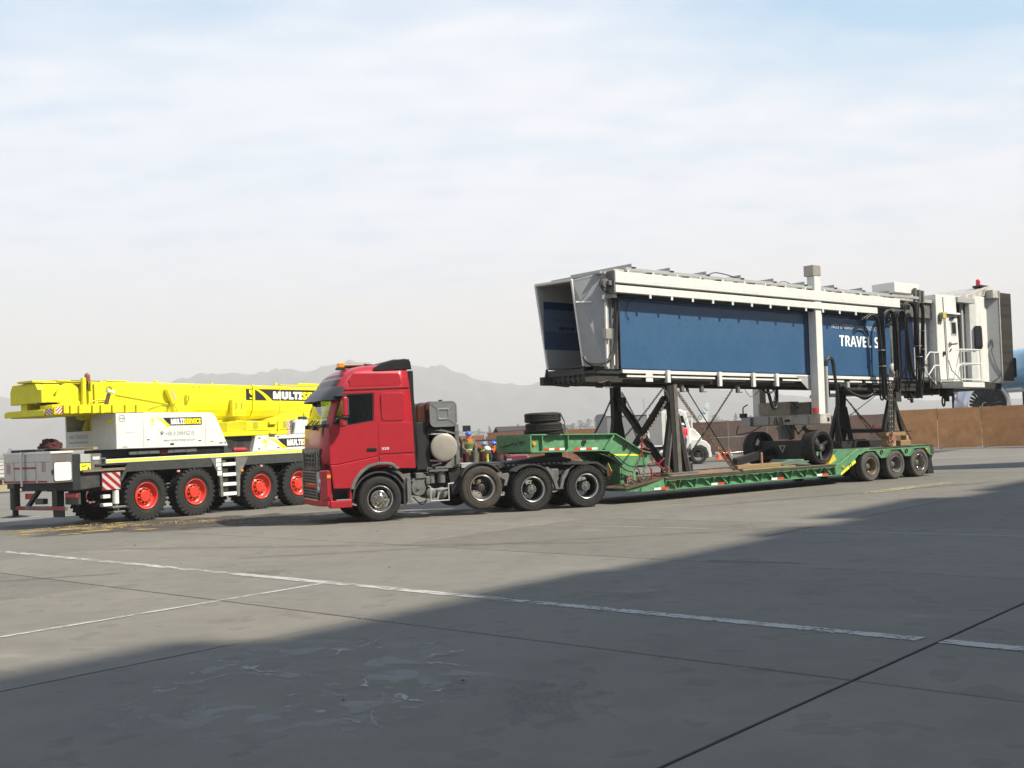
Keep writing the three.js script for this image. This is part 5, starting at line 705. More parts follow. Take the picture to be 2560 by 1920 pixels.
// ---------- yellow and white mobile crane ----------
const hazard = (w, h, n, dir = 1) => print(1, 1, () => {}, .45).map && (() => { const m = new THREE.MeshStandardMaterial({ roughness: .45 }); m.map = canvasMap(256, 256, (x) => { x.fillStyle = '#e4e0da'; x.fillRect(0, 0, 256, 256); x.fillStyle = '#b81f2c'; for (let i = -n; i < 2 * n; i++) { const s = 256 / n; x.beginPath(); x.moveTo(i * 2 * s * .5 + (dir > 0 ? 0 : 256), 0); x.lineTo(i * s + s * .5 + (dir > 0 ? 0 : 256), 0); x.lineTo(i * s + s * .5 + dir * 256 + (dir > 0 ? 0 : 256), 256); x.lineTo(i * s + dir * 256 + (dir > 0 ? 0 : 256), 256); x.fill(); } }); return m; })();
const hazardMat = hazard(1, 1, 2), hazardMat2 = hazard(1, 1, 2, -1);
function firmLogo(x, w, h, board) {                            // dark band, white and yellow heavy capitals, yellow jib with a hook
  x.clearRect(0, 0, w, h); const k = h / 200;
  x.fillStyle = '#2a2724'; if (board) x.fillRect(0, 20 * k, w, 140 * k); else { x.beginPath(); x.moveTo(270 * k, 26 * k); x.lineTo(w, 26 * k); x.lineTo(w, 160 * k); x.lineTo(400 * k, 160 * k); x.fill(); }
  x.fillStyle = '#f4e21c'; x.beginPath(); x.moveTo(90 * k, 6 * k); x.quadraticCurveTo(250 * k, 12 * k, 420 * k, 165 * k); x.lineTo(350 * k, 190 * k); x.quadraticCurveTo(260 * k, 60 * k, 90 * k, 6 * k); x.fill();
  x.fillStyle = board ? '#f4e21c' : '#e8cf2a'; x.fillRect(50 * k, 30 * k, 56 * k, 44 * k); x.lineWidth = 15 * k; x.strokeStyle = x.fillStyle; x.beginPath(); x.arc(80 * k, 112 * k, 26 * k, -1.5, 2.6); x.stroke(); x.fillRect(70 * k, 70 * k, 20 * k, 22 * k);
  x.textBaseline = 'middle'; x.font = `900 ${118 * k}px sans-serif`; x.lineWidth = 6 * k; x.lineJoin = 'round';
  const a = 420 * k, room = w - a - 16 * k, tw = x.measureText('MULTISERVICE').width, sc = room / tw; x.save(); x.translate(a, 94 * k); x.scale(sc, 1); x.strokeStyle = x.fillStyle = '#ffffff'; x.strokeText('MULTI', 0, 0); x.fillText('MULTI', 0, 0); const m = x.measureText('MULTI').width; x.strokeStyle = x.fillStyle = '#f4e21c'; x.strokeText('SERVICE', m, 0); x.fillText('SERVICE', m, 0); x.restore();
}
const cut = (w, h, draw, rough = .45) => { const m = new THREE.MeshStandardMaterial({ roughness: rough, alphaTest: .5 }); m.map = canvasMap(w, h, draw); return m; };
{
  const t = thing('mobile_crane', 'yellow and white mobile crane with red wheel hubs behind the red truck', 'crane', CRANE);
  // carrier
  part(t, 'carrier_frame', mt.craneDeep, [X(-2.0, 9.0, .95, 1.58, -.75, .75, .02), X(-2.2, -1.96, .95, 1.9, -1.1, 1.33, .02), X(-1.96, -.7, 1.0, 1.6, -1.0, 1.1, .02)]);
  part(t, 'carrier_deck', mt.craneGrey, [X(-1.5, 8.8, 1.56, 1.60, -1.33, 1.32)]);
  for (const s of [1, -1]) {
    part(t, 'side_skirt', mt.craneGrey, [PR([[-.72, 1.10], [-.56, 1.35], [2.30, 1.345], [2.30, 1.60], [-.50, 1.60], [-.62, 1.45], [-.80, 1.12]], s > 0 ? 1.26 : -1.33, s > 0 ? 1.33 : -1.26, .008), PR([[3.5, 1.335], [3.6, 1.60], [8.8, 1.60], [8.8, 1.325]], s > 0 ? 1.26 : -1.33, s > 0 ? 1.33 : -1.26, .008)]);
    part(t, 'edge_strip', mt.white, [X(-1.2, 8.8, 1.603, 1.715, s * 1.28, s * 1.345, .005)]); part(t, 'reflective_stripe', mt.yellowMark, [X(-1.18, 8.8, 1.625, 1.695, s * 1.346, s * 1.35)]);
    part(t, 'ladder_plate', mt.frameGrey, [PR([[2.23, 1.60], [2.64, 1.60], [2.66, .46], [2.57, .46], [2.55, 1.0]], s > 0 ? 1.30 : -1.34, s > 0 ? 1.34 : -1.30, .006)]);
    part(t, 'ladder_plate', mt.frameGrey, [PR([[3.14, 1.60], [3.62, 1.58], [3.30, 1.05], [3.26, .44], [3.16, .44]], s > 0 ? 1.30 : -1.34, s > 0 ? 1.34 : -1.30, .006)]);
    for (const y of [1.39, 1.09, .81, .53]) part(t, 'ladder_step', mt.white, [X(2.66, 3.15, y - .05, y + .05, s * 1.14, s * 1.335, .008)]);
    for (const y of [1.22, .93, .66]) part(t, 'ladder_riser', mt.frameGrey, [X(2.66, 2.98, y - .06, y + .05, s * 1.08, s * 1.16)]);
    for (const x of [2.0, 3.05, 5.0]) part(t, 'side_lamp', x === 3.05 ? mt.orange : M([.55, .30, .22], .4), [B(.10, .06, .03, x === 3.05 ? 3.36 : x - .9, x === 3.05 ? 1.18 : 1.28, s * 1.345, .012)]);
  }
  const sticker = (c, x0, x1, y0, y1) => part(t, 'sticker', M(c, .5), [X(x0, x1, y0, y1, 1.341, 1.345)]);
  sticker([.75, .75, .72], 2.42, 2.60, 1.46, 1.57); sticker([.75, .75, .72], 2.42, 2.60, 1.34, 1.44); sticker([.75, .75, .72], 2.47, 2.60, 1.24, 1.32); sticker([.70, .72, .62], 2.46, 2.62, 1.08, 1.21); part(t, 'sticker', mt.yellowMark, [X(2.70, 2.92, 1.46, 1.51, 1.15, 1.17)]);
  part(t, 'deck_rail', mt.white, [X(-.34, 1.9, 1.80, 1.89, 1.10, 1.18, .03)]); part(t, 'rail_holder', mt.redDark, [X(.62, .88, 1.78, 1.90, 1.175, 1.19)]);
  part(t, 'rail_hole', mt.black, [-.1, .25, 1.1, 1.5].map((x) => C([x, 1.845, 1.178], [x, 1.845, 1.184], .02, 8)));
  // rear tool box
  const bx = part(t, 'tool_box', mt.alu, [X(-2.80, -2.19, 1.18, 1.95, -.9, 1.33, .012)]);
  part(bx, 'box_lid', mt.white, [X(-2.82, -2.17, 1.93, 1.985, -.92, 1.35, .008)]);
  const rrx = (x0, x1, y0, y1, r) => { const p = []; for (const [cx, cy, a0] of [[x1 - r, y1 - r, 0], [x0 + r, y1 - r, 1], [x0 + r, y0 + r, 2], [x1 - r, y0 + r, 3]]) for (let i = 0; i <= 4; i++) { const a = (a0 + i / 4) * Math.PI / 2; p.push([cx + r * Math.cos(a), cy + r * Math.sin(a)]); } return p; };
  part(bx, 'box_door', mt.white, [PR(rrx(-2.72, -2.23, 1.225, 1.70, .05), 1.33, 1.345, .004)]); part(bx, 'door_seal', mt.black, [PR(rrx(-2.735, -2.215, 1.21, 1.715, .055), 1.33, 1.336, 0, [rrx(-2.722, -2.228, 1.223, 1.702, .05)])]); part(bx, 'latch', mt.black, [X(-2.80, -2.74, 1.42, 1.52, 1.33, 1.37, .01)]);
  const pink = cut(128, 256, (x) => { x.clearRect(0, 0, 128, 256); x.strokeStyle = '#b3475c'; x.lineWidth = 9; const r = mulberry(3); for (let i = 0; i < 6; i++) for (let j = 0; j < 4; j++) { x.beginPath(); x.moveTo(18 + j * 24, 26 + i * 38); x.lineTo(34 + j * 22 + 6 * r(), 26 + i * 38 + 18 * (r() - .3)); x.lineTo(20 + j * 24, 44 + i * 38); x.stroke(); } });
  each(bx, 'rear_print', pink, [SH(.26, .3, (g) => g.rotateY(-Math.PI / 2).translate(-2.806, 1.56, -.66)), SH(.26, .3, (g) => g.rotateY(-Math.PI / 2).translate(-2.806, 1.60, 1.0))]);
  part(bx, 'red_strip', mt.redPaint, [X(-2.812, -2.801, 1.55, 1.60, -.38, .60)]); part(bx, 'red_strip', mt.redPaint, [X(-2.812, -2.801, 1.20, 1.245, -.38, .60)]); part(bx, 'red_strip', mt.redPaint, [X(-2.812, -2.801, 1.20, 1.245, -.88, -.42)]); part(bx, 'red_strip', mt.redPaint, [X(-2.812, -2.801, 1.20, 1.245, .72, 1.12)]);
  part(bx, 'panel_edge', mt.midGrey, [X(-2.806, -2.80, 1.25, 1.72, -.41, -.40), X(-2.806, -2.80, 1.25, 1.72, .63, .64), X(-2.806, -2.80, 1.72, 1.73, -.9, 1.3)]); part(t, 'pole', mt.white, [C([-2.86, 1.1, .05], [-2.86, 2.0, .05], .03, 8)]);
  // rear outriggers, bumper, lamps
  part(t, 'outrigger_box', mt.craneDeep, [X(-1.34, -.74, .88, 1.40, -1.3, 1.31, .02)]); part(t, 'hazard_panel', (() => { const m = hazardMat.clone(); m.color.setRGB(.62, .60, .60); return m; })(), [SH(.55, .45, (g) => g.translate(-1.04, 1.13, 1.318))]);  // stripe colour toned down to carry the shade on this panel
  part(t, 'outrigger_bar', mt.woodOld, [X(-1.9, -.62, 1.40, 1.475, 1.16, 1.34, .01)]); part(t, 'jack', mt.white, [C([-.86, .52, 1.22], [-.86, 1.34, 1.22], .085, 16)]); part(t, 'jack_label', mt.reflRed, [X(-.9, -.8, 1.18, 1.24, 1.30, 1.312)]);
  part(t, 'jack_foot', mt.frameGrey, [C([-.86, .30, 1.22], [-.86, .52, 1.22], .06, 12), X(-1.05, -.62, .40, .46, 1.05, 1.36, .02), X(-1.02, -.66, .27, .33, 1.05, 1.36, .02)]); part(t, 'bracket', mt.white, [X(-1.28, -1.06, .68, .78, 1.14, 1.28, .01)]); part(t, 'bracket', mt.white, [X(-1.28, -1.0, .46, .55, 1.1, 1.28, .02)]);
  part(t, 'valve_panel', mt.frameGrey, [X(-1.62, -1.30, 1.48, 1.88, 1.16, 1.28, .01)]); part(t, 'valve_plate', mt.white, [X(-1.57, -1.36, 1.72, 1.80, 1.281, 1.295)]); part(t, 'side_panel', mt.lightGrey, [X(-1.95, -1.64, 1.66, 1.88, 1.24, 1.32, .01)]);
  part(t, 'warning_plate', mt.yellowMark, [X(-1.95, -1.64, 1.45, 1.64, 1.27, 1.30)]); part(t, 'warning_print', mt.black, [PR([[-1.74, 1.48], [-1.67, 1.48], [-1.705, 1.55]], 1.301, 1.304), bar([-1.90, 1.56, 1.303], [-1.76, 1.58, 1.303], .02, .004)]);
  part(t, 'outrigger_arm', mt.craneGrey, [PR([[-1.95, 1.30], [-1.78, 1.46], [-1.30, 1.42], [-1.30, 1.0], [-1.95, .95]], 1.10, 1.25, .01)]);
  part(t, 'rear_bumper', mt.frameGrey, [X(-2.26, -2.18, .44, .545, -1.36, 1.06, .01)]); each(t, 'bumper_stripe', mt.redPaint, [X(-2.268, -2.261, .45, .54, -1.34, -.88), X(-2.268, -2.261, .45, .54, .42, .98), X(-2.268, -2.261, .445, .475, -.88, .42)]);
  part(t, 'tail_lamp', mt.redLamp, [X(-2.10, -2.04, .76, .86, .80, 1.33, .01)]); part(t, 'lamp_panel', mt.craneGrey, [X(-2.06, -1.98, .58, .88, .74, 1.34, .01)]); part(t, 'tail_lamp', mt.redLamp, [X(-2.10, -2.04, .72, .88, -1.1, -.7, .01)]);
  part(t, 'mud_flap', mt.black, [X(-2.2, -2.17, .26, .46, .40, .90)]); part(t, 'bumper_arm', mt.craneDeep, [X(-2.22, -2.0, .45, 1.0, .38, .62, .01)]); part(t, 'bumper_arm', mt.craneDeep, [bar([-2.15, .5, -.9], [-2.0, 1.0, -.5], .1)]);
  part(t, 'far_jack', mt.chassis, [C([-2.2, .45, -1.42], [-2.2, 1.05, -1.42], .13, 16), X(-2.35, -2.05, 1.02, 1.16, -1.55, -1.2, .01)]); part(t, 'far_jack_foot', mt.black, [C([-2.2, .27, -1.42], [-2.2, .45, -1.42], .08, 12), C([-2.2, .25, -1.42], [-2.2, .30, -1.42], .42, 20, .1)]); part(t, 'tow_hitch', mt.craneGrey, [X(-2.3, -2.15, .6, .75, -.3, .1, .02)]);
  // superstructure
  part(t, 'turntable', mt.craneDeep, [C([.9, 1.6, 0], [.9, 1.97, 0], 1.0, 36), X(-.4, 2.7, 1.75, 1.97, -.9, 1.0, .02)]); part(t, 'slew_bracket', mt.frameGrey, [X(1.6, 2.8, 1.72, 1.86, .9, 1.1, .01), bar([2.1, 1.75, 1.1], [2.9, 1.8, 1.1], .06)]);
  part(t, 'engine_cover', mt.white, [PR([[-.86, 1.97], [-.86, 2.93], [.2, 2.93], [2.30, 2.905], [2.40, 2.87], [2.50, 2.74], [2.885, 1.93]], .20, 1.34, .014), PR([[.2, 1.97], [.2, 2.93], [2.30, 2.9], [2.5, 2.74], [2.88, 1.93]], -1.04, .20), X(-.86, .2, 1.99, 2.5, -1.04, .2), X(-.86, .2, 2.5, 2.93, -1.04, -.99)]);
  part(t, 'cover_seam', mt.midGrey, [X(-.012, -.004, 1.99, 2.91, 1.338, 1.342)]); part(t, 'cover_seam', mt.midGrey, [X(2.08, 2.088, 1.97, 2.88, 1.338, 1.342)]); part(t, 'cover_vent', mt.lightGrey, [X(-.60, -.28, 2.40, 2.405, 1.34, 1.345)]);
  each(t, 'cover_latch', mt.black, [X(.10, .18, 2.18, 2.205, 1.34, 1.346), X(.86, .98, 2.02, 2.07, 1.34, 1.346), X(1.82, 1.92, 2.1, 2.125, 1.34, 1.346)]);
  part(t, 'cavity', mt.craneDeep, [X(.12, .19, 2.5, 2.93, -.99, .2)]); part(t, 'cylinder', mt.yellow, [C([-.5, 2.5, -.6], [-.3, 3.1, -.5], .12, 12), C([-.6, 2.5, -.1], [-.2, 3.2, -.1], .1, 12), X(-.5, -.2, 2.5, 3.0, -.42, -.3)]);
  const cover = cut(1024, 512, (x, w, h) => { x.clearRect(0, 0, w, h); x.save(); x.scale(.80, .80); firmLogo({ __proto__: null, ...{} } && x, 1230, 190, false); x.restore(); });
  cover.map = canvasMap(1024, 200, (x, w, h) => firmLogo(x, w, h, false)); part(t, 'firm_sign', cover, [SH(1.80, .33, (g) => g.translate(1.06, 2.66, 1.3425))]);
  part(t, 'sign_text', cut(1024, 300, (x, w, h) => { x.clearRect(0, 0, w, h); x.fillStyle = '#3b3b3b'; x.font = '112px sans-serif'; x.textBaseline = 'middle'; x.fillText('+56-2 25915215', 170, 90, 840); x.beginPath(); x.arc(80, 86, 26, 0, 7); x.fill(); x.lineWidth = 16; x.strokeStyle = '#3b3b3b'; x.beginPath(); x.arc(80, 92, 52, 3.5, 5.95); x.stroke(); x.fillStyle = '#6a6a6a'; x.font = '74px sans-serif'; x.fillText('www.multiservicegruas.com', 120, 236, 880); }), [SH(1.26, .37, (g) => g.translate(1.12, 2.26, 1.3425))]);
  part(t, 'round_badge', cut(128, 128, (x) => { x.clearRect(0, 0, 128, 128); x.strokeStyle = x.fillStyle = '#333'; x.lineWidth = 8; x.beginPath(); x.arc(64, 64, 56, 0, 7); x.stroke(); x.font = 'bold 40px sans-serif'; x.textAlign = 'center'; x.textBaseline = 'middle'; x.fillText('G-64', 64, 66, 96); }), [SH(.21, .21, (g) => g.translate(-.68, 2.79, 1.3425))]);
  part(t, 'sticker', mt.yellowMark, [X(-.872, -.863, 2.66, 2.78, .98, 1.22)]); part(t, 'rear_text', cut(512, 200, (x, w, h) => { x.clearRect(0, 0, w, h); x.fillStyle = '#4a4a48'; x.textBaseline = 'middle'; x.font = '78px sans-serif'; x.fillText('+56-2 25915215', 20, 60, 470); x.font = '50px sans-serif'; x.fillText('www.multiservicegruas.com', 20, 150, 470); }), [SH(1.02, .32, (g) => g.rotateY(-Math.PI / 2).translate(-.866, 2.28, -.42))]);
  part(t, 'cover_frame', mt.lightGrey, [X(.42, .86, 2.47, 2.475, 1.34, 1.345), X(.855, .86, 2.36, 2.475, 1.34, 1.345)]); part(t, 'small_print', mt.midGrey, [B(.10, .02, .004, 2.3, 2.07, 1.342), B(.14, .03, .004, 2.62, 2.02, 1.342), B(.05, .05, .004, 2.78, 2.02, 1.342), B(.16, .02, .004, -.6, 2.02, 1.342)]);
  // winch platform at the tail
  part(t, 'winch_platform', mt.yellow, [X(-2.58, -.3, 2.93, 3.09, -1.1, 1.2, .01), X(-2.35, .2, 2.95, 3.17, 1.10, 1.28, .01), PY([[-.3, -1.0], [.3, -1.0], [.3, 1.1], [-.3, 1.1]], 2.92, 3.0)]); each(t, 'platform_rib', mt.yellow, [-2.2, -1.95, -1.55, -1.3, -.95, -.55, -.2].map((x) => X(x, x + .10, 2.94, 3.165, 1.27, 1.34, .008)));
  part(t, 'corner_stripe', hazardMat, [SH(.32, .16, (g) => g.rotateY(-Math.PI / 2).translate(-2.586, 3.01, .95))]); part(t, 'corner_stripe', hazardMat2, [SH(.18, .17, (g) => g.translate(-2.44, 3.04, 1.208))]); part(t, 'corner_block', mt.yellow, [X(-2.56, -2.34, 2.95, 3.12, 1.1, 1.2)]);
  part(t, 'tail_plate', mt.yellow, [X(-2.62, -2.55, 2.92, 3.06, -1.12, .78, .008), X(-2.5, -1.6, 2.90, 2.94, -1.0, 1.0)]);
  part(t, 'winch_block', mt.yellow, [PX([[-.84, 3.25], [-.84, 3.60], [-.72, 3.78], [.36, 3.79], [.48, 3.62], [.66, 3.60], [.66, 3.27]], -2.6, -2.42, .01), X(-2.42, -1.9, 3.40, 3.77, -.7, .40, .02), X(-2.45, -2.0, 3.27, 3.42, .25, .68, .015)]);
  part(t, 'winch_drum', mt.craneDeep, [C([-1.75, 3.42, -.6], [-1.75, 3.42, .5], .26, 24), C([-1.75, 3.3, -.3], [-1.75, 3.3, .3], .3, 20)]); part(t, 'drum_flange', mt.yellow, [C([-1.75, 3.42, .5], [-1.75, 3.42, .56], .36, 28)]); each(t, 'winch_foot', mt.yellow, [X(-2.5, -2.1, 3.08, 3.27, -.5, -.2), X(-2.45, -2.2, 3.08, 3.2, .3, .9, .03), X(-1.6, -1.2, 3.09, 3.3, .2, .6)]);
  part(t, 'post', mt.yellow, [X(-1.42, -1.32, 3.1, 3.92, .62, .72, .01), X(-1.26, -1.2, 3.1, 3.55, .66, .74)]); part(t, 'post', mt.yellow, [X(-1.06, -.98, 3.1, 3.75, .60, .70, .01)]);
  part(t, 'beacon', M([.24, .07, .05], .25, 0, { clearcoat: .6 }), [C([-1.2, 3.82, .6], [-1.2, 3.98, .6], .085, 14, .075), new THREE.SphereGeometry(.075, 14, 6, 0, 7, 0, 1.57).translate(-1.2, 3.98, .6)]); part(t, 'beacon_stem', mt.chassis, [C([-1.2, 3.6, .6], [-1.2, 3.82, .6], .02, 6)]); part(t, 'beacon', M([.50, .16, .10], .25, 0, { clearcoat: .6 }), [new THREE.SphereGeometry(.085, 14, 7, 0, 7, 0, 1.57).translate(-2.45, 3.78, -.28)]);
  each(t, 'hydraulic_hose', M([.62, .55, .02], .5, 0, { map: grime }), [TU([[-1.3, 3.2, .75], [-1.1, 3.3, .8], [-.8, 3.28, .85], [-.7, 3.12, .85]], .025, 24), TU([[-1.25, 3.15, .8], [-1.0, 3.24, .86], [-.75, 3.2, .9], [-.6, 3.1, .9]], .02, 24)]);
  part(t, 'exhaust_pipe', M([.20, .13, .09], .5, .4, { map: dirt }), [TU([[-.85, 3.05, 1.15], [-1.02, 3.1, 1.15], [-1.0, 3.22, 1.15], [-.92, 3.46, 1.15]], .055, 20, 10)]); part(t, 'exhaust_cap', mt.white, [PR([[-1.0, 3.50], [-.98, 3.56], [-.78, 3.56], [-.80, 3.46]], 1.08, 1.24, .01)]); part(t, 'cylinder', mt.white, [C([-.98, 3.1, 1.2], [-.72, 3.1, 1.2], .04, 12)]); part(t, 'cylinder', mt.chassis, [C([-.72, 3.1, 1.2], [-.58, 3.09, 1.2], .055, 12)]);
  // boom
  const tilt = -1.06 * RAD, boom = new THREE.Group(); boom.name = 'boom'; boom.position.set(-1, 3.85, 0); boom.rotation.z = tilt; t.add(boom);
  const prof = (w, h, dy = 0) => [[-w, -.05 + dy], [-w + .04, dy], [w - .04, dy], [w, -.05 + dy], [w, -h * .55 + dy], [w * .93, -h * .72 + dy], [w * .74, -h * .88 + dy], [w * .4, -h * .97 + dy], [0, -h + dy], [-w * .4, -h * .97 + dy], [-w * .74, -h * .88 + dy], [-w * .93, -h * .72 + dy], [-w, -h * .55 + dy]];
  part(boom, 'main_section', mt.yellow, [PX(prof(.45, 1.06), 0, 9.6)]); part(boom, 'inner_section', mt.yellow, [PX(prof(.38, .92, -.07), 9.6, 10.4)]);
  part(boom, 'top_edge', mt.yellow, [X(.5, 1.15, 0, .035, .2, .44, .015), X(-1.0, .2, -.035, 0, -.45, .45), X(-1.7, .1, -.08, -.03, -.3, .42)]); part(boom, 'top_edge', mt.black, [X(-.6, .3, -.01, .002, .40, .455)]);
  part(boom, 'tail_cheek', mt.yellow, [PR([[-.02, -.02], [-.02, -.9], [1.2, -.9], [2.4, -.6], [2.4, -.58], [1.2, -.35], [.5, -.02]], .45, .475, .004)]);
  part(boom, 'collar', mt.yellow, [PX(prof(.485, 1.10, .02), 5.62, 5.70)]); part(boom, 'collar', mt.yellow, [PX(prof(.465, 1.07, .012), 6.72, 6.745)]); part(boom, 'collar', mt.yellow, [PX(prof(.49, 1.1, .02), 9.4, 9.62)]);
  const br2 = part(boom, 'side_bracket', mt.yellow, [PR([[4.72, -.46], [5.22, -.46], [5.22, -.95], [4.72, -.96]], .45, .60, .01)]); part(br2, 'slot', M([.30, .27, .01], .6), [[4.84, -.58], [5.05, -.58]].map(([x, y]) => PR([[x - .02, y + .03], [x + .04, y + .02], [x + .05, y - .10], [x + .0, y - .2], [x - .03, y - .16], [x + .0, y - .06]], .60, .604)).concat([C([4.85, -.87, .6], [4.85, -.87, .604], .03, 12), C([5.07, -.87, .6], [5.07, -.87, .604], .03, 12)]));
  part(boom, 'rail', mt.yellow, [X(6.75, 9.4, .02, .05, .34, .44), X(7.6, 9.2, .05, .12, .30, .34)]); each(boom, 'lug', mt.yellow, [B(.1, .08, .06, 2.2, .03, .3, .01), B(.1, .1, .06, 6.7, .06, .3, .01), B(.12, .2, .12, 3.15, -.42, .50, .02), B(.06, .06, .06, 4.2, .02, .3, .01)]); part(boom, 'lug_slot', M([.28, .26, .02], .6), [X(3.12, 3.17, -.5, -.36, .56, .565)]);
  part(boom, 'ring_bolt', M([.34, .32, .03], .6), [new THREE.TorusGeometry(.08, .02, 6, 16).translate(.55, -.22, .48), X(.42, .48, -.26, -.18, .45, .47)]); part(boom, 'ledge', M([.52, .48, .01], .5), [bar([.75, -.36, .48], [2.6, -.62, .48], .03, .05), bar([2.55, -.62, .48], [2.45, -.9, .48], .03, .05)]);
  part(boom, 'tilted_box', mt.yellow, [B(.22, .48, .16, 3.0 - .45, -.36, .54, .02, 0, 0, .48)]); part(boom, 'tilted_label', M([.70, .40, .22], .5), [B(.07, .30, .006, 2.58, -.36, .625, 0, 0, 0, .48)]); part(boom, 'box_strut', mt.yellow, [bar([2.66, -.6, .52], [2.9, -.92, .52], .05)]);
  const bs = cut(1536, 200, (x, w, h) => firmLogo(x, w, h, true)); part(boom, 'boom_sign', bs, [SH(3.9, .50, (g) => g.translate(7.32, -.31, .4525))]);
  part(boom, 'bolt', M([.22, .2, .02], .6), [[3.4, -.1], [3.62, -.1]].map(([x, y]) => C([x, y, .45], [x, y, .456], .022, 8)));
  part(boom, 'boom_cradle', mt.yellow, [PR([[6.15, -1.06], [7.6, -.72], [7.75, -.80], [7.8, -1.02], [7.4, -1.1]], -.2, .40, .01), X(7.75, 7.95, -1.02, -.82, .1, .46, .02)]);
  part(t, 'lift_cylinder', mt.yellow, [C([.8, 2.4, 0], [4.6, 2.80, 0], .22, 20)]); part(t, 'cradle_post', mt.craneDeep, [X(6.5, 6.8, 2.3, 2.75, -.4, .5, .02)]); part(t, 'cradle_pad', mt.lightGrey, [X(6.2, 6.5, 2.56, 2.66, .1, .6)]);
  // counterweight slabs carried on the deck
  part(t, 'counterweight', mt.yellow, [PY([[3.1, -1.2], [3.6, -1.34], [5.3, -1.34], [5.3, 1.34], [3.6, 1.34], [3.15, 1.0], [2.9, .4], [2.9, -.4]], 2.33, 2.63, .015)]); part(t, 'counterweight', mt.yellow, [PY([[2.7, -1.2], [3.4, -1.34], [5.3, -1.34], [5.3, 1.34], [3.4, 1.34], [2.75, 1.22]], 2.19, 2.325, .015)]);
  each(t, 'lifting_lug', mt.yellow, [X(4.42, 4.70, 2.50, 2.60, 1.34, 1.42, .02), X(4.45, 4.70, 2.21, 2.28, 1.34, 1.42, .02), X(4.78, 4.83, 2.33, 2.62, 1.34, 1.37), X(3.4, 3.62, 2.62, 2.66, .8, 1.1, .01)]); each(t, 'pocket', M([.42, .39, .01], .6), [X(3.85, 4.02, 2.40, 2.60, 1.335, 1.346), X(5.02, 5.14, 2.40, 2.60, 1.335, 1.346)]); part(t, 'hazard_edge', hazardMat2, [SH(.13, .27, (g) => g.translate(5.225, 2.485, 1.346))]); part(t, 'hazard_edge', hazardMat2, [SH(.10, .11, (g) => g.translate(5.24, 2.25, 1.346))]);
  // carrier engine housing and cab
  part(t, 'vent_housing', mt.craneGrey, [X(2.85, 3.95, 1.62, 2.18, -1.2, 1.18, .02)]); each(t, 'louvre', mt.craneDeep, [0, 1, 2, 3].flatMap((i) => [X(3.0, 3.28, 1.86 + i * .06, 1.89 + i * .06, 1.17, 1.19), X(3.34, 3.62, 1.86 + i * .06, 1.89 + i * .06, 1.17, 1.19)]));
  part(t, 'engine_housing', mt.white, [PR([[3.79, 1.72], [3.93, 2.185], [8.6, 2.185], [8.6, 1.72]], -1.3, 1.34, .014)]); part(t, 'housing_seam', mt.midGrey, [X(4.66, 4.666, 1.73, 2.17, 1.338, 1.342)]); part(t, 'housing_seam', mt.midGrey, [X(5.42, 5.426, 1.73, 2.17, 1.338, 1.342)]); each(t, 'housing_latch', mt.black, [[4.02, 2.10], [4.0, 1.78], [4.75, 2.12], [4.75, 1.79]].map(([x, y]) => X(x, x + .09, y, y + .025, 1.34, 1.347)));
  const hs = cut(1024, 200, (x, w, h) => firmLogo(x, w, h, false)); part(t, 'firm_sign', hs, [SH(2.6, .40, (g) => g.translate(5.38, 1.925, 1.3425))]);
  part(t, 'carrier_cab', mt.white, [PR([[5.46, 2.19], [5.54, 2.56], [5.6, 2.62], [8.2, 2.66], [8.9, 2.1], [9.0, 1.7], [9.0, 1.0], [7.4, 1.0], [7.4, 2.19]], -1.32, 1.34, .02)]); part(t, 'cab_window', mt.glassBlack, [PR([[6.6, 2.2], [6.65, 2.58], [8.1, 2.6], [8.6, 2.2]], 1.34, 1.346)]); part(t, 'cab_panel', mt.frameGrey, [PR([[5.30, 2.19], [5.30, 2.62], [5.52, 2.62], [5.44, 2.19]], .9, 1.25, .01)]);
  part(t, 'fire_extinguisher', mt.redPaint, [C([3.18, 1.79, 1.15], [3.62, 1.785, 1.15], .085, 16), new THREE.SphereGeometry(.085, 14, 10).translate(3.62, 1.785, 1.15), C([3.66, 1.785, 1.15], [3.76, 1.78, 1.15], .04, 10)]);
  // wheels
  const R = .668, tg = tyreGeo(R, .36, .42, .022, 30, 60), rimM = mt.craneRed;
  const w = wheel(mt.rubber, tg, [['rim', rimM, [LA([[.345, .15], [.372, .20], [.35, .205], [.33, .17], [.315, .09], [.25, .06], [.225, .10], [.21, .105]], 48), disc(.0, .24, .05, .03)]], ['hub', rimM, [LA([[.165, .07], [.165, .15], [.15, .17], [.0, .172]], 32)]], ['wheel_nuts', M([.62, .20, .08], .35, .3), nutsAt(10, .198, .10, .02, .045)]]);
  [.03, 1.67, 4.07, 5.6].forEach((x, i) => { setWheel(t, w, x, R, 1.14, false, i * .4); setWheel(t, w, x, R, -1.14, true, i); part(t, 'axle', mt.craneDeep, [C([x, R, -1.1], [x, R, 1.1], .13, 12)]); });
  setWheel(t, w, 8.0, R, 1.14); setWheel(t, w, 8.0, R, -1.14, true);
}
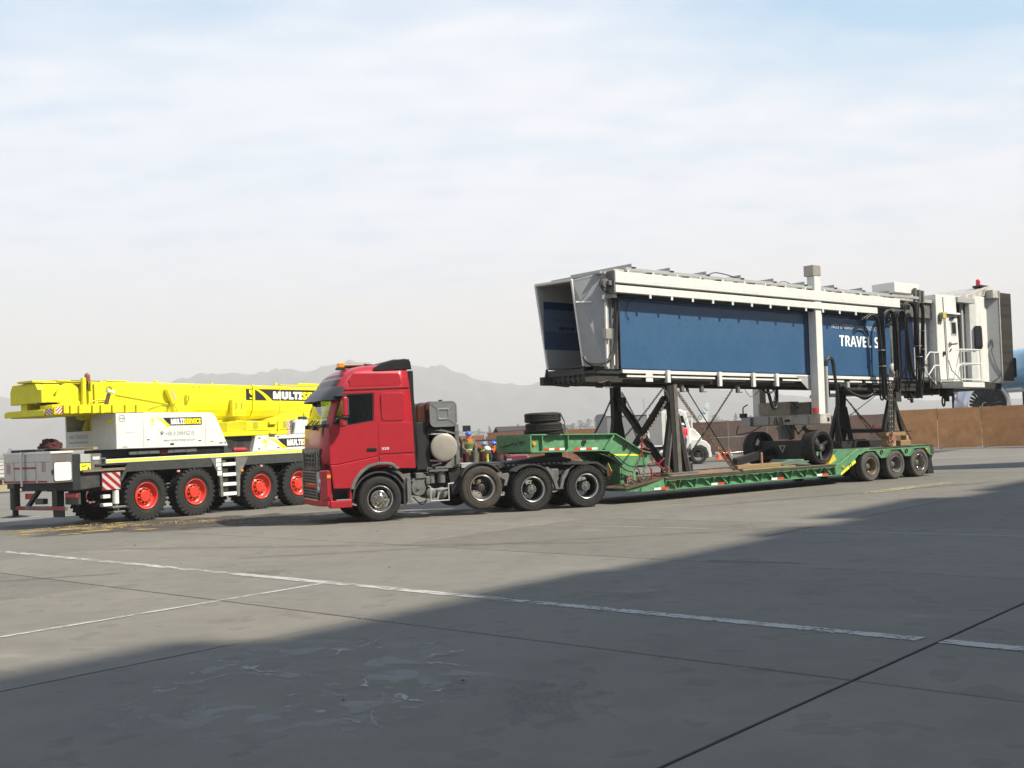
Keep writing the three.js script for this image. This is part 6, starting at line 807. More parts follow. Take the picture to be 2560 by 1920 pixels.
// things lying on the crane's tool box
single('red_tarpaulin', 'crumpled dark red tarpaulin on top of the crane tool box', 'tarpaulin', M([.085, .012, .016], .9, 0, { map: dirt }), [(() => { const g = new THREE.SphereGeometry(1, 30, 16, 0, 2 * Math.PI, 0, Math.PI / 2), p = g.attributes.position; for (let i = 0; i < p.count; i++) { const x = p.getX(i), y = p.getY(i), z = p.getZ(i), k = 1 + .35 * fbm3(x * 1.6, y * 1.6, z * 1.6 + 4, 4); p.setXYZ(i, x * .27 * k, y * .25 * k, z * .36 * k); } g.computeVertexNormals(); return g; })()], CRANE, [-2.25, 2.06, .42]);
single('wooden_board', 'weathered pale board with yellow end under the red tarpaulin', 'board', mt.woodPale, [X(-.12, .12, 0, .07, -.85, .85, .01)], { ...CRANE, th: CRANE.th + 28 }, [-1.88, 1.987, .55]);
single('wooden_board', 'dark plank lying across the rear of the crane tool box', 'board', mt.black, [X(-.13, .13, 0, .07, -.6, .6, .01)], CRANE, [-2.62, 1.987, -.02]);
// ---------- supports, timbers and lashings on the trailer ----------
const darkSteel = M([.016, .0155, .015], .7, 0, { map: dirt }), worn2 = M([.17, .165, .155], .7, .1, { map: dirt });
{
  const t = thing('support_frame', 'front black steel frame with crossed braces under the blue tunnel', 'support frame', TRAILER, [-9.0, .602, 0]);
  const o = [9.0, -.602, 0], P = (x, y, z) => [x + o[0], y + o[1], z];
  part(t, 'post', darkSteel, [bar(P(-8.94, .69, 1.0), P(-8.98, 3.12, 1.0), .16, .16), bar(P(-8.98, 2.6, 1.0), P(-9.0, 3.05, 1.0), .24, .14)]); part(t, 'post_face', worn2, [bar(P(-8.80, .69, 1.02), P(-8.84, 3.13, 1.02), .13, .15)]);
  part(t, 'strut', darkSteel, [bar(P(-9.33, .69, 1.0), P(-8.98, 2.25, 1.0), .13, .12)]); part(t, 'strut', darkSteel, [bar(P(-8.47, .69, 1.0), P(-8.76, 2.25, 1.0), .14, .12)]); part(t, 'strut_edge', worn2, [bar(P(-8.39, .69, 1.06), P(-8.72, 2.25, 1.06), .035, .02)]); part(t, 'strut_edge', worn2, [bar(P(-9.24, .69, 1.065), P(-8.93, 2.2, 1.065), .05, .02)]);
  part(t, 'base_plate', worn2, [X(-9.45 + o[0], -8.30 + o[0], .0, .09, .7, 1.3, .01)]);
  part(t, 'far_post', darkSteel, [bar(P(-9.15, .69, -1.0), P(-9.15, 3.1, -1.0), .28, .16)]); part(t, 'far_strut', darkSteel, [bar(P(-9.5, .69, -1.0), P(-9.22, 2.2, -1.0), .14)]); part(t, 'far_strut', darkSteel, [bar(P(-8.8, .69, -1.0), P(-9.08, 2.2, -1.0), .14)]); part(t, 'base_plate', darkSteel, [X(-9.6 + o[0], -8.7 + o[0], .0, .09, -1.3, -.7)]);
  part(t, 'brace', darkSteel, [bar(P(-9.1, 2.72, .95), P(-9.15, .8, -.95), .16, .12)]); part(t, 'brace', darkSteel, [bar(P(-9.12, 2.75, -.95), P(-9.2, .8, .95), .15, .14)]); each(t, 'gusset', darkSteel, [B(.06, .4, .4, -9.15 + o[0], 2.6 - .6, -.8), B(.06, .3, .3, -9.05 + o[0], 2.55 - .6, .85)]);
  part(t, 'head_bar', darkSteel, [C(P(-9.1, 3.0, -1), P(-9.1, 3.25, -1), .05, 8), C(P(-8.9, 3.0, 1), P(-8.9, 3.2, 1), .05, 8)]);
  const u = thing('support_frame', 'rear black steel frame on wooden blocks under the bridge cabin', 'support frame', TRAILER, [.5, 1.0, 0]), p2 = (x, y, z) => [x - .5, y - 1.0, z];
  part(u, 'post', darkSteel, [bar(p2(.50, 1.45, 1.0), p2(.66, 2.96, 1.0), .16)]); part(u, 'strut', darkSteel, [bar(p2(.14, 1.45, 1.0), p2(.55, 2.5, 1.0), .11)]); part(u, 'strut', darkSteel, [bar(p2(1.12, 1.45, 1.0), p2(.74, 2.5, 1.0), .11)]); part(u, 'post_face', worn2, [bar(p2(.64, 1.46, 1.09), p2(.70, 2.3, 1.09), .10, .02)]);
  part(u, 'far_post', darkSteel, [bar(p2(.55, 1.2, -1), p2(.72, 2.98, -1), .34, .16)]); part(u, 'far_strut', darkSteel, [bar(p2(.05, 1.2, -1), p2(.5, 2.3, -1), .12)]); part(u, 'far_strut', darkSteel, [bar(p2(1.1, 1.2, -1), p2(.85, 2.3, -1), .12)]); part(u, 'far_plate', darkSteel, [PR([[.0, 1.4], [.62, 1.9], [.3, 1.2]].map(([a, b]) => [a, b - 1]), -1.05, -1.0)]);
  part(u, 'cross_bar', darkSteel, [bar(p2(.6, 1.52, -1), p2(.4, 1.50, 1), .14, .12)]); each(u, 'base_beam', darkSteel, [X(-.5, 1.0, .0, .22, -1.3, -.7, .01), X(-1.4, .6, .0, .2, -.3, .2, .01)]); part(u, 'foot_plate', darkSteel, [X(-.45, .75, .43, .455, .8, 1.25)]);
}
const timber = (label, at, w, h, d, m, ry = 0) => single('timber', label, 'timber', m, [B(w, h, d, 0, h / 2, 0, .012)], { ...TRAILER, th: TRAILER.th + ry }, at);
timber('long pale squared timber lying on the deck left of the bogie wheel', [-5.85, .655, 1.15], 1.85, .11, .2, mt.wood, 1.5);
timber('greenish flat board beneath the long pale timber', [-5.55, .604, 1.2], 2.25, .05, .32, M([.30, .33, .16], .8, 0, { map: grain }), 1);
timber('thin reddish plank beside the front support frame', [-7.8, .604, 1.2], 1.1, .06, .25, M([.42, .22, .12], .8, 0, { map: grain }), -2);
timber('wide weathered board running along the near deck edge', [-8.2, .604, 1.38], 2.6, .035, .16, mt.woodOld, 0);
timber('short black block on the deck behind the front frame', [-7.95, .62, .4], .34, .26, .3, mt.black, 3);
timber('brown block on the ramp by the chain heap', [-10.2, .52, .5], .45, .16, .3, M([.22, .13, .09], .8, 0, { map: grain }), 14);
timber('upper pale sleeper under the rear frame', [.42, 1.315, 1.12], 1.0, .12, .3, mt.wood, 1);
timber('left pale block in the lower layer under the rear frame', [.22, 1.0, 1.12], .36, .31, .3, mt.woodPale, 2);
timber('right pale block in the lower layer under the rear frame', [.86, 1.0, 1.15], .5, .17, .3, mt.wood, -3);
timber('small pale cube on the right block under the rear frame', [1.02, 1.17, 1.15], .14, .14, .2, mt.woodPale, 5);
timber('red and white painted wedge board leaning by the tow bar', [-4.6, .62, .2], .1, .42, .05, M([.45, .30, .26], .7, 0, { map: grain }), 20);
single('steel_plate', 'grey steel plate in front of the bogie wheel', 'plate', mt.frameGrey, [B(1.1, .04, .5, 0, .1, 0, .006, 0, 0, .06)], TRAILER, [-4.35, .602, 1.05]);
single('wheel_chock', 'bright yellow triangular chock behind the near bogie wheel', 'wheel chock', M([.80, .55, .03], .5, 0, { map: grime }), [PR([[-.26, 0], [.2, 0], [.16, .05], [.03, .25], [-.02, .25]], -.16, .16, .01)], TRAILER, [-2.62, .606, 1.1]);
const link = (() => { const g = new THREE.TorusGeometry(.026, .0085, 5, 9).scale(1, 1.55, 1); return g; })();
function chain(label, pts, mat, big = 1, group) {
  const P = pts.map(([p, q, r, f]) => (f ?? TRAILER).w(p, q, r)), base = P[0], curve = new THREE.CatmullRomCurve3(P.map((p) => p.clone().sub(base)), false, 'catmullrom', .3), len = curve.getLength(), n = Math.max(4, Math.round(len / (.062 * big))), list = [];
  for (let i = 0; i < n; i++) { const u = (i + .5) / n, p = curve.getPointAt(u), d = curve.getTangentAt(u), q = new THREE.Quaternion().setFromUnitVectors(V(0, 1, 0), d); list.push(link.clone().scale(big, big, big).rotateY(i % 2 ? Math.PI / 2 + .2 : .2).applyQuaternion(q).translate(p.x, p.y, p.z)); }
  return single('chain', label, 'chain', mat, list, { o: base, th: 0, pitch: 0, w: () => base.clone() }, [0, 0, 0], group);
}
const sag = (a, b, s) => [a, [(a[0] + b[0]) / 2, (a[1] + b[1]) / 2 - s, (a[2] + b[2]) / 2], b];
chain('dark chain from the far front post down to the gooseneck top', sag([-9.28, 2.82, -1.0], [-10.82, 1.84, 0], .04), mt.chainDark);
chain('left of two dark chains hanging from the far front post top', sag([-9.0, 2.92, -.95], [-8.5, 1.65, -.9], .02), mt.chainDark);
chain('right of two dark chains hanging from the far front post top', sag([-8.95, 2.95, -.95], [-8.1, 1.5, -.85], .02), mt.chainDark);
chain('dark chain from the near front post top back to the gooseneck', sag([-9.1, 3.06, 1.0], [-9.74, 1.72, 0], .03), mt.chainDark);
chain('grey chain from the near front post to the red binder on the gooseneck', sag([-9.08, 2.66, 1.0], [-10.21, 1.62, 1.2], .05), mt.chain);
chain('short grey chain hanging beside the near front post top', [[-9.2, 3.0, 1.0], [-9.14, 2.8, 1.06], [-9.02, 2.66, 1.05]], mt.chain);
chain('upper of two pale chains from the near front post to the deck edge', sag([-8.76, 2.95, 1.02], [-6.95, .60, 1.38], .06), mt.chain, 1.1);
chain('lower rusty one of the two chains from the front post to the deck edge', sag([-8.76, 2.84, 1.06], [-7.02, .57, 1.42], .05), M([.36, .24, .16], .5, .6, { map: dirt }), 1.1);
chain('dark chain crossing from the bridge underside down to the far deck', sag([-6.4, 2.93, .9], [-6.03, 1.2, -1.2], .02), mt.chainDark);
chain('rusty chain drooping from the red binder to the ramp', [[-10.3, 1.22, 1.2], [-10.5, .85, 1.15], [-10.86, .45, 1.2]], mt.chain);
chain('pale chain hanging straight down in front of the gooseneck post', [[-10.22, 1.2, 1.2], [-10.2, .9, 1.2], [-10.33, .56, 1.25]], mt.chain);
chain('rusty chain below the pink binder at the deck corner', [[-9.5, .9, 1.25], [-9.4, .74, 1.35], [-9.4, .3, 1.5]], mt.chainRust);
chain('grey chain heaped on the ramp plate', [[-10.6, .47, 1.2], [-10.45, .56, .95], [-10.3, .54, 1.15], [-10.15, .58, .9], [-10.05, .56, 1.1]], mt.chain);
chain('left silver chain hanging at the near rear post', sag([.37, 2.93, 1.15], [.03, 1.02, 1.3], .0), mt.chain, 1.35);
chain('right silver chain hanging at the near rear post', sag([.44, 2.93, 1.17], [.12, 1.04, 1.32], .0), mt.chain, 1.35);
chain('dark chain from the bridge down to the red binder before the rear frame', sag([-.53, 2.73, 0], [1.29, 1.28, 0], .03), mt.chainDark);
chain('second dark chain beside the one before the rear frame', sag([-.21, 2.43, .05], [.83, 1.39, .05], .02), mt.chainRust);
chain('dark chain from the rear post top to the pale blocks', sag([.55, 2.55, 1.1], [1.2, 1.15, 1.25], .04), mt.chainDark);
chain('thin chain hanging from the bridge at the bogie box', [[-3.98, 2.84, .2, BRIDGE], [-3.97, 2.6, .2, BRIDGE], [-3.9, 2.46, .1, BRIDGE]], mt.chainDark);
const binder = (label, at, m, rz, ry = 0) => { const t = thing('chain_binder', label, 'chain binder', TRAILER, at); const g = (l) => l.map((q) => q.rotateZ(rz)); part(t, 'barrel', m, g([C([0, -.17, 0], [0, .17, 0], .024, 10)])); part(t, 'lever', m, g([bar([0, .05, 0], [.22, -.03, .02], .03, .022), C([.2, -.022, .02], [.25, -.036, .02], .02, 8)])); part(t, 'hook', mt.chainRust, g([new THREE.TorusGeometry(.05, .015, 6, 12, 4.5).translate(0, .22, 0)])); part(t, 'hook', mt.chainRust, g([new THREE.TorusGeometry(.05, .015, 6, 12, 4.5).translate(0, -.22, 0)])); };
binder('red chain binder on the slope of the gooseneck', [-10.26, 1.42, 1.2], mt.redPaint, -.1); binder('pink red chain binder at the left foot of the front frame', [-9.75, .92, 1.28], M([.55, .03, .09], .5, 0, { map: dirt }), .95); binder('orange red binder low on the long pale chains', [-7.35, 1.05, 1.36], M([.70, .12, .03], .5, 0, { map: dirt }), .66); binder('red binder on the chains before the rear frame', [1.05, 1.5, .1], mt.redPaint, .9); binder('small red binder at the foot of the silver chains', [.1, 1.2, 1.34], mt.redPaint, 1.9); binder('reddish binder standing on the ramp by the deck front', [-9.95, .68, 1.2], M([.50, .05, .05], .5, 0, { map: dirt }), .05);
single('lashing_strap', 'dark strap from the bridge underside to the deck edge with a black ratchet', 'strap', mt.cable, [bar([0, 0, 0], [1.06, -1.75, .3], .03, .012), bar([1.06, -1.75, .3], [1.40, -2.27, .3], .10, .05), C([.0, .0, 0], [-.03, .1, 0], .04, 8)], TRAILER, [-8.28, 2.86, 1.0]);
single('lashing_strap', 'thin dark strap slanting under the tunnel before the rear frame', 'strap', mt.cable, [bar([0, 0, 0], [1.34, .6, 0], .02, .012)], TRAILER, [-.14, 2.03, 0]);

// ---------- people ----------
function field(bones, grow, res, half, cy, k = .045) {         // smooth union of tapered capsules, meshed by marching cubes
  const mc = new MarchingCubes(res, new THREE.MeshBasicMaterial(), false, false, 60000), s = mc.size, f = mc.field, h = s / 2;
  for (let z = 0; z < s; z++) for (let y = 0; y < s; y++) for (let x = 0; x < s; x++) {
    const px = (x - h) / h * half, py = (y - h) / h * half + cy, pz = (z - h) / h * half; let d = 9;
    for (const b of bones) { const [ax, ay, az, ar, bx, by, bz, r2, sx = 1] = b; const ux = bx - ax, uy = by - ay, uz = bz - az, l2 = ux * ux + uy * uy + uz * uz || 1e-9, t = clamp(((px - ax) * ux + (py - ay) * uy + (pz - az) * uz) / l2), q = Math.hypot((px - ax - ux * t) / sx, py - ay - uy * t, pz - az - uz * t) - lerp(ar, r2, t) - grow; const hh = Math.max(k - Math.abs(d - q), 0) / k; d = Math.min(d, q) - hh * hh * k * .25; }
    f[x + y * s + z * s * s] = -d;
  }
  mc.isolation = 0; mc.update(); const n = mc.count, g = new THREE.BufferGeometry();
  const p = new Float32Array(mc.positionArray.slice(0, n * 3)), q = new Float32Array(mc.normalArray.slice(0, n * 3));
  for (let i = 0; i < n; i++) { p[3 * i] *= half; p[3 * i + 1] = p[3 * i + 1] * half + cy; p[3 * i + 2] *= half; }
  g.setAttribute('position', new THREE.BufferAttribute(p, 3)); g.setAttribute('normal', new THREE.BufferAttribute(q, 3)); g.computeVertexNormals(); return g;
}
function person(label, at, face, o) {                          // faces local +z; o: lean, arms, scale, clothes
  const t = thing('person', label, 'person', spot(at[0], at[2], face), [0, at[1], 0], o.group), L = o.lean ?? .05, s = Math.sin(L), c = Math.cos(L), k = o.scale ?? 1; t.scale.setScalar(k);
  const up = (x, y, z) => [x, .93 + (y - .93) * c - z * s, (y - .93) * s + z * c], hipW = .1, st = o.step ?? .06;
  const sh = [up(-.19, 1.43, 0), up(.19, 1.43, 0)], neck = up(0, 1.5, .01), hd = up(0, 1.62, .03 + (o.nod ?? 0)), ch = up(0, 1.33, .01), wa = up(0, 1.08, 0);
  const arms = o.arms ?? [[[-.25, 1.15, .06], [-.22, .92, .16]], [[.25, 1.15, .06], [.22, .92, .16]]], ar = arms.map((a) => a.map((p) => up(...p)));
  const legs = [[[-hipW, .93, 0], [-hipW - .02, .5, .03 + st], [-hipW - .02, .09, st]], [[hipW, .93, 0], [hipW + .02, .5, .03 - st], [hipW + .02, .09, -st]]];
  const bo = (a, r1, b, r2, sx) => [...a, r1, ...b, r2, sx];
  const torso = [bo(wa, .12, ch, .145, 1.25), bo(up(0, .96, 0), .125, wa, .118, 1.22), bo(sh[0], .065, sh[1], .065), bo(ch, .13, neck, .055)];
  const armB = [0, 1].flatMap((i) => [bo(sh[i], .06, ar[i][0], .047), bo(ar[i][0], .045, ar[i][1], .033)]), legB = legs.flatMap((l) => [bo(l[0], .095, l[1], .062), bo(l[1], .058, l[2], .042)]);
  const caps = []; [0, 1].forEach((i) => { const e = v3(ar[i][0]), w = v3(ar[i][1]), d = w.clone().sub(e).normalize(), p = w.clone().addScaledVector(d, .075); const side = V(1, 0, 0).cross(d).normalize(); const out = [bo(w.toArray(), .030, p.toArray(), .036)]; for (let q = 0; q < 4; q++) { const b0 = p.clone().addScaledVector(side, (q - 1.5) * .02), b1 = b0.clone().addScaledVector(d, .045 - Math.abs(q - 1.4) * .006), b2 = b1.clone().addScaledVector(d, .03).add(V(i ? -.014 : .014, 0, 0)); out.push(bo(b0.toArray(), .010, b1.toArray(), .0095), bo(b1.toArray(), .0095, b2.toArray(), .008)); } const th = w.clone().addScaledVector(d, .04).addScaledVector(side, .032); out.push(bo(w.clone().addScaledVector(d, .02).toArray(), .016, th.toArray(), .012), bo(th.toArray(), .012, th.clone().addScaledVector(d, .035).toArray(), .009)); for (const b of out) caps.push(C(b.slice(0, 3), b.slice(4, 7), b[3], 7, b[7]), new THREE.SphereGeometry(b[7], 7, 5).translate(b[4], b[5], b[6])); });
  const head = [bo(hd, .088, [hd[0], hd[1] + .055, hd[2] - .012], .092), bo([hd[0], hd[1] - .06, hd[2] + .03], .05, [hd[0], hd[1] - .02, hd[2] + .05], .05), bo(neck, .05, hd, .052), bo([hd[0], hd[1] + .015, hd[2] + .095], .011, [hd[0], hd[1] - .02, hd[2] + .108], .015), bo([hd[0] - .09, hd[1] + .02, hd[2]], .018, [hd[0] - .095, hd[1] - .015, hd[2]], .015), bo([hd[0] + .09, hd[1] + .02, hd[2]], .018, [hd[0] + .095, hd[1] - .015, hd[2]], .015)];
  const body = part(t, 'body', mt.skin, [field([...torso, ...armB, ...legB, ...head], 0, 58, 1.02, .95), ...caps]);
  part(t, 'jacket', o.top, [field([...torso, ...armB.map((b) => { const q = b.slice(); q[4] = lerp(b[0], b[4], .97); return q; })], .016, 42, .85, 1.15, .05)]);
  part(t, 'trousers', o.legs, [field([...legB, bo([0, .93, 0], .125, [0, 1.0, 0], .125, 1.2)], .016, 38, .72, .56, .05)]);
  for (const l of legs) part(t, 'boot', mt.dark, [B(.10, .09, .27, l[2][0], .045, l[2][2] + .06, .035), C([l[2][0], .05, l[2][2]], [l[2][0], .17, l[2][2]], .058, 10)]);
  part(t, 'eye', mt.dark, [[-.034, .034].map((x) => new THREE.SphereGeometry(.0105, 8, 6).translate(hd[0] + x, hd[1] + .03, hd[2] + .082))].flat().slice(0, 1)); part(t, 'eye', mt.dark, [new THREE.SphereGeometry(.0105, 8, 6).translate(hd[0] + .034, hd[1] + .03, hd[2] + .082)]); part(t, 'mouth', M([.30, .11, .09], .6), [B(.045, .009, .012, hd[0], hd[1] - .052, hd[2] + .088)]); part(t, 'hair', mt.dark, [new THREE.SphereGeometry(.1, 14, 8, 0, 7, .5, 1.25).scale(1, .9, 1).translate(hd[0], hd[1] + .045, hd[2] - .022)]);
  const hel = new THREE.SphereGeometry(.132, 22, 10, 0, 2 * Math.PI, 0, Math.PI / 2).scale(.93, .95, 1.1); hel.rotateX(L * .6).translate(hd[0], hd[1] + .065, hd[2] - .008);
  part(t, 'helmet', o.helmet, [hel, C([hd[0], hd[1] + .06, hd[2]], [hd[0], hd[1] + .072, hd[2]], .142, 22), B(.16, .012, .1, hd[0], hd[1] + .065, hd[2] + .14, .005)]);
  if (o.vest) { part(t, 'vest', o.vest, [field(torso.slice(0, 2).concat([bo(ch, .13, up(0, 1.42, 0), .11, 1.3)]), .030, 34, .6, wa[1] + .12, .04)]); part(t, 'vest_band', mt.reflWhite, [C(up(0, 1.10, 0), up(0, 1.14, 0), .172, 24)]); }
  if (o.scarf) part(t, 'scarf', o.scarf, [new THREE.SphereGeometry(.108, 18, 10, 0, 7, 1.5, 1.2).translate(hd[0], hd[1] - .05, hd[2] - .005), PR([[-.1, .0], [.1, .0], [0, -.2]], 0, .02).translate(hd[0], hd[1] - .1, hd[2] + .1)]);
  return t;
}
const crew = 'workers behind the truck chassis';
timber('low wooden stand under the tall worker behind the chassis', [0, 0, 0], .01, .01, .01, mt.wood).position.set(-1.76, 0, -46); { const w = scene.children[scene.children.length - 1]; w.geometry = join([B(.9, .26, .7, 0, .13, 0, .01)]); w.name = 'wooden_stand'; w.userData.category = 'stand'; }
person('tall worker in brown jacket and blue helmet left of the group', [-1.76, .26, -46], 20, { lean: .1, scale: 1, top: mt.khaki, legs: mt.dark, helmet: mt.helmetBlue, scarf: mt.hiOrange, vest: M([.16, .17, .05], .8), arms: [[[-.28, 1.2, .12], [-.18, 1.1, .32]], [[.27, 1.2, .1], [.2, 1.02, .28]]] });
person('worker in lime vest bending over between the others', [-1.50, 0, -45.7], 60, { lean: .95, scale: .98, top: mt.vest, legs: mt.dark, helmet: mt.helmetWhite, arms: [[[-.22, 1.25, .25], [-.15, 1.1, .45]], [[.22, 1.25, .25], [.15, 1.1, .45]]] });
person('worker in dark jacket, lime vest and dark blue white helmet', [-1.12, 0, -46.2], -10, { lean: .28, scale: .93, top: mt.navy, legs: mt.navy, helmet: M([.10, .22, .38], .3), vest: mt.vest });
person('worker in blue helmet with a bright orange scarf', [-.81, 0, -46.3], 5, { lean: .25, scale: .93, top: mt.navy, legs: mt.jeans, helmet: mt.helmetBlue, scarf: mt.hiOrange });
person('worker in white helmet and dark red clothes beside the gooseneck', [-.60, 0, -46], 170, { lean: .2, scale: .92, top: mt.maroon, legs: mt.dark, helmet: mt.helmetWhite });
person('man in red shirt and jeans on the step of the white truck', [8.02, .40, -58.1], 196, { lean: .04, scale: .9, top: mt.redShirt, legs: mt.jeans, helmet: mt.helmetWhite, arms: [[[-.27, 1.2, .14], [-.14, 1.3, .32]], [[.27, 1.2, .14], [.14, 1.3, .32]]] });

// ---------- white box truck ----------
{
  const fr = { ...frame([8.9, 0, -59.3], 9, 1.18) }, t = thing('box_truck', 'white bonneted truck with grey box body behind the trailer', 'truck', fr);
  part(t, 'box_body', M([.27, .275, .28], .5, 0, { map: grime }), [X(-4.5, -1.75, 1.0, 2.50, -1.2, 1.2, .02), PX([[-1.2, 2.5], [-.8, 2.62], [.8, 2.62], [1.2, 2.5]], -4.5, -1.75)]); part(t, 'box_trim', mt.white, [X(-1.80, -1.62, .98, 2.62, -1.2, 1.215, .03), X(-2.5, -2.42, 1.0, 2.5, 1.2, 1.215)]); part(t, 'box_stripe', mt.redDark, [X(-4.5, -1.8, 2.46, 2.50, 1.2, 1.212)]); part(t, 'box_rib', mt.midGrey, [-4.0, -3.5, -3.0].map((x) => X(x, x + .03, 1.0, 2.46, 1.2, 1.21)).slice(0, 1)); part(t, 'sill', mt.white, [X(-4.5, -1.8, .92, 1.0, -1.1, 1.2)]);
  part(t, 'cab', mt.white, [PR([[-1.55, .75], [-1.55, 2.55], [-1.4, 2.66], [-.75, 2.68], [-.50, 2.55], [-.32, 1.80], [-.32, .75]], -1.05, 1.05, .05)]);
  part(t, 'cab_window', mt.glassBlack, [PR([[-1.02, 1.80], [-1.0, 2.36], [-.66, 2.38], [-.50, 1.80]], 1.05, 1.056)]); part(t, 'windscreen', mt.glassBlack, [B(.02, .72, 1.8, -.41, 2.17, 0, 0, 0, 0, .24)]); part(t, 'sun_visor', mt.white, [B(.22, .05, 1.9, -.45, 2.55, 0, .02, 0, 0, -.3)]);
  part(t, 'bonnet', mt.white, [PR([[-.34, .9], [-.34, 1.80], [-.12, 1.76], [.15, 1.5], [.30, 1.30], [.32, 1.0]], -.85, .85, .05), PR([[-.36, .3], [-.36, 1.02], [-.2, 1.18], [.1, 1.22], [.42, 1.08], [.62, .86], [.66, .3], [.5, .26], [.50, .5], [.40, .76], [.15, .90], [-.12, .88], [-.30, .62], [-.33, .3]], .55, 1.16, .03), PR([[-.36, .3], [-.36, 1.02], [-.2, 1.18], [.1, 1.22], [.42, 1.08], [.62, .86], [.66, .3], [.5, .26], [.50, .5], [.40, .76], [.15, .90], [-.12, .88], [-.30, .62], [-.33, .3]], -1.16, -.55, .03)]);
  part(t, 'grille', mt.midGrey, [X(.34, .40, .6, 1.2, -.5, .5)]); part(t, 'bumper', mt.lightGrey, [X(.45, .70, .28, .55, -1.1, 1.1, .04)]); part(t, 'headlight', mt.alu, [new THREE.SphereGeometry(.1, 12, 8).scale(.5, 1, 1).translate(.62, .8, .95)]); part(t, 'headlight', mt.alu, [new THREE.SphereGeometry(.1, 12, 8).scale(.5, 1, 1).translate(.62, .8, -.95)]);
  part(t, 'mirror', mt.white, [X(-.40, -.30, 1.75, 2.2, 1.2, 1.42, .03)]); part(t, 'mirror_arm', mt.black, [C([-.45, 2.3, 1.0], [-.35, 2.3, 1.4], .015, 6)]); part(t, 'mirror', mt.lightGrey, [new THREE.TorusGeometry(.08, .01, 6, 14).translate(-.1, 1.62, 1.0)]);
  part(t, 'step', mt.alu, [X(-1.2, -.42, .36, .42, .95, 1.2, .01)]); part(t, 'fuel_tank', mt.alu, [C([-2.3, .55, .75], [-1.4, .55, .75], .28, 20)]); part(t, 'frame', mt.chassis, [X(-4.5, .4, .55, .92, -.45, .45)]); part(t, 'side_guard', mt.midGrey, [X(-4.4, -2.4, .45, .55, 1.05, 1.12)]);
  part(t, 'exhaust_stack', mt.frameGrey, [C([-1.68, .9, .9], [-1.68, 3.25, .9], .06, 10)]); part(t, 'aerial', mt.chassis, [C([-2.35, 2.55, .2], [-2.35, 3.3, .2], .008, 5)]);
  const w = wheel(mt.rubber, tyreGeo(.44, .27, .27, .005, 0, 40), [['rim', mt.frameGrey, [LA([[.26, .09], [.275, .125], [.26, .13], [.24, .06]], 30), disc(.06, .25, .03, .02, 8, .2, .02)]], ['hub', mt.chassis, [C([0, 0, .03], [0, 0, .1], .08, 12), ...nutsAt(8, .12, .05, .014, .03)]]]); for (const x of [0, -3.6]) { setWheel(t, w, x, .44, 1.05); setWheel(t, w, x, .44, -1.05, true); }
}
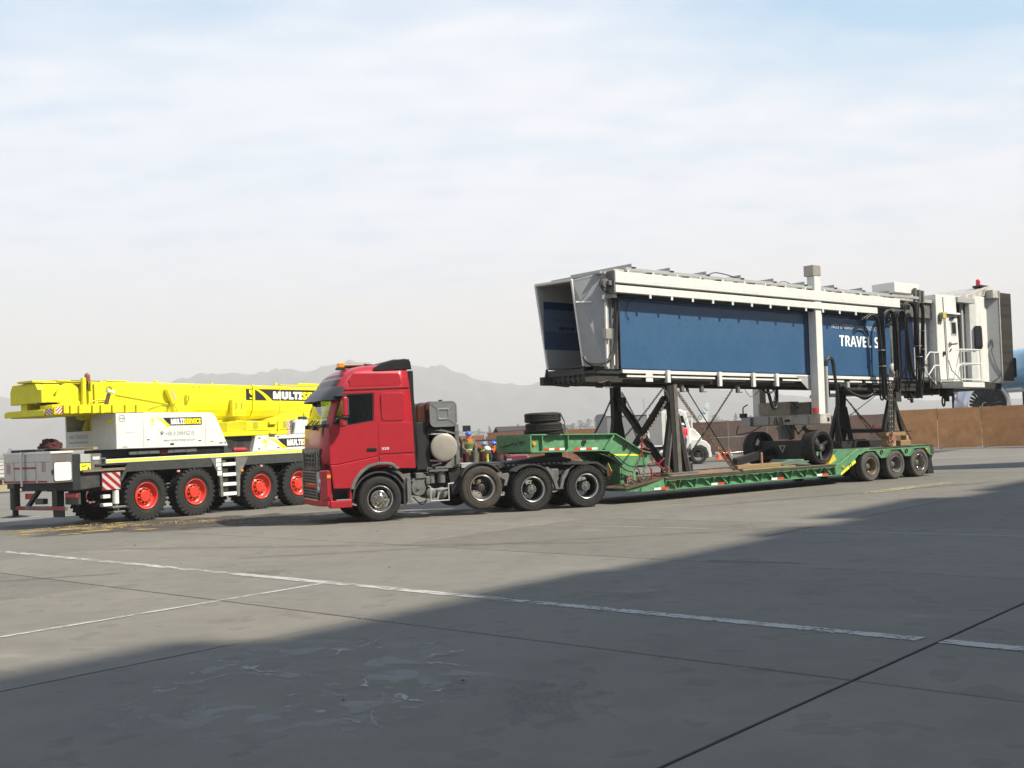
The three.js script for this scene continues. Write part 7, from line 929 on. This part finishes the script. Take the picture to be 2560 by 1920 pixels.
// ---------- small things on the far apron ----------
{
  const t = thing('crowd_barrier', 'light metal crowd barrier right of the white truck', 'barrier', spot(11.7, -71.5, 20), [0, -.03, 0]);
  part(t, 'frame', mt.frameGrey, PIPE([[0, .05, 0], [0, 1.1, 0], [1.95, 1.1, 0], [2.05, 1.0, 0], [2.05, .05, 0]], .02)); part(t, 'lower_rail', mt.alu, [C([0, .2, 0], [2.05, .2, 0], .015, 6)]); each(t, 'bar', mt.frameGrey, Array.from({ length: 11 }, (_, i) => C([.17 + i * .17, .2, 0], [.17 + i * .17, 1.1, 0], .008, 5))); part(t, 'foot', mt.alu, [bar([0, .02, -.3], [0, .02, .3], .04)]); part(t, 'foot', mt.alu, [bar([2.05, .02, -.3], [2.05, .02, .3], .04)]);
  const c = thing('traffic_cone', 'orange traffic cone with white sleeve near the brown hoarding', 'cone', spot(10.9, -65.5), [0, -.03, 0]); part(c, 'cone', M([.80, .16, .05], .6), [C([0, .03, 0], [0, .7, 0], .16, 16, .03)]); part(c, 'sleeve', mt.white, [C([0, .3, 0], [0, .46, 0], .115, 16, .082)]); part(c, 'foot', M([.80, .16, .05], .6), [X(-.2, .2, 0, .04, -.2, .2, .01)]);
  const p = thing('pickup_truck', 'maroon pickup with a dark ladder rack behind the workers', 'pickup', spot(-2.2, -50.5, 14), [0, 0, 0]);
  part(p, 'body', M([.20, .03, .045], .35, 0, { clearcoat: .6, map: grime }), [X(-2.6, 2.6, .45, 1.02, -.85, .85, .08), PR([[-.9, 1.0], [-.6, 1.5], [.5, 1.52], [1.1, 1.0]], -.75, .75, .05)]); part(p, 'window', mt.glassBlack, [PR([[-.78, 1.04], [-.55, 1.44], [.45, 1.46], [.92, 1.04]], .755, .76)]); part(p, 'bumper', mt.lightGrey, [X(2.5, 2.75, .45, .65, -.85, .85, .04)]); part(p, 'grille', mt.lightGrey, [X(-.2, 1.9, 1.04, 1.1, .8, .88, .02), X(.2, 1.9, .8, .86, .85, .88)]); part(p, 'headlight', mt.whiteDirty, [X(2.58, 2.63, .75, .95, .5, .82, .02)]); for (const z of [.7, -.7]) part(p, 'rack', mt.black, [PIPE([[-2.4, 1.0, z], [-2.4, 1.66, z], [2.0, 1.66, z], [2.0, 1.05, z]], .03)]); part(p, 'rack_end', mt.black, [C([2.0, 1.66, -.7], [2.0, 1.66, .7], .03, 8)]); each(p, 'rack_bar', mt.black, [-2, -1, 0, 1, 1.8].map((x) => C([x, 1.67, -.7], [x, 1.67, .7], .025, 6)).concat([-1.7, -.4, .9].map((x) => X(x, x + .03, 1.66, 1.78, .68, .72))));
  const w = wheel(mt.rubber, tyreGeo(.36, .22, .24, 0, 0, 32), [['rim', mt.alu, [disc(0, .21, .05, .03, 6, .14, .03)]]]); for (const x of [-1.6, 1.7]) { setWheel(p, w, x, .36, .78); setWheel(p, w, x, .36, -.78, true); }
  const sh = thing('shed', 'low dark pitched roof just above the orange hoarding', 'shed', spot(-.3, -92, 8)); part(sh, 'wall', M([.20, .15, .13], .8), [X(-.5, 4, 0, 1.95, -3, 0)]); part(sh, 'roof', M([.07, .055, .055], .8, 0, { map: dirt }), [PX([[-3.4, 1.9], [-1.5, 2.35], [.3, 1.9], [.3, 1.84], [-1.5, 2.28], [-3.4, 1.84]], -.9, 4.4)]); part(sh, 'purlin', mt.maroon, [X(-.9, 4.4, 1.98, 2.02, .1, .14)]);
  const bd = thing('low_building', 'small pale grey building in the haze right of the spare tyres', 'building', spot(36, -800)); part(bd, 'wall', M([.22, .22, .23], .9), [X(-8, 3, -.1, 4.0, -8, 0)]); part(bd, 'roof', M([.15, .15, .15], .9), [X(-8.3, 3.3, 4.0, 4.3, -8.3, .3)]);
  const lp = thing('signal_post', 'short post with a black box behind the tall worker', 'post', spot(-2.4, -62), [0, -.03, 0]); part(lp, 'pole', M([.5, .45, .12], .6), [C([0, 0, 0], [0, 2.1, 0], .07, 8)]); part(lp, 'head', mt.black, [X(-.2, .2, 2.1, 2.4, -.15, .15, .02)]);
  const ct = thing('baggage_cart', 'white slatted cart at the left edge beyond the crane', 'cart', spot(-33.6, -78.6, 5), [0, -.03, 0]); part(ct, 'chassis', mt.midGrey, [X(-1.4, 1.0, .3, .42, -.8, .8)]); each(ct, 'slat', mt.white, [0, 1, 2, 3].map((i) => X(-1.4, 1.0, .5 + i * .26, .68 + i * .26, .78, .82))); part(ct, 'roof', mt.white, [X(-1.45, 1.05, 1.5, 1.56, -.85, .85)]); each(ct, 'post', mt.white, [[-1.38, .78], [.96, .78], [-1.38, -.78], [.96, -.78]].map(([x, z]) => X(x - .03, x + .03, .42, 1.5, z - .03, z + .03))); for (const [x, z] of [[-1, .7], [.6, .7], [-1, -.7], [.6, -.7]]) part(ct, 'wheel', mt.rubber, [C([x, .18, z - .06], [x, .18, z + .06], .18, 14)]);
}
// ---------- aircraft ----------
{
  const fr = spot(41.0, -97, 63), t = thing('airliner', 'airliner with blue nose and big grey engine behind the brown hoarding', 'aircraft', { ...fr, th: -90 }), bl = M([.10, .30, .46], .3, 0, { clearcoat: .6 }), wh = M([.62, .62, .68], .35, 0, { clearcoat: .5 });
  // local x points to the nose (towards the camera and right), y up
  const tube = (r0, a0, a1, x0, x1, r1 = r0) => { const g = new THREE.CylinderGeometry(r1, r0, x1 - x0, 36, 1, true, a0, a1 - a0); return g.rotateZ(-Math.PI / 2).translate((x0 + x1) / 2, 5.1, 0); };
  part(t, 'fuselage', bl, [new THREE.CylinderGeometry(1.72, 1.72, 16, 40, 1, true).rotateZ(-Math.PI / 2).translate(-6, 5.1, 0), new THREE.SphereGeometry(1.72, 30, 16).scale(1.9, 1, 1).translate(2, 5.1, 0), C([-14, 5.1, 0], [-20, 5.9, 0], 1.72, 30, .4)]); part(t, 'belly', wh, [X(-13, 1, 3.36, 3.72, -1.05, 1.05, .16)]);
  part(t, 'wing', M([.16, .165, .18], .5), [PY([[-2, -1], [-9, -1], [-12, -7], [-9, -7]], 3.55, 3.95)]); part(t, 'wing', M([.10, .105, .12], .5), [PY([[-2, 1], [-10, 1], [-14, 14], [-11, 14]], 3.75, 4.05)]);
  part(t, 'tail_fin', bl, [PR([[-14.5, 6.5], [-17.5, 9.5], [-19.5, 9.5], [-19, 6.2]], -.15, .15, .05)]); part(t, 'landing_gear', mt.chassis, [C([-10, 0, 2.4], [-10, 3.6, 2.4], .14, 10), C([-10, .55, 2.0], [-10, .55, 2.9], .55, 20), C([-1, 0, 0], [-1, 3.5, 0], .1, 8), C([-1, .4, -.3], [-1, .4, .3], .4, 16)].slice(0, 1)); part(t, 'gear_wheel', mt.rubber, [C([-10, .55, 2.0], [-10, .55, 2.9], .55, 20)]); part(t, 'nose_gear', mt.chassis, [C([-1, .3, 0], [-1, 3.5, 0], .1, 8)]); part(t, 'gear_wheel', mt.rubber, [C([-1, .4, -.3], [-1, .4, .3], .4, 16)]);
  const e = thing('engine', 'placeholder', 'engine', WORLD); scene.remove(e); e.name = 'engine'; e.userData = {}; t.add(e); t.updateMatrixWorld(true);
  e.position.copy(t.worldToLocal(V(36.95, 2.46, -95))); e.rotation.set(0, Math.PI / 2, 0);          // nacelle axis along its local z towards the nose
  part(e, 'nacelle', M([.36, .38, .46], .3, .2, { clearcoat: .4 }), [LA([[1.46, .0], [1.52, .1], [1.66, .12], [1.78, .0], [1.86, -.5], [1.88, -1.4], [1.70, -2.6], [1.25, -3.9], [1.1, -4.2]], 48)]); part(e, 'inlet_lip', M([.62, .63, .68], .25, .7), [LA([[1.46, .02], [1.52, .13], [1.66, .15], [1.80, .0], [1.82, -.2]], 48)]); part(e, 'inlet', mt.craneDeep, [LA([[1.46, .0], [1.42, -.6], [1.42, -.9]], 40), disc(0, 1.42, -.95, .03)]); part(e, 'spinner', mt.black, [C([0, 0, -.9], [0, 0, -.3], .42, 24, .05)]);
  each(e, 'fan_blade', M([.02, .022, .026], .6), Array.from({ length: 24 }, (_, i) => B(.24, 1.0, .02, 0, .9, -.85, 0, 0, .5).rotateZ(i / 24 * 2 * Math.PI))); part(e, 'spiral', mt.reflWhite, [TU(Array.from({ length: 14 }, (_, i) => { const a = 1.2 + i * .36, r = .10 + i * .021; return [r * Math.cos(a), r * Math.sin(a), -.33 - r * 1.2 + .02]; }), .035, 40)]); part(e, 'pylon', M([.16, .165, .18], .5), [X(-.2, .2, 1.5, 2.2, -4, -.8)]);
  const t2 = thing('parked_aircraft', 'small white aircraft whose lettered tail fin shows above the hoarding', 'aircraft', { ...spot(30.5 * 1.3, -260, 0) });
  const letters = cut(512, 512, (x, w, h) => { x.clearRect(0, 0, w, h); x.textAlign = 'center'; x.textBaseline = 'middle'; x.font = 'bold 240px sans-serif'; const L = [['O', '#55657d', 110, 410], ['N', '#3d4f74', 250, 265], ['E', '#3f9db0', 395, 110]]; for (const [c, f, a, b] of L) { x.save(); x.translate(a, b); x.rotate(-.85); x.fillStyle = f; x.fillText(c, 0, 0); x.restore(); } });
  part(t2, 'tail_fin', mt.white, [PR([[-1.2, 2.4], [.0, 3.0], [1.35, 6.05], [2.15, 6.1], [1.55, 2.0], [-1.2, 2.0]], -.12, .12, .03)]); part(t2, 'fin_letters', letters, [SH(2.5, 2.9, (g) => g.translate(.75, 3.95, .13))]); part(t2, 'fuselage', mt.white, [C([1.9, 1.35, 0], [-8, 1.05, 0], .45, 24, .95), C([-8, 1.05, 0], [-14, 1.05, 0], .95, 24, .3)]); part(t2, 'tailplane', mt.white, [PY([[.4, 0], [1.6, 0], [2.0, 2.6], [1.4, 2.6]], 1.6, 1.7), PY([[.4, 0], [1.6, 0], [2.0, -2.6], [1.4, -2.6]], 1.6, 1.7)]); part(t2, 'landing_gear', mt.chassis, [C([-5, 0, 0], [-5, .6, 0], .15, 10)]);
}
renderer.render(scene, camera);
